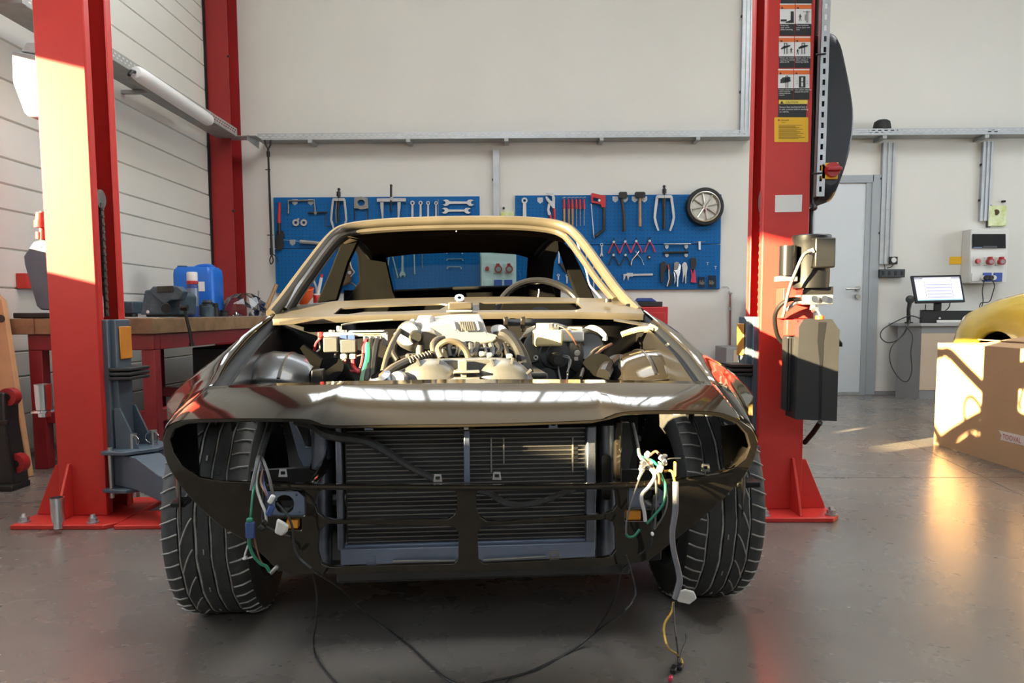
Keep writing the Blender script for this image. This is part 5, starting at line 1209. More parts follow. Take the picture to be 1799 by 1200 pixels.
# ================================================================== PEGBOARDS AND TOOLS ON THE BACK WALL
YP = YB-.035                     # front face of the boards
def wp(px, py, d=0): return PY(px, py, YP-d)
PPM = 1/((PY(901, 500, YP)-PY(900, 500, YP)).length)        # pixels per metre on the board plane
def board(label, x0, x1, ytop, ymid, ybot, holes):
    a = wp(x0, ytop); b = wp(x1, ybot); m_ = wp(x0, ymid)
    t = thing('pegboard', label, 'pegboard', (a.x, YP, b.z))
    for z0, z1, nm in ((m_.z+.003, a.z, 'board_panel'), (b.z, m_.z-.003, 'board_panel')):
        p = MB().bb((a.x, YP, z0), (b.x, YB-.002, z1)).obj(nm, 'peg_blue', t, bev=.003)
        m = MB(); n = 0
        for i in range(int((b.x-a.x-.03)/.038)):
            for j in range(int((z1-z0-.03)/.038)):
                m.box((a.x+.03+i*.038, YP-.0004, z0+.03+j*.038), (.0095, .0012, .0095))
        h = m.obj('peg_holes', 'peg_hole', p, smooth=0); h['kind'] = 'stuff'
    return t
board('blue perforated tool board on the left, pullers and spanners hung on it', 480, 843.5, 347, 437, 513, 0)
board('blue perforated tool board on the right, clock and hammers hung on it', 905, 1264.5, 343.5, 431, 508, 0)

def pm(pts, d0, d1): return ([wp(x, y, d1) for x, y in pts], [wp(x, y, d0) for x, y in pts])
class TB:                        # one tool: several traced parts
    def __init__(s, name, label, cat, px, py, group=None):
        s.t = thing(name, label, cat, wp(px, py, .02), group=group)
    def poly(s, name, mt, pts, d0=.012, d1=.024, bev=.0015):
        m = MB().slab(*pm(pts, d0, d1)); return m.obj(name, mt, s.t, bev=bev) and s
    def ring(s, name, mt, pts, holes, d0=.012, d1=.024):
        m = MB().plate(pts, holes, lambda x, y: wp(x, y, d1), (0, d1-d0, 0)); m.obj(name, mt, s.t); return s
    def rod(s, name, mt, pts, rpx, d=.02, n=8, k=0):
        r = [q/PPM for q in rpx] if isinstance(rpx, (list, tuple)) else rpx/PPM
        MB().tube([wp(p[0], p[1], p[2] if len(p) > 2 else d) for p in pts], r, n, k=k).obj(name, mt, s.t); return s
    def disc(s, name, mt, cx, cy, rpx, d0, d1, n=24):
        c = wp(cx, cy, d0); e = wp(cx, cy, d1); c.x = e.x; c.z = e.z; MB().cyl(c, e, rpx/PPM, n=n).obj(name, mt, s.t); return s
    def hook(s, cx, cy):
        s.poly('hook_plate', 'galvanised', [(cx-5, cy-5), (cx+5, cy-5), (cx+5, cy+2), (cx, cy+6), (cx-5, cy+2)], .0, .003)
        return s.rod('hook_peg', 'galvanised', [(cx, cy, 0), (cx, cy, .022)], .8, n=6)
# -- left board, top row
TB('pipe_wrench', 'red-handled pipe wrench at the far left of the left tool board', 'wrench', 490, 440).rod('handle', 'tool_red', [(491, 356), (490, 392)], [2.2, 3.2]).rod('shank', 'tool_dark', [(490, 392), (491, 412)], [2.6, 3.4]).poly('jaw', 'tool_dark', [(486, 405), (498, 406), (500, 414), (497, 418), (499, 432), (494, 440), (485, 440), (483, 425)], .012, .03)
TB('hanging_bar', 'grey steel U-shaped bar hung at the top left of the left board', 'bar', 530, 378).rod('bar', 'steel_dull', [(506.5, 375), (506.5, 353), (552, 352), (554, 375)], 1.9).hook(518, 355).hook(546, 355)
TB('t_handle_tool', 'black T-handle tool with cranked rod on the left board', 'tool', 560, 398).rod('cross_bar', 'tool_dark', [(541, 374.5), (574, 373)], 1.6).rod('cranked_rod', 'tool_dark', [(571, 374), (571.5, 396), (582, 398)], .7).disc('pivot', 'steel_dull', 554, 374, 2.6, .0, .03)
t = TB('socket_pair', 'pair of round chrome sockets on the left board', 'sockets', 527, 398)
for cx in (519.5, 533.5): t.ring('socket', 'tool_steel', ellipse(cx, 391, 6, 6, 14), [ellipse(cx, 391, 2.8, 2.8, 10)], .002, .02)
t.disc('peg', 'galvanised', 524, 385, 2, 0, .025, 10)
def puller(label, cx, top, yoke, bot, sp, mt, screw):
    t = TB('gear_puller', label, 'puller', cx, bot)
    t.rod('screw', screw, [(cx, top+4), (cx, bot-16)], 2.0, .035); t.disc('screw_head', screw, cx, top+2.5, 2.6, .025, .045, 6)
    t.rod('nut', screw, [(cx, yoke-12), (cx, yoke-4)], 3.8, .035, 6)
    t.poly('yoke', mt, [(cx-sp*.75, yoke-1), (cx+sp*.75, yoke-1), (cx+sp*.75, yoke+4), (cx-sp*.75, yoke+4)], .022, .046)
    for s in (-1, 1):
        t.poly('jaw_arm', mt, [(cx+s*(sp*.55), yoke), (cx+s*(sp*.85), yoke+1), (cx+s*sp, yoke+22), (cx+s*sp*1.08, yoke+38), (cx+s*sp*.95, bot-12), (cx+s*sp*.66, bot), (cx+s*sp*.5, bot-1), (cx+s*sp*.74, bot-16), (cx+s*sp*.84, yoke+38), (cx+s*sp*.74, yoke+22)], .02, .034)
    return t
puller('two-arm chrome gear puller on the left board', 595, 330, 349, 405, 14, 'tool_steel', 'tool_dark').rod('rear_arm', 'steel_dull', [(592, 350), (590, 372), (591, 392)], 1.4, .012)
t = TB('bearing_splitter', 'round steel bearing splitter with two hanging studs on the left board', 'splitter', 634, 386)
t.ring('splitter_halves', 'steel_dull', [(622, 347), (629, 347), (634, 345), (640, 347), (646, 348), (647, 366), (640, 367), (634, 368), (628, 366), (622, 366)], [ellipse(634.5, 356, 6.5, 5.5, 16)], .008, .028)
for x in (623, 646): t.rod('stud', 'tool_dark', [(x, 366), (x, 387)], 1.2, .018)
t = TB('bar_puller', 'steel cross-bar puller with upright black screw on the left board', 'puller', 687, 388)
t.poly('cross_bar', 'tool_steel', [(662, 348.5), (713, 348), (713, 354), (662, 354.5)], .022, .04); t.rod('screw', 'tool_dark', [(687, 325), (687, 372)], 1.9, .034); t.disc('boss', 'steel', 688, 349, 3.4, .01, .05, 6); t.disc('screw_head', 'tool_dark', 687, 326, 2.4, .026, .042, 8)
for x, s in ((671, 1), (701, -1)): t.poly('leg', 'tool_steel', [(x-3, 355), (x+3, 355), (x+2.6, 364), (x+1.2+s*1.5, 388), (x-1+s*1.5, 388), (x-2.6, 364)], .02, .03)
def ringspanner(label, x, y0, y1, r=3.6, w=2, mt='tool_steel', grp=None):
    t = TB('ring_spanner', label, 'spanner', x, y1, grp); t.ring('ring_head', mt, ellipse(x, y0+r, r, r, 14), [ellipse(x, y0+r, r*.52, r*.52, 10)], .012, .022); t.poly('shank', mt, [(x-w*.8, y0+r*1.7), (x+w*.8, y0+r*1.7), (x+w, y1), (x-w, y1)], .013, .020); return t
for k, (x, nm) in enumerate(((724.5, 'first'), (738.8, 'second'), (752, 'third'), (766, 'fourth'))):
    ringspanner('chrome ring spanner, %s from left of the row of four on the left board' % nm, x, 352.5+k*.3, 384, 3.9-k*.25, 2.0-k*.12, grp='row of ring spanners on the left board')
TB('thin_rod', 'thin straight rod right of the four ring spanners', 'rod', 770, 385).rod('rod', 'steel_dull', [(770, 350), (770, 385)], .5)
def oespanner(label, x0, x1, y, r, tilt=0):
    t = TB('open_spanner', label, 'spanner', (x0+x1)/2, y, 'open-ended spanners on the left board')
    for s, x in ((-1, x0), (1, x1)):
        a = 20*s
        P = [(x+s*q[0]*r, y+q[1]*r) for q in ((-1.2, -.45), (-.7, -.9), (.1, -1.0), (1.0, -.7), (.2, -.35), (.05, .15), (.45, .5), (1.05, .55), (.3, 1.1), (-.5, 1.0), (-1.2, .45))]
        t.poly('jaw', 'tool_steel', P, .012, .021)
    t.poly('shank', 'tool_steel', [(x0+r*.9, y-r*.42), (x1-r*.9, y-r*.36), (x1-r*.9, y+r*.36), (x0+r*.9, y+r*.42)], .013, .019)
    return t
oespanner('upper of two open-ended spanners hung flat at the left board corner', 783, 827, 356, 5.6); oespanner('lower of two open-ended spanners hung flat at the left board corner', 781.5, 822, 370, 5.2)
TB('gas_strut', 'grey gas strut lying level across the left tool board', 'strut', 560, 440).rod('piston_rod', 'steel', [(498, 421.5), (530, 424.5)], .6, .035).rod('cylinder', 'plastic_grey', [(527, 424.5), (602, 431)], 3.4, .035).hook(514, 426).hook(590, 431)
TB('lamp_bowl', 'brown headlamp bowl hanging on the left board behind the car', 'lamp bowl', 600, 506).poly('bowl', 'brown_plastic', [(598, 444), (610, 446), (618, 462), (621, 480), (616, 495), (598, 506), (585, 500), (582, 482), (588, 462)], .02, .10, .02).rod('bracket', 'galvanised', [(613, 452, .1), (617, 470, .11), (623, 478, .11), (616, 486, .11)], 1.0).disc('bulb_holder', 'steel', 614, 479, 3, .08, .115, 12).rod('arm', 'brown_plastic', [(606, 500, .05), (618, 497, .06), (628, 505, .06)], 1.5)
TB('tow_bar', 'long black tow bar with forked top hanging from the cable tray', 'tow bar', 474, 464).rod('bar', 'dark_steel', [(471, 262, .16), (474, 350, .13), (477.5, 445, .10)], [1.7, 2.0, 2.2]).rod('fork', 'dark_steel', [(465, 246, .165), (467, 255, .165), (471, 262, .16), (475, 255, .165), (475.5, 246, .165)], 1.6).rod('collar', 'dark_steel', [(471, 266, .16), (471.5, 275, .16)], 3.0).rod('lock_pin', 'dark_steel', [(466, 298, .15), (475, 298, .15)], .8).rod('lock_pin', 'dark_steel', [(469, 413, .11), (480, 413, .11)], .8).rod('sleeve', 'dark_steel', [(476.5, 436, .10), (477, 448, .10)], 3).rod('hook_loop', 'dark_steel', [(478, 447, .10), (474, 456, .10), (476, 464, .10), (480, 458, .10), (478, 447, .10), (486, 452, .09), (489, 462, .09)], 1.0, k=4)
# -- left board, lower panel (seen through the car)
TB('divider', 'long steel divider with two straight legs on the lower left board', 'divider', 690, 498).rod('leg', 'tool_steel', [(686, 440), (683, 455), (679, 488)], 1.2).rod('leg', 'tool_steel', [(687, 440), (692, 460), (699, 488)], 1.2)
TB('combination_spanner', 'large combination spanner hanging jaw down on the lower left board', 'spanner', 708, 488).poly('shank', 'tool_steel', [(705.5, 436), (708.5, 436), (709, 478), (705, 478)], .013, .021).poly('jaw', 'tool_steel', [(704, 477), (710, 477), (713, 483), (711, 488), (709, 484), (706, 484), (704, 488), (701.5, 483)], .012, .022)
TB('straight_bar', 'longer straight steel bar on the lower left board', 'bar', 728, 482).rod('bar', 'tool_steel', [(727, 436), (728.5, 482)], 1.3)
TB('straight_bar', 'shorter straight steel bar on the lower left board', 'bar', 742, 472).rod('bar', 'steel_dull', [(741, 436), (742.5, 471)], .9)
for k, (y, x0, x1) in enumerate(((443, 785, 812), (455, 785, 813), (469, 786, 810))):
    TB('small_spanner', 'small flat spanner held by pegs on the lower left board, %s of three' % ('top', 'middle', 'bottom')[k], 'spanner', (x0+x1)/2, y+2, 'small flat spanners on the lower left board').rod('shank', 'steel_dull', [(x0, y), (x1, y)], .8).disc('peg', 'galvanised', x0, y+2, 1.2, 0, .02, 8).disc('peg', 'galvanised', x1, y+2, 1.2, 0, .02, 8)
# -- right board, top row
ringspanner('wide flat box spanner at the left end of the right board', 921.5, 347, 386, 5.2, 3.4)
TB('board_hook', 'empty white hook plate on the right board beside the water pump pliers', 'hook', 949, 358).hook(949, 352)
t = TB('water_pump_pliers', 'red-handled water pump pliers with open jaw on the right board', 'pliers', 968, 396)
t.poly('fixed_jaw', 'tool_steel', [(958, 346), (961, 345), (967, 352), (972, 355), (975, 366), (972, 367), (966, 359), (960, 352)], .016, .028).poly('moving_jaw', 'tool_steel', [(959, 339), (972, 339), (975, 347), (975, 366), (970, 360), (970, 345), (961, 342)], .012, .024).poly('slotted_arm', 'tool_steel', [(963, 357), (967, 360), (965, 369), (968, 375), (967, 379), (963, 378), (961, 369)], .02, .028)
t.rod('handle', 'tool_red', [(966.5, 378), (970, 398)], 1.9).rod('handle', 'tool_red', [(973.5, 366), (974.5, 398)], 2.2)
for k, x in enumerate((991, 999, 1005.5, 1012.5, 1019, 1026)):
    blade = ('wood_handle' if k < 3 else 'steel_dull')
    TB('file', 'red-handled file, %s from left in the row of six on the right board' % ('first', 'second', 'third', 'fourth', 'fifth', 'sixth')[k], 'file', x, 400, 'row of red-handled files').rod('handle', 'tool_red', [(x-.4, 350), (x, 361), (x+.2, 367)], [1.6, 2.0, 2.6, 2.2]).rod('blade', blade, [(x+.2, 367), (x+.4, 402-k*1.2)], [2.0, 1.7] if k < 3 else [.9, .7]).rod('peg', 'galvanised', [(x-3, 348, .01), (x+3, 346.5, .02)], .8)
t = TB('hacksaw', 'red and black hacksaw on the right board', 'hacksaw', 1052, 418)
t.ring('grip', 'tool_red', [(1038, 341), (1041, 339), (1058, 343), (1064, 343), (1064, 365), (1057, 364), (1056, 359), (1039, 355.5)], [[(1042, 347), (1050, 348), (1056, 349.5), (1055, 355), (1042, 353)]], .014, .034)
t.rod('frame', 'tool_dark', [(1061, 364), (1061, 403), (1046, 416)], 2.7, .024).rod('blade', 'tool_steel', [(1038.5, 358), (1043, 414), (1044, 418)], [.9, .9], .022).disc('knob', 'plastic_white', 1053, 352, 2.2, .02, .038, 10)
t = TB('sledge_hammer', 'black square-headed club hammer with dark handle on the right board', 'hammer', 1095, 408); t.rod('handle', 'wood_dark', [(1092, 348), (1096, 380), (1096.5, 407)], [2.2, 2.4, 2.9, 3.0], .04).poly('head', 'tool_dark', [(1087, 339), (1089, 337), (1101, 337), (1103, 346), (1100, 349), (1087, 347)], .02, .065).hook(1081, 350).hook(1098, 350)
t = TB('rubber_mallet', 'black rubber mallet with pale wooden handle on the right board', 'mallet', 1124, 399); t.rod('handle', 'wood_handle', [(1124, 346), (1124.4, 398)], [2.3, 2.6, 2.8], .045).poly('head', 'black_rubber', [(1115, 339), (1117, 337), (1132, 337), (1134, 339), (1134, 346), (1132, 347.5), (1117, 347), (1115, 345)], .02, .07, .004).hook(1115, 350).hook(1132, 350)
t = puller('three-arm chrome gear puller with black screw beside the wheel clock', 1167, 325, 344, 406, 17.5, 'tool_steel', 'tool_dark'); t.rod('rear_arm', 'tool_dark', [(1165, 345), (1166, 372), (1166.5, 402)], 2.4, .028)
# wheel clock
t = TB('wheel_clock', 'round wall clock shaped like a small alloy wheel with black tyre', 'clock', 1236, 398)
cc_ = wp(1236, 364.5, 0); R1 = 32.5/PPM; axd = Vector((0, -1, 0))
MB().lathe([(R1*.78, .002), (R1*.96, .002), (R1, .02), (R1, .07), (R1*.95, .085), (R1*.84, .088), (R1*.80, .08), (R1*.80, .03), (R1*.78, .002)], cc_, axd, 48).obj('tyre', 'black_rubber', t.t)
MB().lathe([(R1*.80, .05), (R1*.80, .086), (R1*.75, .088), (R1*.71, .075), (R1*.66, .05), (0, .045)], cc_, axd, 48).obj('rim', 'rim_alloy', t.t)
for k in range(8):
    a = 2*math.pi*k/8+.2; e = Vector((math.cos(a), 0, math.sin(a)))
    MB().tube([cc_+axd*.062+e*R1*.08, cc_+axd*.068+e*R1*.70], .0085, 6).obj('spoke', 'rim_alloy', t.t)
MB().cyl(cc_+axd*.05, cc_+axd*.075, R1*.13, n=16).obj('hub', 'rim_alloy', t.t)
MB().tube([cc_+axd*.078, cc_+axd*.078+Vector((.0, 0, -.055))], .003, 5).obj('clock_hand', 'tool_red', t.t); MB().tube([cc_+axd*.078, cc_+axd*.078+Vector((.05, 0, .07))], .003, 5).obj('clock_hand', 'tool_dark', t.t)
# -- right board, lower panel
def pliers(label, cx, y0, spread, h, mt, head, grp=None, dx=0, w=1.1, y_h=10):
    t = TB('pliers', label, 'pliers', cx, y0+h, grp)
    t.poly('jaw', head, [(cx-1.6, y0+y_h), (cx-.8+dx, y0), (cx+.8+dx, y0), (cx+1.8, y0+y_h), (cx, y0+y_h+3)], .014, .024); t.disc('rivet', 'tool_steel', cx, y0+y_h-1, 2.2, .01, .028, 10)
    for s in (-1, 1): t.rod('handle', mt, [(cx+s*.6, y0+y_h), (cx+s*spread*.55, y0+y_h+(h-y_h)*.45), (cx+s*spread, y0+h)], [w*.8, w*1.25], .018, 7)
    return t
for k, cx in enumerate((1078.5, 1098.5, 1118, 1141.5)):
    pliers('circlip pliers with red handles, %s from left in the row of four' % ('first', 'second', 'third', 'fourth')[k], cx, 418-k*.6, 9.5, 27, 'tool_pink' if k else 'tool_red', 'tool_dark', 'row of red circlip pliers', w=1.2, y_h=8)
pliers('dark-handled pliers on the left below the red circlip pliers', 1078, 441, 9, 26, 'tool_dark', 'wood_dark', w=1.0, y_h=8)
pliers('dark-handled pliers with green pivot below the red circlip pliers', 1099, 441, 9, 26, 'tool_dark', 'tool_dark', w=1.0, y_h=8)
t = TB('pliers', 'plain bright steel pliers with open jaws below the red circlip pliers', 'pliers', 1119, 467)
t.rod('arm', 'chrome', [(1116.5, 441), (1119, 447), (1127, 455), (1131, 466)], [.8, 1.3, 1.0, .9]).rod('arm', 'chrome', [(1123, 441), (1119, 447), (1111, 456), (1108.5, 466)], [.8, 1.3, 1.0, .9])
TB('clip', 'small black clip right of the bright steel pliers', 'clip', 1140, 455).poly('body', 'tool_dark', [(1137.5, 449), (1143, 448.5), (1143, 455), (1138, 455.5)], 0, .02).disc('eye', 'steel', 1141, 452, 1.6, .01, .023, 8)
TB('vernier_caliper', 'steel vernier caliper hung level on the lower right board', 'caliper', 1120, 494).poly('beam', 'tool_steel', [(1095, 481.5), (1147, 480.5), (1147, 484), (1095, 485)], .012, .018).poly('jaw', 'tool_steel', [(1095, 484), (1099, 484), (1098, 489), (1096, 493.5), (1095, 492)], .012, .018).poly('jaw', 'tool_steel', [(1101, 484), (1107, 484), (1105, 488), (1103.5, 494), (1102.5, 490)], .012, .018).poly('slider', 'tool_steel', [(1101, 479.5), (1112, 479.5), (1112, 486), (1101, 486)], .011, .021)
t = TB('extension_bar', 'bright steel bar on two hooks at the lower right board', 'bar', 1190, 437); t.rod('bar', 'chrome', [(1166, 429), (1209, 428.5), (1213.5, 428.5)], 1.5, .026)
for x in (1171.5, 1205.5): t.poly('hook_plate', 'galvanised', [(x-3, 430), (x+3, 430), (x+3, 435), (x, 438), (x-3, 435)], 0, .012)
t = TB('extension_bar', 'black handle bar on two hooks below the bright steel bar', 'bar', 1190, 451); t.rod('bar', 'tool_dark', [(1164, 443.5), (1172, 443.5), (1180, 443.5), (1196, 443), (1209, 442.5)], [1.2, 2.6, 1.6, 2.2], .026)
for x in (1171.5, 1205.5): t.poly('hook_plate', 'galvanised', [(x-3, 446), (x+3, 446), (x+3, 450), (x, 452.5), (x-3, 450)], 0, .012)
TB('tap_wrench', 'small white handled tap wrench with thin cross bar', 'wrench', 1229, 440).poly('grip', 'plastic_white', [(1227, 424), (1231, 424), (1231, 439), (1227.5, 439)], .008, .024).rod('cross_bar', 'steel_dull', [(1219, 425.5), (1239, 424.5)], .5)
TB('tin_snips', 'black cutting pliers at the left of the lower tool row', 'snips', 1163, 498).poly('body', 'black_plastic', [(1160, 462), (1165, 459), (1170, 461), (1171, 472), (1167, 478), (1166, 495), (1161, 498), (1160, 480)], .012, .035, .004)
TB('pruning_saw', 'curved black tool with red-edged grip in the lower tool row', 'tool', 1176, 503).poly('body', 'black_plastic', [(1173, 463), (1177, 462), (1178, 478), (1182, 486), (1180, 500), (1173, 504), (1170, 502), (1175, 490)], .012, .03, .003).rod('red_spine', 'tool_red', [(1173, 465, .033), (1175.5, 474, .033)], 1.2).rod('pale_edge', 'plastic_white', [(1175, 473, .034), (1175.5, 490, .034), (1172, 503, .034)], .9)
t = TB('locking_pliers', 'large chrome locking pliers in the lower tool row', 'pliers', 1190, 503); t.poly('jaw', 'steel_dull', [(1184, 462), (1189, 459.5), (1193, 461), (1193, 467), (1190, 474), (1184, 475)], .012, .034, .003).poly('arm', 'chrome', [(1183, 475), (1190, 472), (1194, 463), (1196, 466), (1195, 478), (1192, 490), (1191.5, 504), (1189, 504), (1189, 484), (1186.5, 478)], .015, .03).poly('arm', 'chrome', [(1183, 476), (1186, 480), (1187, 494), (1184, 500), (1185.5, 492)], .015, .03)
t = TB('locking_pliers', 'smaller chrome locking pliers beside the red crimping tool', 'pliers', 1203, 499); t.poly('body', 'tool_steel', [(1198, 465), (1202, 460), (1206, 462), (1208, 470), (1206.5, 480), (1205.5, 498), (1203.5, 498), (1203, 482), (1201, 488), (1200, 498), (1199, 496), (1199.5, 480)], .014, .032, .002)
t = TB('crimping_tool', 'crimping tool with black head and pink-red handles', 'crimper', 1218, 498); t.poly('head', 'black_plastic', [(1213, 453), (1223, 453), (1224, 464), (1220, 474), (1214, 474)], .012, .034, .003).poly('handle', 'tool_pink', [(1213, 472), (1215, 472), (1217, 482), (1219, 474), (1221, 473), (1223.5, 497), (1213, 496), (1215, 486)], .013, .03, .002)
for k, (x0, x1, y0) in enumerate(((1227, 1238, 486), (1244, 1258, 484))):
    t = TB('parts_bag', ('small' if k == 0 else 'larger')+' clear plastic bag of white parts at the board corner', 'plastic bag', (x0+x1)/2, 505)
    MB().slab(*pm([(x0, y0), (x1, y0), (x1+.5, 505), (x0-.5, 505)], .004, .018)).obj('bag', 'clear_plastic', t.t, smooth=0)
    for j in range(4): t.poly('white_part', 'plastic_white', [(x0+1.5+j*2.2, 493+j % 2*3), (x0+4.5+j*2, 492+j % 2*3), (x0+4+j*2.1, 499+j % 3), (x0+2+j*2.2, 500)], .006, .015, 0)
for k, (x, y0, y1) in enumerate(((1057, 427, 446), (1044, 452, 468), (1043, 477, 508), (1057, 476, 503))):
    ringspanner('chrome combination spanner on the right board, %s' % ('top right beside the red circlip pliers', 'half hidden by the windscreen pillar', 'longest of the lower pair by the pillar', 'thinnest of the lower pair by the pillar')[k], x, y0, y1, 2.8 if k != 3 else 1.9, 1.3 if k != 3 else .9, grp='combination spanners behind the car pillar').poly('jaw', 'tool_steel', [(x-1.5, y1-1), (x+1.5, y1-1), (x+3.2, y1+3), (x+1.8, y1+5.5), (x+.8, y1+3), (x-.8, y1+3), (x-1.8, y1+5.5), (x-3.2, y1+3)], .012, .022)
for k, (x, y0, y1) in enumerate(((982, 430, 463), (996, 432, 460), (1010, 433, 445), (1030, 436, 468), (981, 481, 492), (996, 482, 498), (1009, 478, 500))):
    ringspanner('spanner on the right board seen through the car, %s' % ('far left of the upper row', 'second of the upper row', 'short third of the upper row', 'bright long fourth of the upper row', 'first of the lower row', 'second of the lower row', 'third of the lower row')[k], x, y0, y1, 2.4, 1.3, grp='spanners seen through the car side window')
TB('drill_bits', 'dark pouch of drill bits hanging open on the right board behind the pillar', 'pouch', 992, 480).poly('pouch', 'wood_dark', [(983, 461), (988, 464), (994, 455), (999, 464), (998, 478), (994, 479), (986, 468)], .014, .035)
TB('pliers', 'long red-handled pliers hanging below the right board edge', 'pliers', 1079, 514).rod('handle', 'tool_pink', [(1075.5, 488), (1075.5, 515)], 1.3).rod('handle', 'tool_pink', [(1079, 488), (1082, 502), (1081, 514)], 1.3)
for k, (x, y) in enumerate(((1243, 463), (1257, 470))): TB('peg_hook', 'small empty white peg, %s of two at the right board edge' % ('left', 'right')[k], 'hook', x, y).rod('peg', 'plastic_white', [(x-2, y-2, .01), (x, y-2, .02), (x, y+3, .02)], .4).rod('peg_arm', 'plastic_white', [(x, y-2, .02), (x+2, y-2, .01)], .4)

# socket panel between the boards (seen through the rear window)
def outlet_round(t, px, py, Y, s, mtp='plastic_grey', open_=True):
    c = PY(px, py, Y); MB().box(c+Vector((0, .002, 0)), (.10*s, .02, .12*s)).obj('socket_plate', 'plastic_white', t, bev=.004)
    o = MB().cyl(c+Vector((.006, -.008, -.004)), c+Vector((.010, -.05, -.008)), .042*s, .046*s, n=24).obj('socket_ring', 'switch_red', t)
    MB().cyl(c+Vector((.010, -.0505, -.008)), c+Vector((.010, -.053, -.008)), .030*s, n=20).obj('socket_face', 'plastic_grey', o)
    MB().box(c+Vector((.006, -.03, .045*s)), (.04*s, .05, .03*s)).obj('socket_lid', 'switch_red', o, bev=.004)
a, b = PY(845, 447, YB-.10), PY(907, 524, YB-.10)
t = thing('wall_sockets', 'pale wall socket panel with red and blue outlets between the tool boards', 'socket panel', ((a.x+b.x)/2, YB-.05, b.z))
MB().bb((a.x, YB-.10, b.z-.1), (b.x, YB-.002, a.z)).obj('cabinet', 'plastic_white', t, bev=.008)
c = PY(856, 472, YB-.105); MB().cyl(c, c+Vector((0, -.02, 0)), .022, n=18).obj('button', 'switch_red', t)
for px in (874, 893): outlet_round(t, px, 472, YB-.105, .85)
for px in (875, 893): c = PY(px, 498, YB-.105); MB().box(c, (.085, .02, .075)).obj('blue_socket', 'socket_blue', t, bev=.004)
c = PY(857, 497, YB-.105); MB().box(c, (.08, .012, .075)).obj('blank_cover', 'plastic_white', t, bev=.004)
a, b = PY(880, 372, YB-.06), PY(903, 440, YB-.06)
t = MB().bb((a.x, YB-.06, b.z), (b.x, YB-.002, a.z)).obj('catalogue', 'hivis', bev=.003); tag(t, 'green printed booklet hanging between the boards above the car roof', 'booklet')
c = PY(885, 366, YB-.01); t = MB().cyl(c, c+Vector((0, -.02, 0)), .012, n=10).obj('wall_hook', 'dark_steel'); tag(t, 'small dark hook on the wall above the green booklet', 'hook')
# bench/shelf things behind the car on the back wall
a, b = PY(1119, 539, YB-.62), PY(1173, 620, YB-.62)
t = thing('tool_chest', 'red metal tool chest by the back wall right of the car', 'tool chest', ((a.x+b.x)/2, YB-.4, 0))
MB().bb((a.x-.45, YB-.62, .10), (b.x, YB-.16, a.z)).obj('body', 'toolbox_red', t, bev=.008)
for k in range(5): MB().bb((a.x-.42, YB-.632, .14+k*.15), (b.x-.03, YB-.6205, .27+k*.15)).obj('drawer', 'toolbox_red', t, bev=.004)
for k in range(4):
    x = (a.x-.40, b.x-.05)[k % 2]; y = YB-.58 if k < 2 else YB-.20; MB().cyl((x-.02, y, .05), (x+.02, y, .05), .05, n=18).obj('castor', 'black_rubber', t)
p0, p1 = PY(1128, 531, YB-.6), PY(1164, 539, YB-.6)
t = MB().bb((p0.x-.2, YB-.6, a.z+.0005), (p1.x, YB-.3, a.z+.05)).obj('tool_case', 'black_plastic', bev=.006); tag(t, 'flat black tool case lying on the red tool chest', 'case')
p0 = PY(1135, 527, YB-.55); t = MB().prism([(p0.x-.1, YB-.58, a.z+.051), (p0.x+.10, YB-.58, a.z+.051), (p0.x+.05, YB-.58, a.z+.085), (p0.x-.08, YB-.58, a.z+.085)], (0, .12, 0)).obj('cloth_case', 'tool_blue', bev=.004); tag(t, 'small dark blue pouch on top of the black tool case', 'pouch')
# air pipe with cock
t = thing('air_pipe', 'thin red-brown air pipe with a tap on the back wall right of the tool board', 'pipe', PY(1283, 640, YB-.03))
MB().tube([PY(1283, 512, YB-.03), PY(1282.5, 560, YB-.03), PY(1282, 640, YB-.03)], .010, 10).obj('pipe', 'pipe_red', t)
c = PY(1283, 514, YB-.04); MB().lathe([(0, .02), (.02, .015), (.02, -.015), (0, -.02)], c, (0, 1, 0), 14).obj('tap', 'steel', t); MB().cyl(PY(1282.5, 540, YB-.03), PY(1282.5, 545, YB-.03), .016, n=12).obj('union', 'steel', t)
MB().tube([PY(1269, 504, YB-.01), PY(1278, 504, YB-.012), PY(1281, 508, YB-.02)], .003, 6).obj('wire', 'steel_dull', t)
p0, p1 = PY(1276, 610, YB-.5), PY(1312, 690, YB-.5)
t = thing('grey_crate', 'grey steel crate with cardboard against the back wall by the right post', 'crate', (p0.x, YB-.3, 0)); MB().bb((p0.x, YB-.5, 0), (2.335, YB-.05, p0.z)).obj('body', 'plastic_grey', t, bev=.008)
MB().bb((2.34, YB-.55, 0), (2.86, YB-.05, 1.03)).obj('added_sun_block', 'plastic_grey', t, bev=.008)  # unseen section, added to stop a sun streak falling on the door
MB().bb((p0.x+.07, YB-.506, .02), (p0.x+.2, YB-.501, p0.z-.03)).obj('beige_panel', 'desk_beige', t, bev=.003)
# ================================================================== LEFT WORKBENCH
BX0, BX1, BY0, BY1, BZ = -2.86, -2.03, 4.42, 7.75, .853
t = thing('workbench', 'workbench with thick worn wooden top on a dark red steel frame', 'workbench', ((BX0+BX1)/2, (BY0+BY1)/2, 0))
nb = 5
for k in range(nb):
    x0 = BX0+(BX1-BX0)*k/nb; x1 = BX0+(BX1-BX0)*(k+1)/nb-.003; MB().bb((x0, BY0-.04, BZ-.09), (x1, BY1, BZ-.002)).obj('top_plank', 'bench_wood', t, bev=.004)
MB().bb((BX0+.05, BY0+.03, BZ-.0015), (BX1-.01, BY1-.02, BZ)).obj('top_sheet', 'bench_top', t, smooth=0)
fx0, fx1 = BX0+.10, BX1-.02
for x in (fx0, fx1-.075):
    for y in (BY0+.0, BY0+1.45, BY1-.15): MB().bb((x, y, 0), (x+.075, y+.075, BZ-.18)).obj('leg', 'red_bench', t, bev=.004)
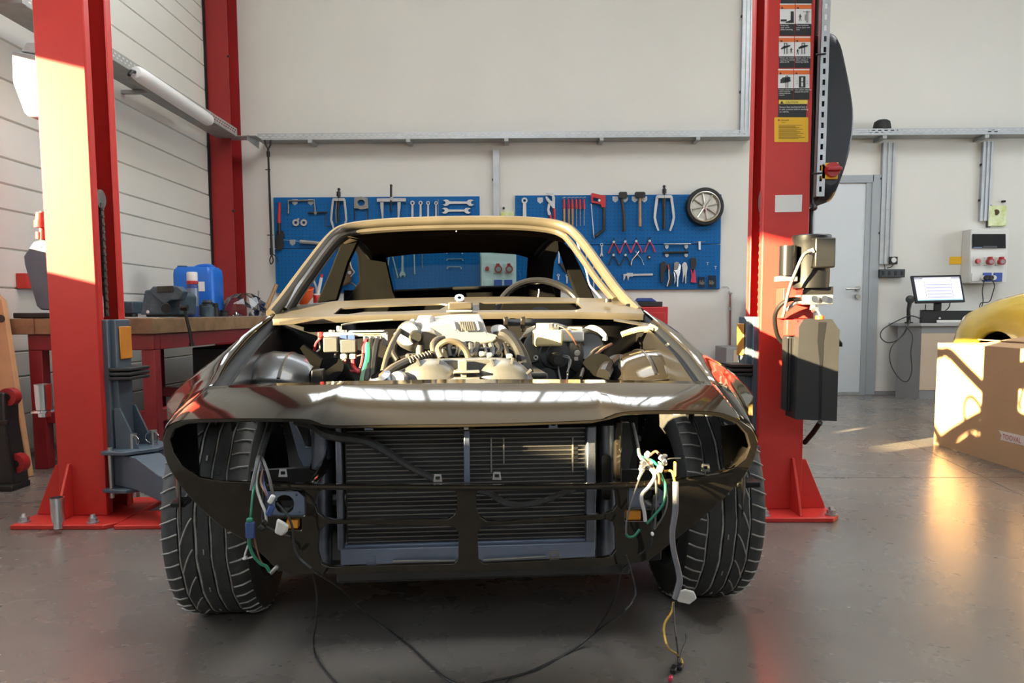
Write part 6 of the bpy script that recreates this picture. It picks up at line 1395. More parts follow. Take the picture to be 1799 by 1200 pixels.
for y in (BY0+.0, BY0+1.45, BY1-.15): MB().bb((fx0, y, BZ-.18), (fx1, y+.075, BZ-.09)).obj('top_rail', 'red_bench', t, bev=.004)
for x in (fx0, fx1-.075): MB().bb((x, BY0+.075, BZ-.18), (x+.075, BY1-.08, BZ-.09)).obj('side_rail', 'red_bench', t, bev=.004)
MB().bb((fx0+.075, BY0+.012, .26), (fx1-.075, BY0+.07, .33)).obj('stretcher', 'red_bench', t, bev=.004)
MB().bb((fx0+.075, BY0+1.46, .26), (fx1-.075, BY0+1.52, .33)).obj('stretcher', 'red_bench', t, bev=.004)
MB().bb((fx1-.065, BY0+.075, .26), (fx1-.01, BY1-.15, .33)).obj('stretcher', 'red_bench', t, bev=.004)
MB().prism([(fx1-.06, BY0+2.2, BZ-.18), (fx1-.06, BY0+2.5, BZ-.18), (fx1-.06, BY0+2.35, .50)], (-.03, 0, 0)).obj('knee_brace', 'red_bench', t)
# stored under the bench
t = MB().bb((-2.50, 6.0, .34), (-2.10, 7.4, .62)).obj('storage_tray', 'black_plastic', bev=.012); tag(t, 'black plastic storage tray on the lower rail under the workbench', 'tray')
t = MB().bb((-2.7, 7.78, .0), (-2.1, 7.83, .76)).obj('brown_board', 'plank_wood', smooth=0); tag(t, 'brown board standing under the far end of the workbench', 'board')
t = MB().bb((-2.5, 6.0, .02), (-2.1, 7.2, .25)).obj('parts_crate', 'black_plastic', bev=.012); tag(t, 'low black parts crate standing on the floor below the workbench', 'crate')

# bench vice
vx, vy = -2.30, 4.95
def bz(px, py, Y): return PY(px, py, Y)
t = thing('bench_vice', 'worn blue cast-iron bench vice bolted on the workbench', 'vice', (vx, vy, BZ))
q = lambda px, py: PY(px, py, 4.85)
MB().prism([q(x, y) for x, y in ((246, 553), (254, 510), (263, 509), (268, 503), (292, 505), (300, 520), (312, 512), (318, 520), (316, 553))], (0, .24, 0)).obj('body', 'vice_blue', t, bev=.008)
MB().prism([PY(x, y, 4.80) for x, y in ((265, 515), (274, 503), (312, 503), (322, 512), (316, 527), (300, 528), (290, 536), (280, 528))], (0, .08, 0)).obj('front_jaw', 'vice_blue', t, bev=.006)
MB().prism([PY(x, y, 4.79) for x, y in ((275, 503), (303, 502), (304, 513), (276, 514))], (0, .10, 0)).obj('jaw_plate', 'dark_steel', t, bev=.003)
MB().cyl(PY(290, 538, 4.95), PY(292, 542, 4.60), .028, n=18).obj('spindle', 'dark_steel', t)
MB().tube([PY(324, 540, 4.62), PY(328, 560, 4.62), PY(334, 585, 4.62), PY(337, 605, 4.62)], .010, 8).obj('handle', 'dark_steel', t); MB().cyl(PY(336, 602, 4.62), PY(337.5, 608, 4.62), .014, n=10).obj('handle_knob', 'dark_steel', t)
MB().tube([PY(318, 541, 4.62), PY(330, 541, 4.62)], .018, 10).obj('handle_boss', 'dark_steel', t)
MB().bb(PY(213, 551, 5.2), PY(252, 530, 5.35)).obj('anvil_tail', 'vice_blue', t, bev=.008)
c = PY(261, 548, 4.84); MB().cyl(c, c+Vector((0, -.01, 0)), .010, n=10).obj('pin', 'chrome', t)
def put(px, Y): d = ray(px, 550); return Vector((d.x*Y/d.y, Y, BZ))
# blue canister
p = put(351, 6.45); w_ = .165
t = thing('jerry_can', 'blue plastic canister with black cap and white label on the workbench', 'canister', p)
sec = []
for z, k in ((0, .92), (.02, 1), (.33, 1), (.37, .97), (.395, .84)): sec.append([Vector((p.x+x*k, p.y+y*k, p.z+z)) for x, y in rrect(-w_, -.13, w_, .13, .05)])
m = MB().grid(sec, wrap=True); m.add(sec[0], [tuple(range(len(sec[0])))]).add(sec[-1], [tuple(range(len(sec[0])-1, -1, -1))]); m.obj('body', 'jug_blue', t, bev=.006)
MB().cyl(p+Vector((-.105, -.05, .385)), p+Vector((-.105, -.05, .405)), .038, n=20).obj('cap', 'black_plastic', t)
MB().tube([p+Vector((-.02, 0, .39)), p+Vector((.02, 0, .405)), p+Vector((.10, 0, .405)), p+Vector((.135, 0, .38))], .016, 8, k=3).obj('grip', 'jug_blue', t)
MB().bb((p.x+.0, p.y-.1325, p.z+.20), (p.x+.10, p.y-.1305, p.z+.275)).obj('paper_label', 'paper_white', t, smooth=0)
# spray can
p = put(340, 5.2); t = thing('spray_can', 'blue spray can with white cap and red ring on the workbench', 'spray can', p)
MB().lathe([(0, 0), (.034, 0), (.036, .006), (.036, .205), (.033, .213)], p, (0, 0, 1), 24).obj('body', 'tool_blue', t); MB().lathe([(.0365, .07), (.0367, .071), (.0367, .185), (.0365, .186)], p, (0, 0, 1), 24).obj('print_band', 'strut_blue', t)
MB().lathe([(.035, .213), (.0365, .215), (.0365, .232), (.034, .235)], p, (0, 0, 1), 24).obj('red_ring', 'tool_red', t); MB().lathe([(.034, .235), (.034, .285), (.030, .292), (0, .292)], p, (0, 0, 1), 24).obj('cap', 'plastic_white', t)
# clear bag, small parts
p = put(428, 6.6); rnd = random.Random(5)
m = MB(); n = 14; rows = []
for i in range(6):
    r = [.17, .18, .15, .11, .06, .01][i]; rows.append([p+Vector((r*math.cos(2*math.pi*j/n)*(1+rnd.uniform(-.2, .2))*1.1, r*.7*math.sin(2*math.pi*j/n)*(1+rnd.uniform(-.2, .2)), [.004, .05, .10, .15, .18, .19][i]+rnd.uniform(-.012, .012)*(i > 0))) for j in range(n)])
t = m.grid(rows, wrap=True).obj('plastic_bag', 'clear_plastic', smooth=0); tag(t, 'crumpled clear plastic bag beside the blue canister', 'plastic bag')
for k, (px, Y, r, h, mt, nm, lab) in enumerate(((365, 5.7, .045, .12, 'vice_blue', 'spindle_part', 'grey-green cylindrical machine part behind the spray can'), (377, 5.9, .035, .10, 'dark_steel', 'bearing_block', 'dark cylindrical part right of the grey-green part'), (393, 6.0, .035, .05, 'black_rubber', 'rubber_mount', 'small black rubber mount before the clear bag'), (443, 6.8, .03, .04, 'steel_dull', 'gear_part', 'small steel gear part at the far end of the workbench'), (228, 5.4, .05, .10, 'dark_steel', 'machine_part', 'dark round part left of the vice'))):
    p = put(px, Y); t = thing(nm, lab, 'machine part', p)
    MB().lathe([(0, 0), (r, 0), (r, h*.6), (r*.75, h*.62), (r*.75, h), (r*.4, h), (r*.4, h*.7), (0, h*.7)], p, (0, 0, 1), 18).obj('body', mt, t, smooth=30)
    MB().lathe([(r*.76, h*.75), (r*.86, h*.77), (r*.86, h*.85), (r*.76, h*.87)], p, (0, 0, 1), 18).obj('collar', 'dark_steel', t)
t = MB().bb((-2.66, 5.62, BZ), (-2.36, 5.95, BZ+.09)).obj('steel_block', 'dark_steel', bev=.01); tag(t, 'dark steel block lying on the bench behind the vice', 'block')
p = put(452, 6.9); t = MB().tube([p+Vector((0, 0, 0)), p+Vector((.01, .02, .22))], .006, 8).obj('steel_rod', 'steel_dull'); tag(t, 'thin steel rod standing upright at the far end of the bench', 'rod')
a, b = put(462, 7.3), PY(486, 500, 7.4); t = MB().tube([a, b], [.022, .018], 8).obj('hammer_shaft', 'wood_handle'); tag(t, 'pale wooden shaft leaning at the far end of the bench', 'shaft')
t = MB().prism([(-2.55, 4.55, BZ+.0005), (-2.10, 4.60, BZ+.0005), (-2.12, 4.9, BZ+.0005), (-2.5, 4.86, BZ+.0005)], (0, 0, .002)).obj('paper_sheet', 'paper_white', smooth=0); tag(t, 'white paper sheet lying at the front of the workbench', 'paper')
# second bench along the back wall behind the car with funnel and bottles
t = thing('wall_bench', 'low grey bench along the back wall behind the car', 'bench', (-1.5, YB-.35, 0))
MB().bb((-2.0, YB-.62, .80), (-.55, YB-.06, .85)).obj('top', 'desk_edge', t, bev=.005)
for x in (-1.95, -.65): MB().bb((x, YB-.6, 0), (x+.05, YB-.1, .80)).obj('side_frame', 'dark_grey', t, smooth=0)
p = Vector((PY(535, 525, YB-.45).x, YB-.45, .85))
t = thing('funnel', 'bright orange plastic funnel behind the left windscreen pillar', 'funnel', p)
MB().lathe([(.02, 0), (.022, .10), (.095, .19), (.105, .27), (.10, .272), (.088, .19), (.018, .10), (.014, 0)], p, (0, -.25, 1), 28).obj('cone', 'orange_plastic', t); MB().lathe([(.105, .265), (.112, .27), (.105, .278)], p, (0, -.25, 1), 28).obj('rim', 'orange_plastic', t)
p = Vector((PY(557, 525, YB-.40).x, YB-.40, .85)); t = thing('grease_bottle', 'white and red tube bottle with red nozzle beside the orange funnel', 'bottle', p)
MB().lathe([(0, 0), (.036, 0), (.036, .21), (.03, .22), (0, .22)], p, (0, 0, 1), 20).obj('body', 'plastic_white', t); MB().lathe([(.0365, .13), (.0372, .131), (.0372, .205), (.0365, .206)], p, (0, 0, 1), 20).obj('red_band', 'tool_red', t); MB().cyl(p+Vector((.01, 0, .22)), p+Vector((.05, 0, .38)), .018, .014, n=14).obj('nozzle', 'plastic_white', t); MB().cyl(p+Vector((.05, 0, .38)), p+Vector((.058, 0, .415)), .014, .011, n=14).obj('nozzle_tip', 'tool_red', t)
a = PY(554, 505, YB-.3); b = PY(546, 484, YB-.3); t = MB().tube([Vector((a.x+.02, YB-.26, .85)), a+Vector((0, .04, 0)), b+Vector((0, .04, 0))], .012, 8).obj('steel_tube', 'tool_steel'); tag(t, 'bright steel tube leaning between funnel and bottle', 'tube')

# drill press on the bench end (seen left of the post)
D = 4.46
q = lambda px, py: PY(px, py, D)
t = thing('drill_press', 'grey bench drill press with red column half hidden by the left post', 'drill press', (q(85, 550).x, D+.1, BZ))
dx = q(100, 550).x
MB().bb((dx-.20, D-.08, BZ), (dx+.16, D+.30, BZ+.03)).obj('base', 'dark_steel', t, bev=.006)
MB().cyl((dx-.02, D+.16, BZ+.03), (dx-.02, D+.16, q(80, 60).z), .05, n=20).obj('column', 'red_paint', t)
MB().prism([q(x, y) for x, y in ((20, 92), (24, 89), (70, 97), (120, 105), (120, 205), (50, 205), (42, 198), (24, 150), (22, 143))], (0, .20, 0)).obj('head', 'plastic_grey', t, bev=.008)
MB().tube([q(24, 90)+Vector((0, .1, 0)), q(38, 72)+Vector((0, .1, 0)), q(48, 66)+Vector((0, .1, 0)), q(75, 66)+Vector((0, .1, 0))], .008, 8, k=4).obj('belt_guard_edge', 'plastic_grey', t); MB().prism([q(x, y)+Vector((0, .02, 0)) for x, y in ((30, 88), (42, 72), (110, 70), (110, 100))], (0, .16, 0)).obj('belt_guard', 'galv_dull', t, bev=.01)
MB().bb(q(42, 188)+Vector((0, -.002, 0)), q(57, 186)+Vector((0, .004, 0))).obj('vent_slot', 'dark_grey', t, smooth=0)
MB().prism([q(x, y) for x, y in ((58, 425), (72, 421), (115, 421), (115, 545), (72, 545), (64, 538), (43, 466), (41, 450))], (0, .22, 0)).obj('table_housing', 'blue_grey', t, bev=.008)
MB().bb(q(56, 435)+Vector((0, -.002, 0)), q(73, 433)+Vector((0, .004, 0))).obj('vent_slot', 'dark_grey', t, smooth=0)
hh = MB().cyl(q(72, 400), q(72, 388), .036, n=18).obj('red_collar', 'red_paint', t); MB().cyl(q(72, 388), q(72, 374), .030, .026, n=18).obj('red_knob', 'red_paint', t); MB().cyl(q(70, 420), q(70, 408), .022, n=16).obj('red_neck', 'red_paint', t)
MB().cyl(q(75, 421), q(75, 372), .018, n=12).obj('spindle', 'red_paint', t)
a, b = PX(18, 480, XL+.04), PX(46, 508, XL+.04)
c0 = PY(18, 480, 4.9); c1 = PY(47, 507, 4.9); t = thing('wall_box', 'small red metal box fixed to the left wall behind the drill press', 'box', (c0.x, 4.9, c1.z)); MB().bb((XL+.02, 4.9, c1.z), (c1.x, 4.95, c0.z)).obj('front', 'red_paint', t, bev=.004); MB().bb((XL+.02, 4.95, c1.z+.01), (c1.x-.01, 5.1, c0.z-.01)).obj('case', 'red_steel', t, smooth=0)

# leaning plank, jack at the left edge
t = thing('plank', 'bare wooden plank with a dark knot leaning at the left picture edge', 'plank', PZ(40, 842))
A = [PY(-20, 505, 4.35), PY(4, 528, 4.35), PY(52, 838, 4.20), PY(-10, 838, 4.20)]
A[2].z = A[3].z = .002
MB().slab(A, [p+Vector((0, .04, 0)) for p in A]).obj('board', 'plank_wood', t, bev=.003)
for px, py, Y in ((2, 560, 4.33), (14, 702, 4.26)): c = PY(px, py, Y); MB().cyl(c, c+Vector((0, -.004, 0)), .022, n=16).obj('knot', 'wood_dark', t)
t = thing('trolley_jack', 'black trolley jack with red wheels cut off by the left picture edge', 'jack', PZ(-10, 850))
A = [PY(x, y, 3.9) for x, y in ((-60, 690), (6, 690), (8, 745), (26, 852), (-60, 862))]
zb = .02
for p in A[3:]: p.z = max(p.z, zb)
MB().slab(A, [p+Vector((0, .12, 0)) for p in A]).obj('frame', 'black_plastic', t, bev=.008)
for px, py, r in ((12, 698, .045), (26, 815, .05)): c = PY(px, py, 3.93); MB().cyl(c, c+Vector((0, .05, 0)), r, n=20).obj('wheel', 'red_steel', t); MB().cyl(c+Vector((0, -.006, 0)), c, r*.4, n=14).obj('wheel_hub', 'dark_steel', t)
MB().bb(PY(-60, 748, 3.88), PY(17, 738, 3.90)).obj('tie_bar', 'dark_steel', t, bev=.003); p = PZ(-60, 872); MB().bb((p.x, 3.85, .0), (PY(32, 850, 3.9).x, 4.0, .03)).obj('base_rail', 'dark_steel', t, bev=.004)
# ================================================================== RIGHT SIDE: CARDBOARD BOX, YELLOW CAR, DESK, WALL FITTINGS
bx0, bx1, by0, by1, bh = 2.715, 3.20, 3.75, 5.24, .665
t = thing('cardboard_box', 'large brown cardboard box with open flaps in front of the yellow car', 'box', ((bx0+bx1)/2, (by0+by1)/2, 0))
th = .006
for a, b in (((bx0, by0, 0), (bx0+th, by1, bh)), ((bx1-th, by0, 0), (bx1, by1, bh)), ((bx0+th, by0, 0), (bx1-th, by0+th, bh)), ((bx0+th, by1-th, 0), (bx1-th, by1, bh)), ((bx0+th, by0+th, 0), (bx1-th, by1-th, th))):
    MB().bb(a, b).obj('side_panel', 'cardboard', t, smooth=0)
def flap(pts): MB().slab([Vector(p) for p in pts], [Vector(p)+Vector((0, 0, -th)) for p in pts]).obj('flap', 'cardboard', t, smooth=0)
flap([(bx0, by1-.02, bh), (bx1, by1-.02, bh), (bx1, by1-.32, bh-.02), (bx0+.05, by1-.32, bh-.03)])
flap([(bx0+.02, by0+.4, bh), (bx0+.02, by1-.36, bh), (bx0+.34, by1-.36, bh+.05), (bx0+.34, by0+.4, bh+.05)])
flap([(bx1-.02, by0+.4, bh), (bx1-.02, by1-.1, bh), (bx1-.34, by1-.2, bh+.03), (bx1-.34, by0+.4, bh+.03)])
flap([(bx0, by0+.01, bh), (bx1, by0+.01, bh), (bx1, by0+.45, bh+.10), (bx0-.06, by0+.45, bh+.10)])
MB().bb((bx0-.0012, by0+.02, .375), (bx0-.0002, by1-.45, .379)).obj('crease', 'cardboard', t, smooth=0)
y0, y1 = PX(1754, 765, bx0-.002), PX(1815, 780, bx0-.002)
MB().slab([y0+Vector((0, 0, .03)), y1+Vector((0, 0, .03)), y1+Vector((0, 0, -.022)), y0+Vector((0, -.02, -.022)), y0+Vector((0, -.03, .005))], [p+Vector((.001, 0, 0)) for p in (y0+Vector((0, 0, .03)), y1+Vector((0, 0, .03)), y1+Vector((0, 0, -.022)), y0+Vector((0, -.02, -.022)), y0+Vector((0, -.03, .005)))]).obj('printed_tape', 'tape_white', t, smooth=0)
text_obj('tape_lettering', 'TOOVAL  F', 'print_red', t, Vector((bx0-.0035, PX(1762, 770, bx0).y, y0.z-.012)), Vector((0, -1, 0)), ZD, .042)

# yellow car behind the box (only its rear corner is in view)
YA = math.radians(-90)
yo = Vector((3.24, 6.14, 0))
yc = thing('yellow_car', 'bright yellow car behind the cardboard box, only a wheel arch in view', 'car', yo, YA)
def yadd(m, name, mt, par=None, **k): o = m.obj(name, mt, None, **k); o.parent = par or yc; return o
# side outline heights along the car, local x along, y across (0 = near side)
xs = [0, .02, .06, .12, .2, .3, .42, .55, .7, .9, 1.1, 1.4, 1.8, 2.2, 2.6, 3.0, 3.3, 3.5, 3.6]
ztop = [(0, .74), (.02, .80), (.06, .845), (.12, .87), (.2, .90), (.42, .95), (.7, .99), (1.1, 1.03), (1.6, 1.02), (2.6, .96), (3.2, .90), (3.6, .70)]
AC, AR, AZ = .64, .34, .39
rows = []
for x in [i*3.6/72 for i in range(73)]:
    zt_ = ipx(ztop, x); inset = .05*max(0, 1-x/.3)**2+.16*max(0, (x-3.25)/.35)**2
    zb_ = .20
    for c_ in (AC, AC+2.3):
        if abs(x-c_) < AR: zb_ = max(zb_, AZ+math.sqrt(AR*AR-(x-c_)**2))
    zm = max(zb_+.012, min(.60, zt_-.1)); r = []
    half = [Vector((x, inset+.02, zb_)), Vector((x, inset+.004, (zb_+zm)/2)), Vector((x, inset, zm)), Vector((x, inset+.015, zm+(zt_-zm)*.5)), Vector((x, inset+.05, zm+(zt_-zm)*.85)), Vector((x, inset+.14, zt_)), Vector((x, .80, zt_+.03))]
    rows.append(half+[Vector((x, 1.6-p.y, p.z)) for p in reversed(half[:-1])])
yadd(MB().grid(rows), 'body_shell', 'car_yellow', smooth=50, solid=.004)
for rr_ in (rows[0], rows[-1]): yadd(MB().add(rr_, [tuple(range(len(rr_)))]), 'end_panel', 'car_yellow', solid=.004)
cab = []
for x, z, k in ((1.0, 1.02, .16), (1.45, 1.34, .26), (2.1, 1.38, .26), (2.75, 1.0, .16)): cab.append([Vector((x, k, z-.0)), Vector((x, .5, z+.03)), Vector((x, 1.1, z+.03)), Vector((x, 1.6-k, z))])
yadd(MB().grid(cab), 'cabin_roof', 'car_yellow', solid=.01)
for k in (0, 1):
    y = .17 if k == 0 else 1.43
    yadd(MB().prism([(1.1, y, 1.02), (1.47, y+(.08 if k == 0 else -.08), 1.31), (2.08, y+(.08 if k == 0 else -.08), 1.35), (2.65, y, 1.0)], (0, .006, 0)), 'side_window', 'black_gloss')
for c_ in (AC, AC+2.3):
    yadd(MB().lathe([(AR+.005, .03), (AR+.005, .32), (.05, .32)], (c_, 0, AZ), (0, 1, 0), 40), 'arch_liner', 'interior')
    for y, s in ((.14, 1), (1.46, -1)):
        w_ = yadd(MB().lathe([(.19, -.10), (.27, -.105), (.30, -.08), (.305, 0), (.30, .08), (.27, .105), (.19, .10)], (c_, y, .305), (0, 1, 0), 40), 'tyre', 'tyre_rubber')
        yadd(MB().lathe([(.19, -.095), (.17, -.06), (.05, -.05), (0, -.05)], (c_, y, .305), (0, s, 0), 32), 'rim', 'dark_steel', w_)
yadd(MB().bb((.3, .15, .18), (3.4, 1.45, .22)), 'underbody', 'interior', smooth=0)

# desk
dy = 7.93
dx0 = PY(1574, 600, YB-.2).x
dtop = PY(1600, 568, dy).z
t = thing('desk', 'grey office desk with a beige front panel at the back wall', 'desk', (dx0+.8, YB-.2, 0))
cx0 = PY(1617, 640, dy).x
MB().prism([(dx0, YB-.02, dtop-.03), (dx0, YB-.22, dtop-.03), (cx0-.02, dy-.02, dtop-.03), (dx0+2.2, dy-.02, dtop-.03), (dx0+2.2, YB-.02, dtop-.03)], (0, 0, .03)).obj('worktop', 'desk_edge', t, bev=.003)
MB().prism([(dx0+.01, YB-.21, 0), (cx0, dy, 0), (cx0+.03, dy+.02, 0), (dx0+.03, YB-.18, 0)], (0, 0, dtop-.031)).obj('corner_panel', 'desk_grey', t, smooth=0)
MB().bb((cx0, dy, 0), (dx0+2.2, dy+.025, dtop-.031)).obj('front_frame', 'desk_grey', t, smooth=0)
MB().bb((PY(1618, 600, dy).x, dy-.006, .09), (dx0+2.1, dy-.0005, dtop-.10)).obj('front_panel', 'desk_beige', t, smooth=0)
MB().bb((dx0+2.15, dy+.03, 0), (dx0+2.2, YB-.03, dtop-.031)).obj('side_panel', 'desk_grey', t, smooth=0)
# monitor (leaning back, turned)
mt_ = [(1600.5, 484.5), (1688, 482.5), (1696, 530.5), (1609, 532.5)]
Ym = 8.02
P = [PY(*mt_[0], Ym+.06), PY(*mt_[1], Ym+.02), PY(*mt_[2], Ym-.04), PY(*mt_[3], Ym)]
t = thing('monitor', 'black flat monitor showing a striped document on the desk', 'monitor', (PY(1650, 560, Ym).x, Ym+.05, dtop))
nrm = (P[1]-P[0]).cross(P[3]-P[0]).normalized(); nrm = nrm if nrm.y < 0 else -nrm
MB().slab(P, [p-nrm*.03 for p in P]).obj('case', 'black_plastic', t, bev=.004)
def mp(a, b, d=.001): return P[0]+(P[1]-P[0])*a+(P[3]-P[0])*b+((P[2]-P[1])-(P[3]-P[0]))*a*b+nrm*d
def mquad(name, m_, a0, b0, a1, b1, d): MB().slab([mp(a0, b0, d), mp(a1, b0, d), mp(a1, b1, d), mp(a0, b1, d)], [mp(a0, b0, d-.0005), mp(a1, b0, d-.0005), mp(a1, b1, d-.0005), mp(a0, b1, d-.0005)]).obj(name, m_, t, smooth=0)
mquad('screen', 'screen', .05, .08, .96, .92, .0012)
mquad('title_bar', 'screen_dark', .05, .10, .22, .135, .002); mquad('title_bar', 'screen_dark', .78, .10, .96, .135, .002); mquad('task_bar', 'screen_teal', .05, .885, .96, .92, .002)
for k in range(5): mquad('document_line', 'screen_line', .26, .32+k*.115, .76, .37+k*.115, .002)
for a in (.235, .775): mquad('document_edge', 'screen_dark', a, .16, a+.006, .86, .002)
c = PY(1647, 545, Ym+.06); MB().bb((c.x-.035, Ym+.05, dtop+.0), (c.x+.035, Ym+.08, P[3].z+.08)).obj('stand', 'black_plastic', t, bev=.004); MB().bb((c.x-.12, Ym-.02, dtop), (c.x+.12, Ym+.14, dtop+.012)).obj('stand_foot', 'black_plastic', t, bev=.004)
a, b = PY(1618, 546, 7.97), PY(1712, 566, 7.97)
t = thing('docking_box', 'flat black computer box with white status strip below the monitor', 'computer', (a.x, 8, dtop))
MB().bb((a.x, 7.955, dtop+.001), (b.x+.12, 7.995, a.z)).obj('case', 'black_plastic', t, bev=.004); MB().bb((a.x, 7.95, a.z+.0005), (a.x+.17, 7.995, a.z+.008)).obj('lid', 'black_gloss', t, smooth=0)
MB().bb((PY(1646, 560, 7.95).x, 7.948, dtop+.004), (b.x+.1, 7.9545, dtop+.030)).obj('front_strip', 'plastic_white', t, smooth=0)
c = PY(1651, 559, 7.95); MB().box(c, (.018, .004, .016)).obj('badge', 'plastic_white', t, smooth=0)
# hand scanner and cables
c = PY(1599, 526, 8.05)
t = thing('hand_scanner', 'black hand scanner standing upright left of the monitor', 'scanner', (c.x, 8.05, dtop))
MB().lathe([(0, .02), (.035, .015), (.042, 0), (.035, -.02), (0, -.03)], c, (-.3, -1, .2), 18).obj('head', 'black_plastic', t); MB().tube([c+Vector((0, 0, -.02)), PY(1596, 545, 8.05), Vector((c.x-.005, 8.05, dtop+.005))], [.022, .018, .02], 10).obj('grip', 'black_plastic', t)
MB().cyl((c.x-.005, 8.05, dtop), (c.x-.005, 8.05, dtop+.012), .04, n=18).obj('foot', 'black_plastic', t)
cab_ = [(1617, 560, 7.97), (1600, 555, 7.98), (1580, 562, 7.96), (1552, 578, 7.90), (1547, 592, 7.88), (1560, 602, 7.88), (1580, 595, 7.90), (1596, 570, 7.93), (1597, 563, 7.96)]
t = MB().tube([PY(*q_) for q_ in cab_], .0055, 7, k=5).obj('desk_cable', 'cable_black'); tag(t, 'upper black cable loop hanging over the left desk corner', 'cable')
cab_ = [(1598, 562, 7.95), (1590, 585, 7.90), (1566, 610, 7.88), (1565, 640, 7.88), (1580, 665, 7.88), (1594, 670, 7.88), (1602, 650, 7.86), (1600, 620, 7.86), (1603, 590, 7.88), (1590, 572, 7.92)]
t = MB().tube([PY(*q_) for q_ in cab_], .0045, 7, k=5).obj('desk_cable', 'cable_black'); tag(t, 'long black cable loop hanging low before the grey desk panel', 'cable')
for k, cab_ in enumerate(([(1626, 535, 8.1), (1626, 540, 8.08), (1625, 548, 8.06)], [(1669, 532, 8.1), (1667, 540, 8.1), (1661, 546, 8.06)])):
    t = MB().tube([PY(*q_) for q_ in cab_], .005, 6, k=3).obj('monitor_cable', 'cable_black'); tag(t, 'short black cable below the %s end of the monitor' % ('left', 'right')[k], 'cable')
# white socket cabinet
Yk = YB-.16
a, b = PY(1706, 402, Yk), PY(1768, 497, Yk)
t = thing('socket_cabinet', 'white wall cabinet with fuse window, red three-phase and blue sockets', 'socket cabinet', ((a.x+b.x)/2, YB-.08, b.z))
MB().bb((a.x, Yk, b.z), (b.x, YB-.002, a.z)).obj('cabinet', 'plastic_white', t, bev=.008)
q = lambda px, py, d=.0: PY(px, py, Yk-d)
def rq(name, m_, x0, y0, x1, y1, d0, d1, bev=.003): MB().slab([q(x0, y0, d1), q(x1, y0, d1), q(x1, y1, d1), q(x0, y1, d1)], [q(x0, y0, d0), q(x1, y0, d0), q(x1, y1, d0), q(x0, y1, d0)]).obj(name, m_, t, bev=bev)
rq('fuse_window', 'black_gloss', 1708, 411, 1767, 436, -.001, .012); rq('window_catch', 'dark_grey', 1727, 432, 1752, 436, .012, .016, 0); rq('rating_plate', 'strut_blue', 1710, 434, 1726, 436.5, .012, .016, 0); rq('socket_field', 'plastic_white', 1705, 445, 1764, 497, -.001, .006)
c = q(1716, 459, .006); MB().box(c, (.075, .012, .09)).obj('switch_plate', 'plastic_white', t, bev=.003); MB().cyl(c+Vector((0, -.006, 0)), c+Vector((.005, -.03, 0)), .024, n=18).obj('button', 'switch_red', t)
for px in (1735, 1755): outlet_round(t, px, 459, Yk-.010, .72)
for px in (1734, 1753): c = q(px, 487, .010); MB().box(c, (.085, .016, .09)).obj('blue_socket', 'socket_blue', t, bev=.004)
c = q(1714, 487, .008); MB().box(c, (.085, .012, .085)).obj('blank_cover', 'plastic_white', t, bev=.004)
for px in (1730.5, 1738.5): c = q(px, 488, .02); MB().cyl(c, c+Vector((0, -.04, 0)), .022, n=16).obj('plug', 'black_plastic', t)
for px in (1727, 1746): c = q(px, 488, .018); MB().cyl(c, c+Vector((0, -.01, 0)), .024, n=18).obj('socket_lid', 'plastic_white', t)
for k, cab_ in enumerate(([(1730, 490), (1726, 510), (1727, 530), (1722, 545)], [(1739, 489), (1747, 500), (1744, 515), (1738, 530), (1724, 532), (1721, 540)])):
    t2 = MB().tube([PY(x, y, Yk-.05-.0*k) for x, y in cab_], .005, 7, k=5).obj('socket_cable', 'cable_black'); tag(t2, ('straight black cable hanging from the left plug of the white cabinet', 'curved black cable hanging from the right plug of the white cabinet')[k], 'cable')
a, b = PY(1739, 361, YB-.05), PY(1769, 397, YB-.05)
t = thing('gloves_pack', 'shiny green and silver plastic pack hanging above the white cabinet', 'pack', (a.x, YB-.03, b.z)); MB().bb((a.x, YB-.04, b.z), (b.x, YB-.004, a.z)).obj('pack', 'hivis', t, bev=.008); MB().bb((a.x-.005, YB-.03, b.z-.01), (a.x+.03, YB-.003, a.z+.01)).obj('dark_edge', 'dark_grey', t, smooth=0)
MB().cyl(PY(1750, 373, YB-.042), PY(1750, 373, YB-.046), .03, n=14).obj('printed_spot', 'brown_plastic', t)
c = PY(1763, 354, YB-.02); t = MB().box(c, (.03, .035, .02)).obj('wall_hook', 'dark_steel', bev=.003); tag(t, 'small black hook on the wall above the green pack', 'hook')
a, b = PY(1669, 451, YB-.01), PY(1694, 464, YB-.01); t = MB().bb((a.x, YB-.006, b.z), (b.x, YB-.001, a.z)).obj('yellow_sticker', 'label_yellow', smooth=0); tag(t, 'plain yellow sticker on the wall left of the white cabinet', 'sticker')
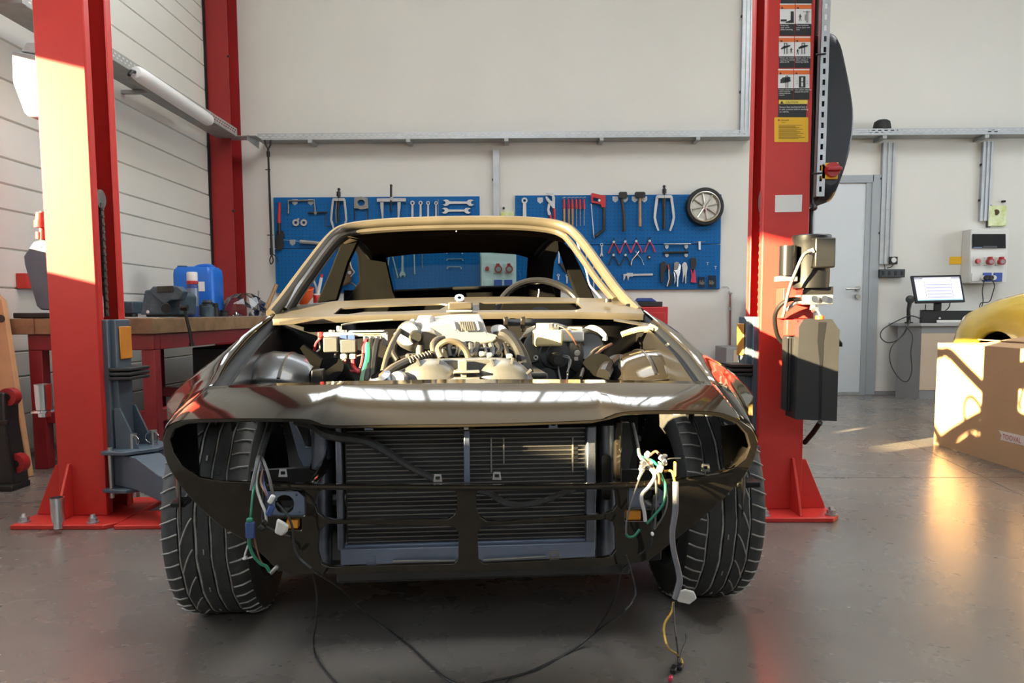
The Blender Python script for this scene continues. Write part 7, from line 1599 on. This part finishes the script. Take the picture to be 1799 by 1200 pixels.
# outlet and black power strip near the door
a, b = PY(1563, 451, YB-.05), PY(1577, 464, YB-.05); t = thing('wall_outlet', 'small black wall outlet with white face right of the cable channel', 'outlet', (a.x, YB-.03, b.z)); MB().bb((a.x, YB-.05, b.z), (b.x, YB-.002, a.z)).obj('frame', 'black_plastic', t, bev=.003); c = PY(1570, 457, YB-.052); MB().cyl(c, c+Vector((0, -.008, 0)), .026, n=18).obj('face', 'plastic_white', t)
a, b = PY(1546, 473, YB-.07), PY(1590, 487, YB-.07); t = thing('power_strip', 'black cable trunking box on the wall below the outlet', 'junction box', (a.x, YB-.03, b.z)); MB().bb((a.x, YB-.07, b.z), (b.x, YB-.002, a.z)).obj('box', 'dark_grey', t, bev=.004)
for k in range(4): x = a.x+(b.x-a.x)*(k+.5)/4; MB().bb((x-.012, YB-.0735, b.z+.02), (x+.012, YB-.0701, a.z-.02)).obj('clip', 'black_plastic', t, smooth=0)
for k, cab_ in enumerate(([(1570, 463), (1566, 469), (1558, 471)], [(1554, 464), (1554, 468), (1555, 474)])):
    t2 = MB().tube([PY(x, y, YB-.05) for x, y in cab_], .005, 6, k=4).obj('outlet_cable', 'cable_black'); tag(t2, ('black lead between the small outlet and the trunking box', 'short black lead from cable channel to trunking box')[k], 'cable')
# cap on the tray
c = PY(1549, 235, YB-.12); c.z = tz+.067
t = thing('cap', 'black peaked cap lying on the right cable tray', 'cap', c); MB().lathe([(0, .10), (.05, .098), (.075, .08), (.085, .03), (.09, 0)], c, (0, 0, 1), 24).obj('crown', 'black_rubber', t); MB().prism([c+Vector((x, y, 0)) for x, y in ((.07, -.05), (.15, -.04), (.165, 0), (.15, .04), (.07, .05))], (0, 0, .008)).obj('peak', 'black_rubber', t)
c = PY(1744, 236, YB-.12); c.z = tz+.004; t = MB().lathe([(0, .06), (.04, .055), (.045, .03), (.045, 0), (0, 0)], c, (0, 0, 1), 18).obj('cable_coil', 'black_rubber'); tag(t, 'small dark roll just showing above the right cable tray', 'roll')
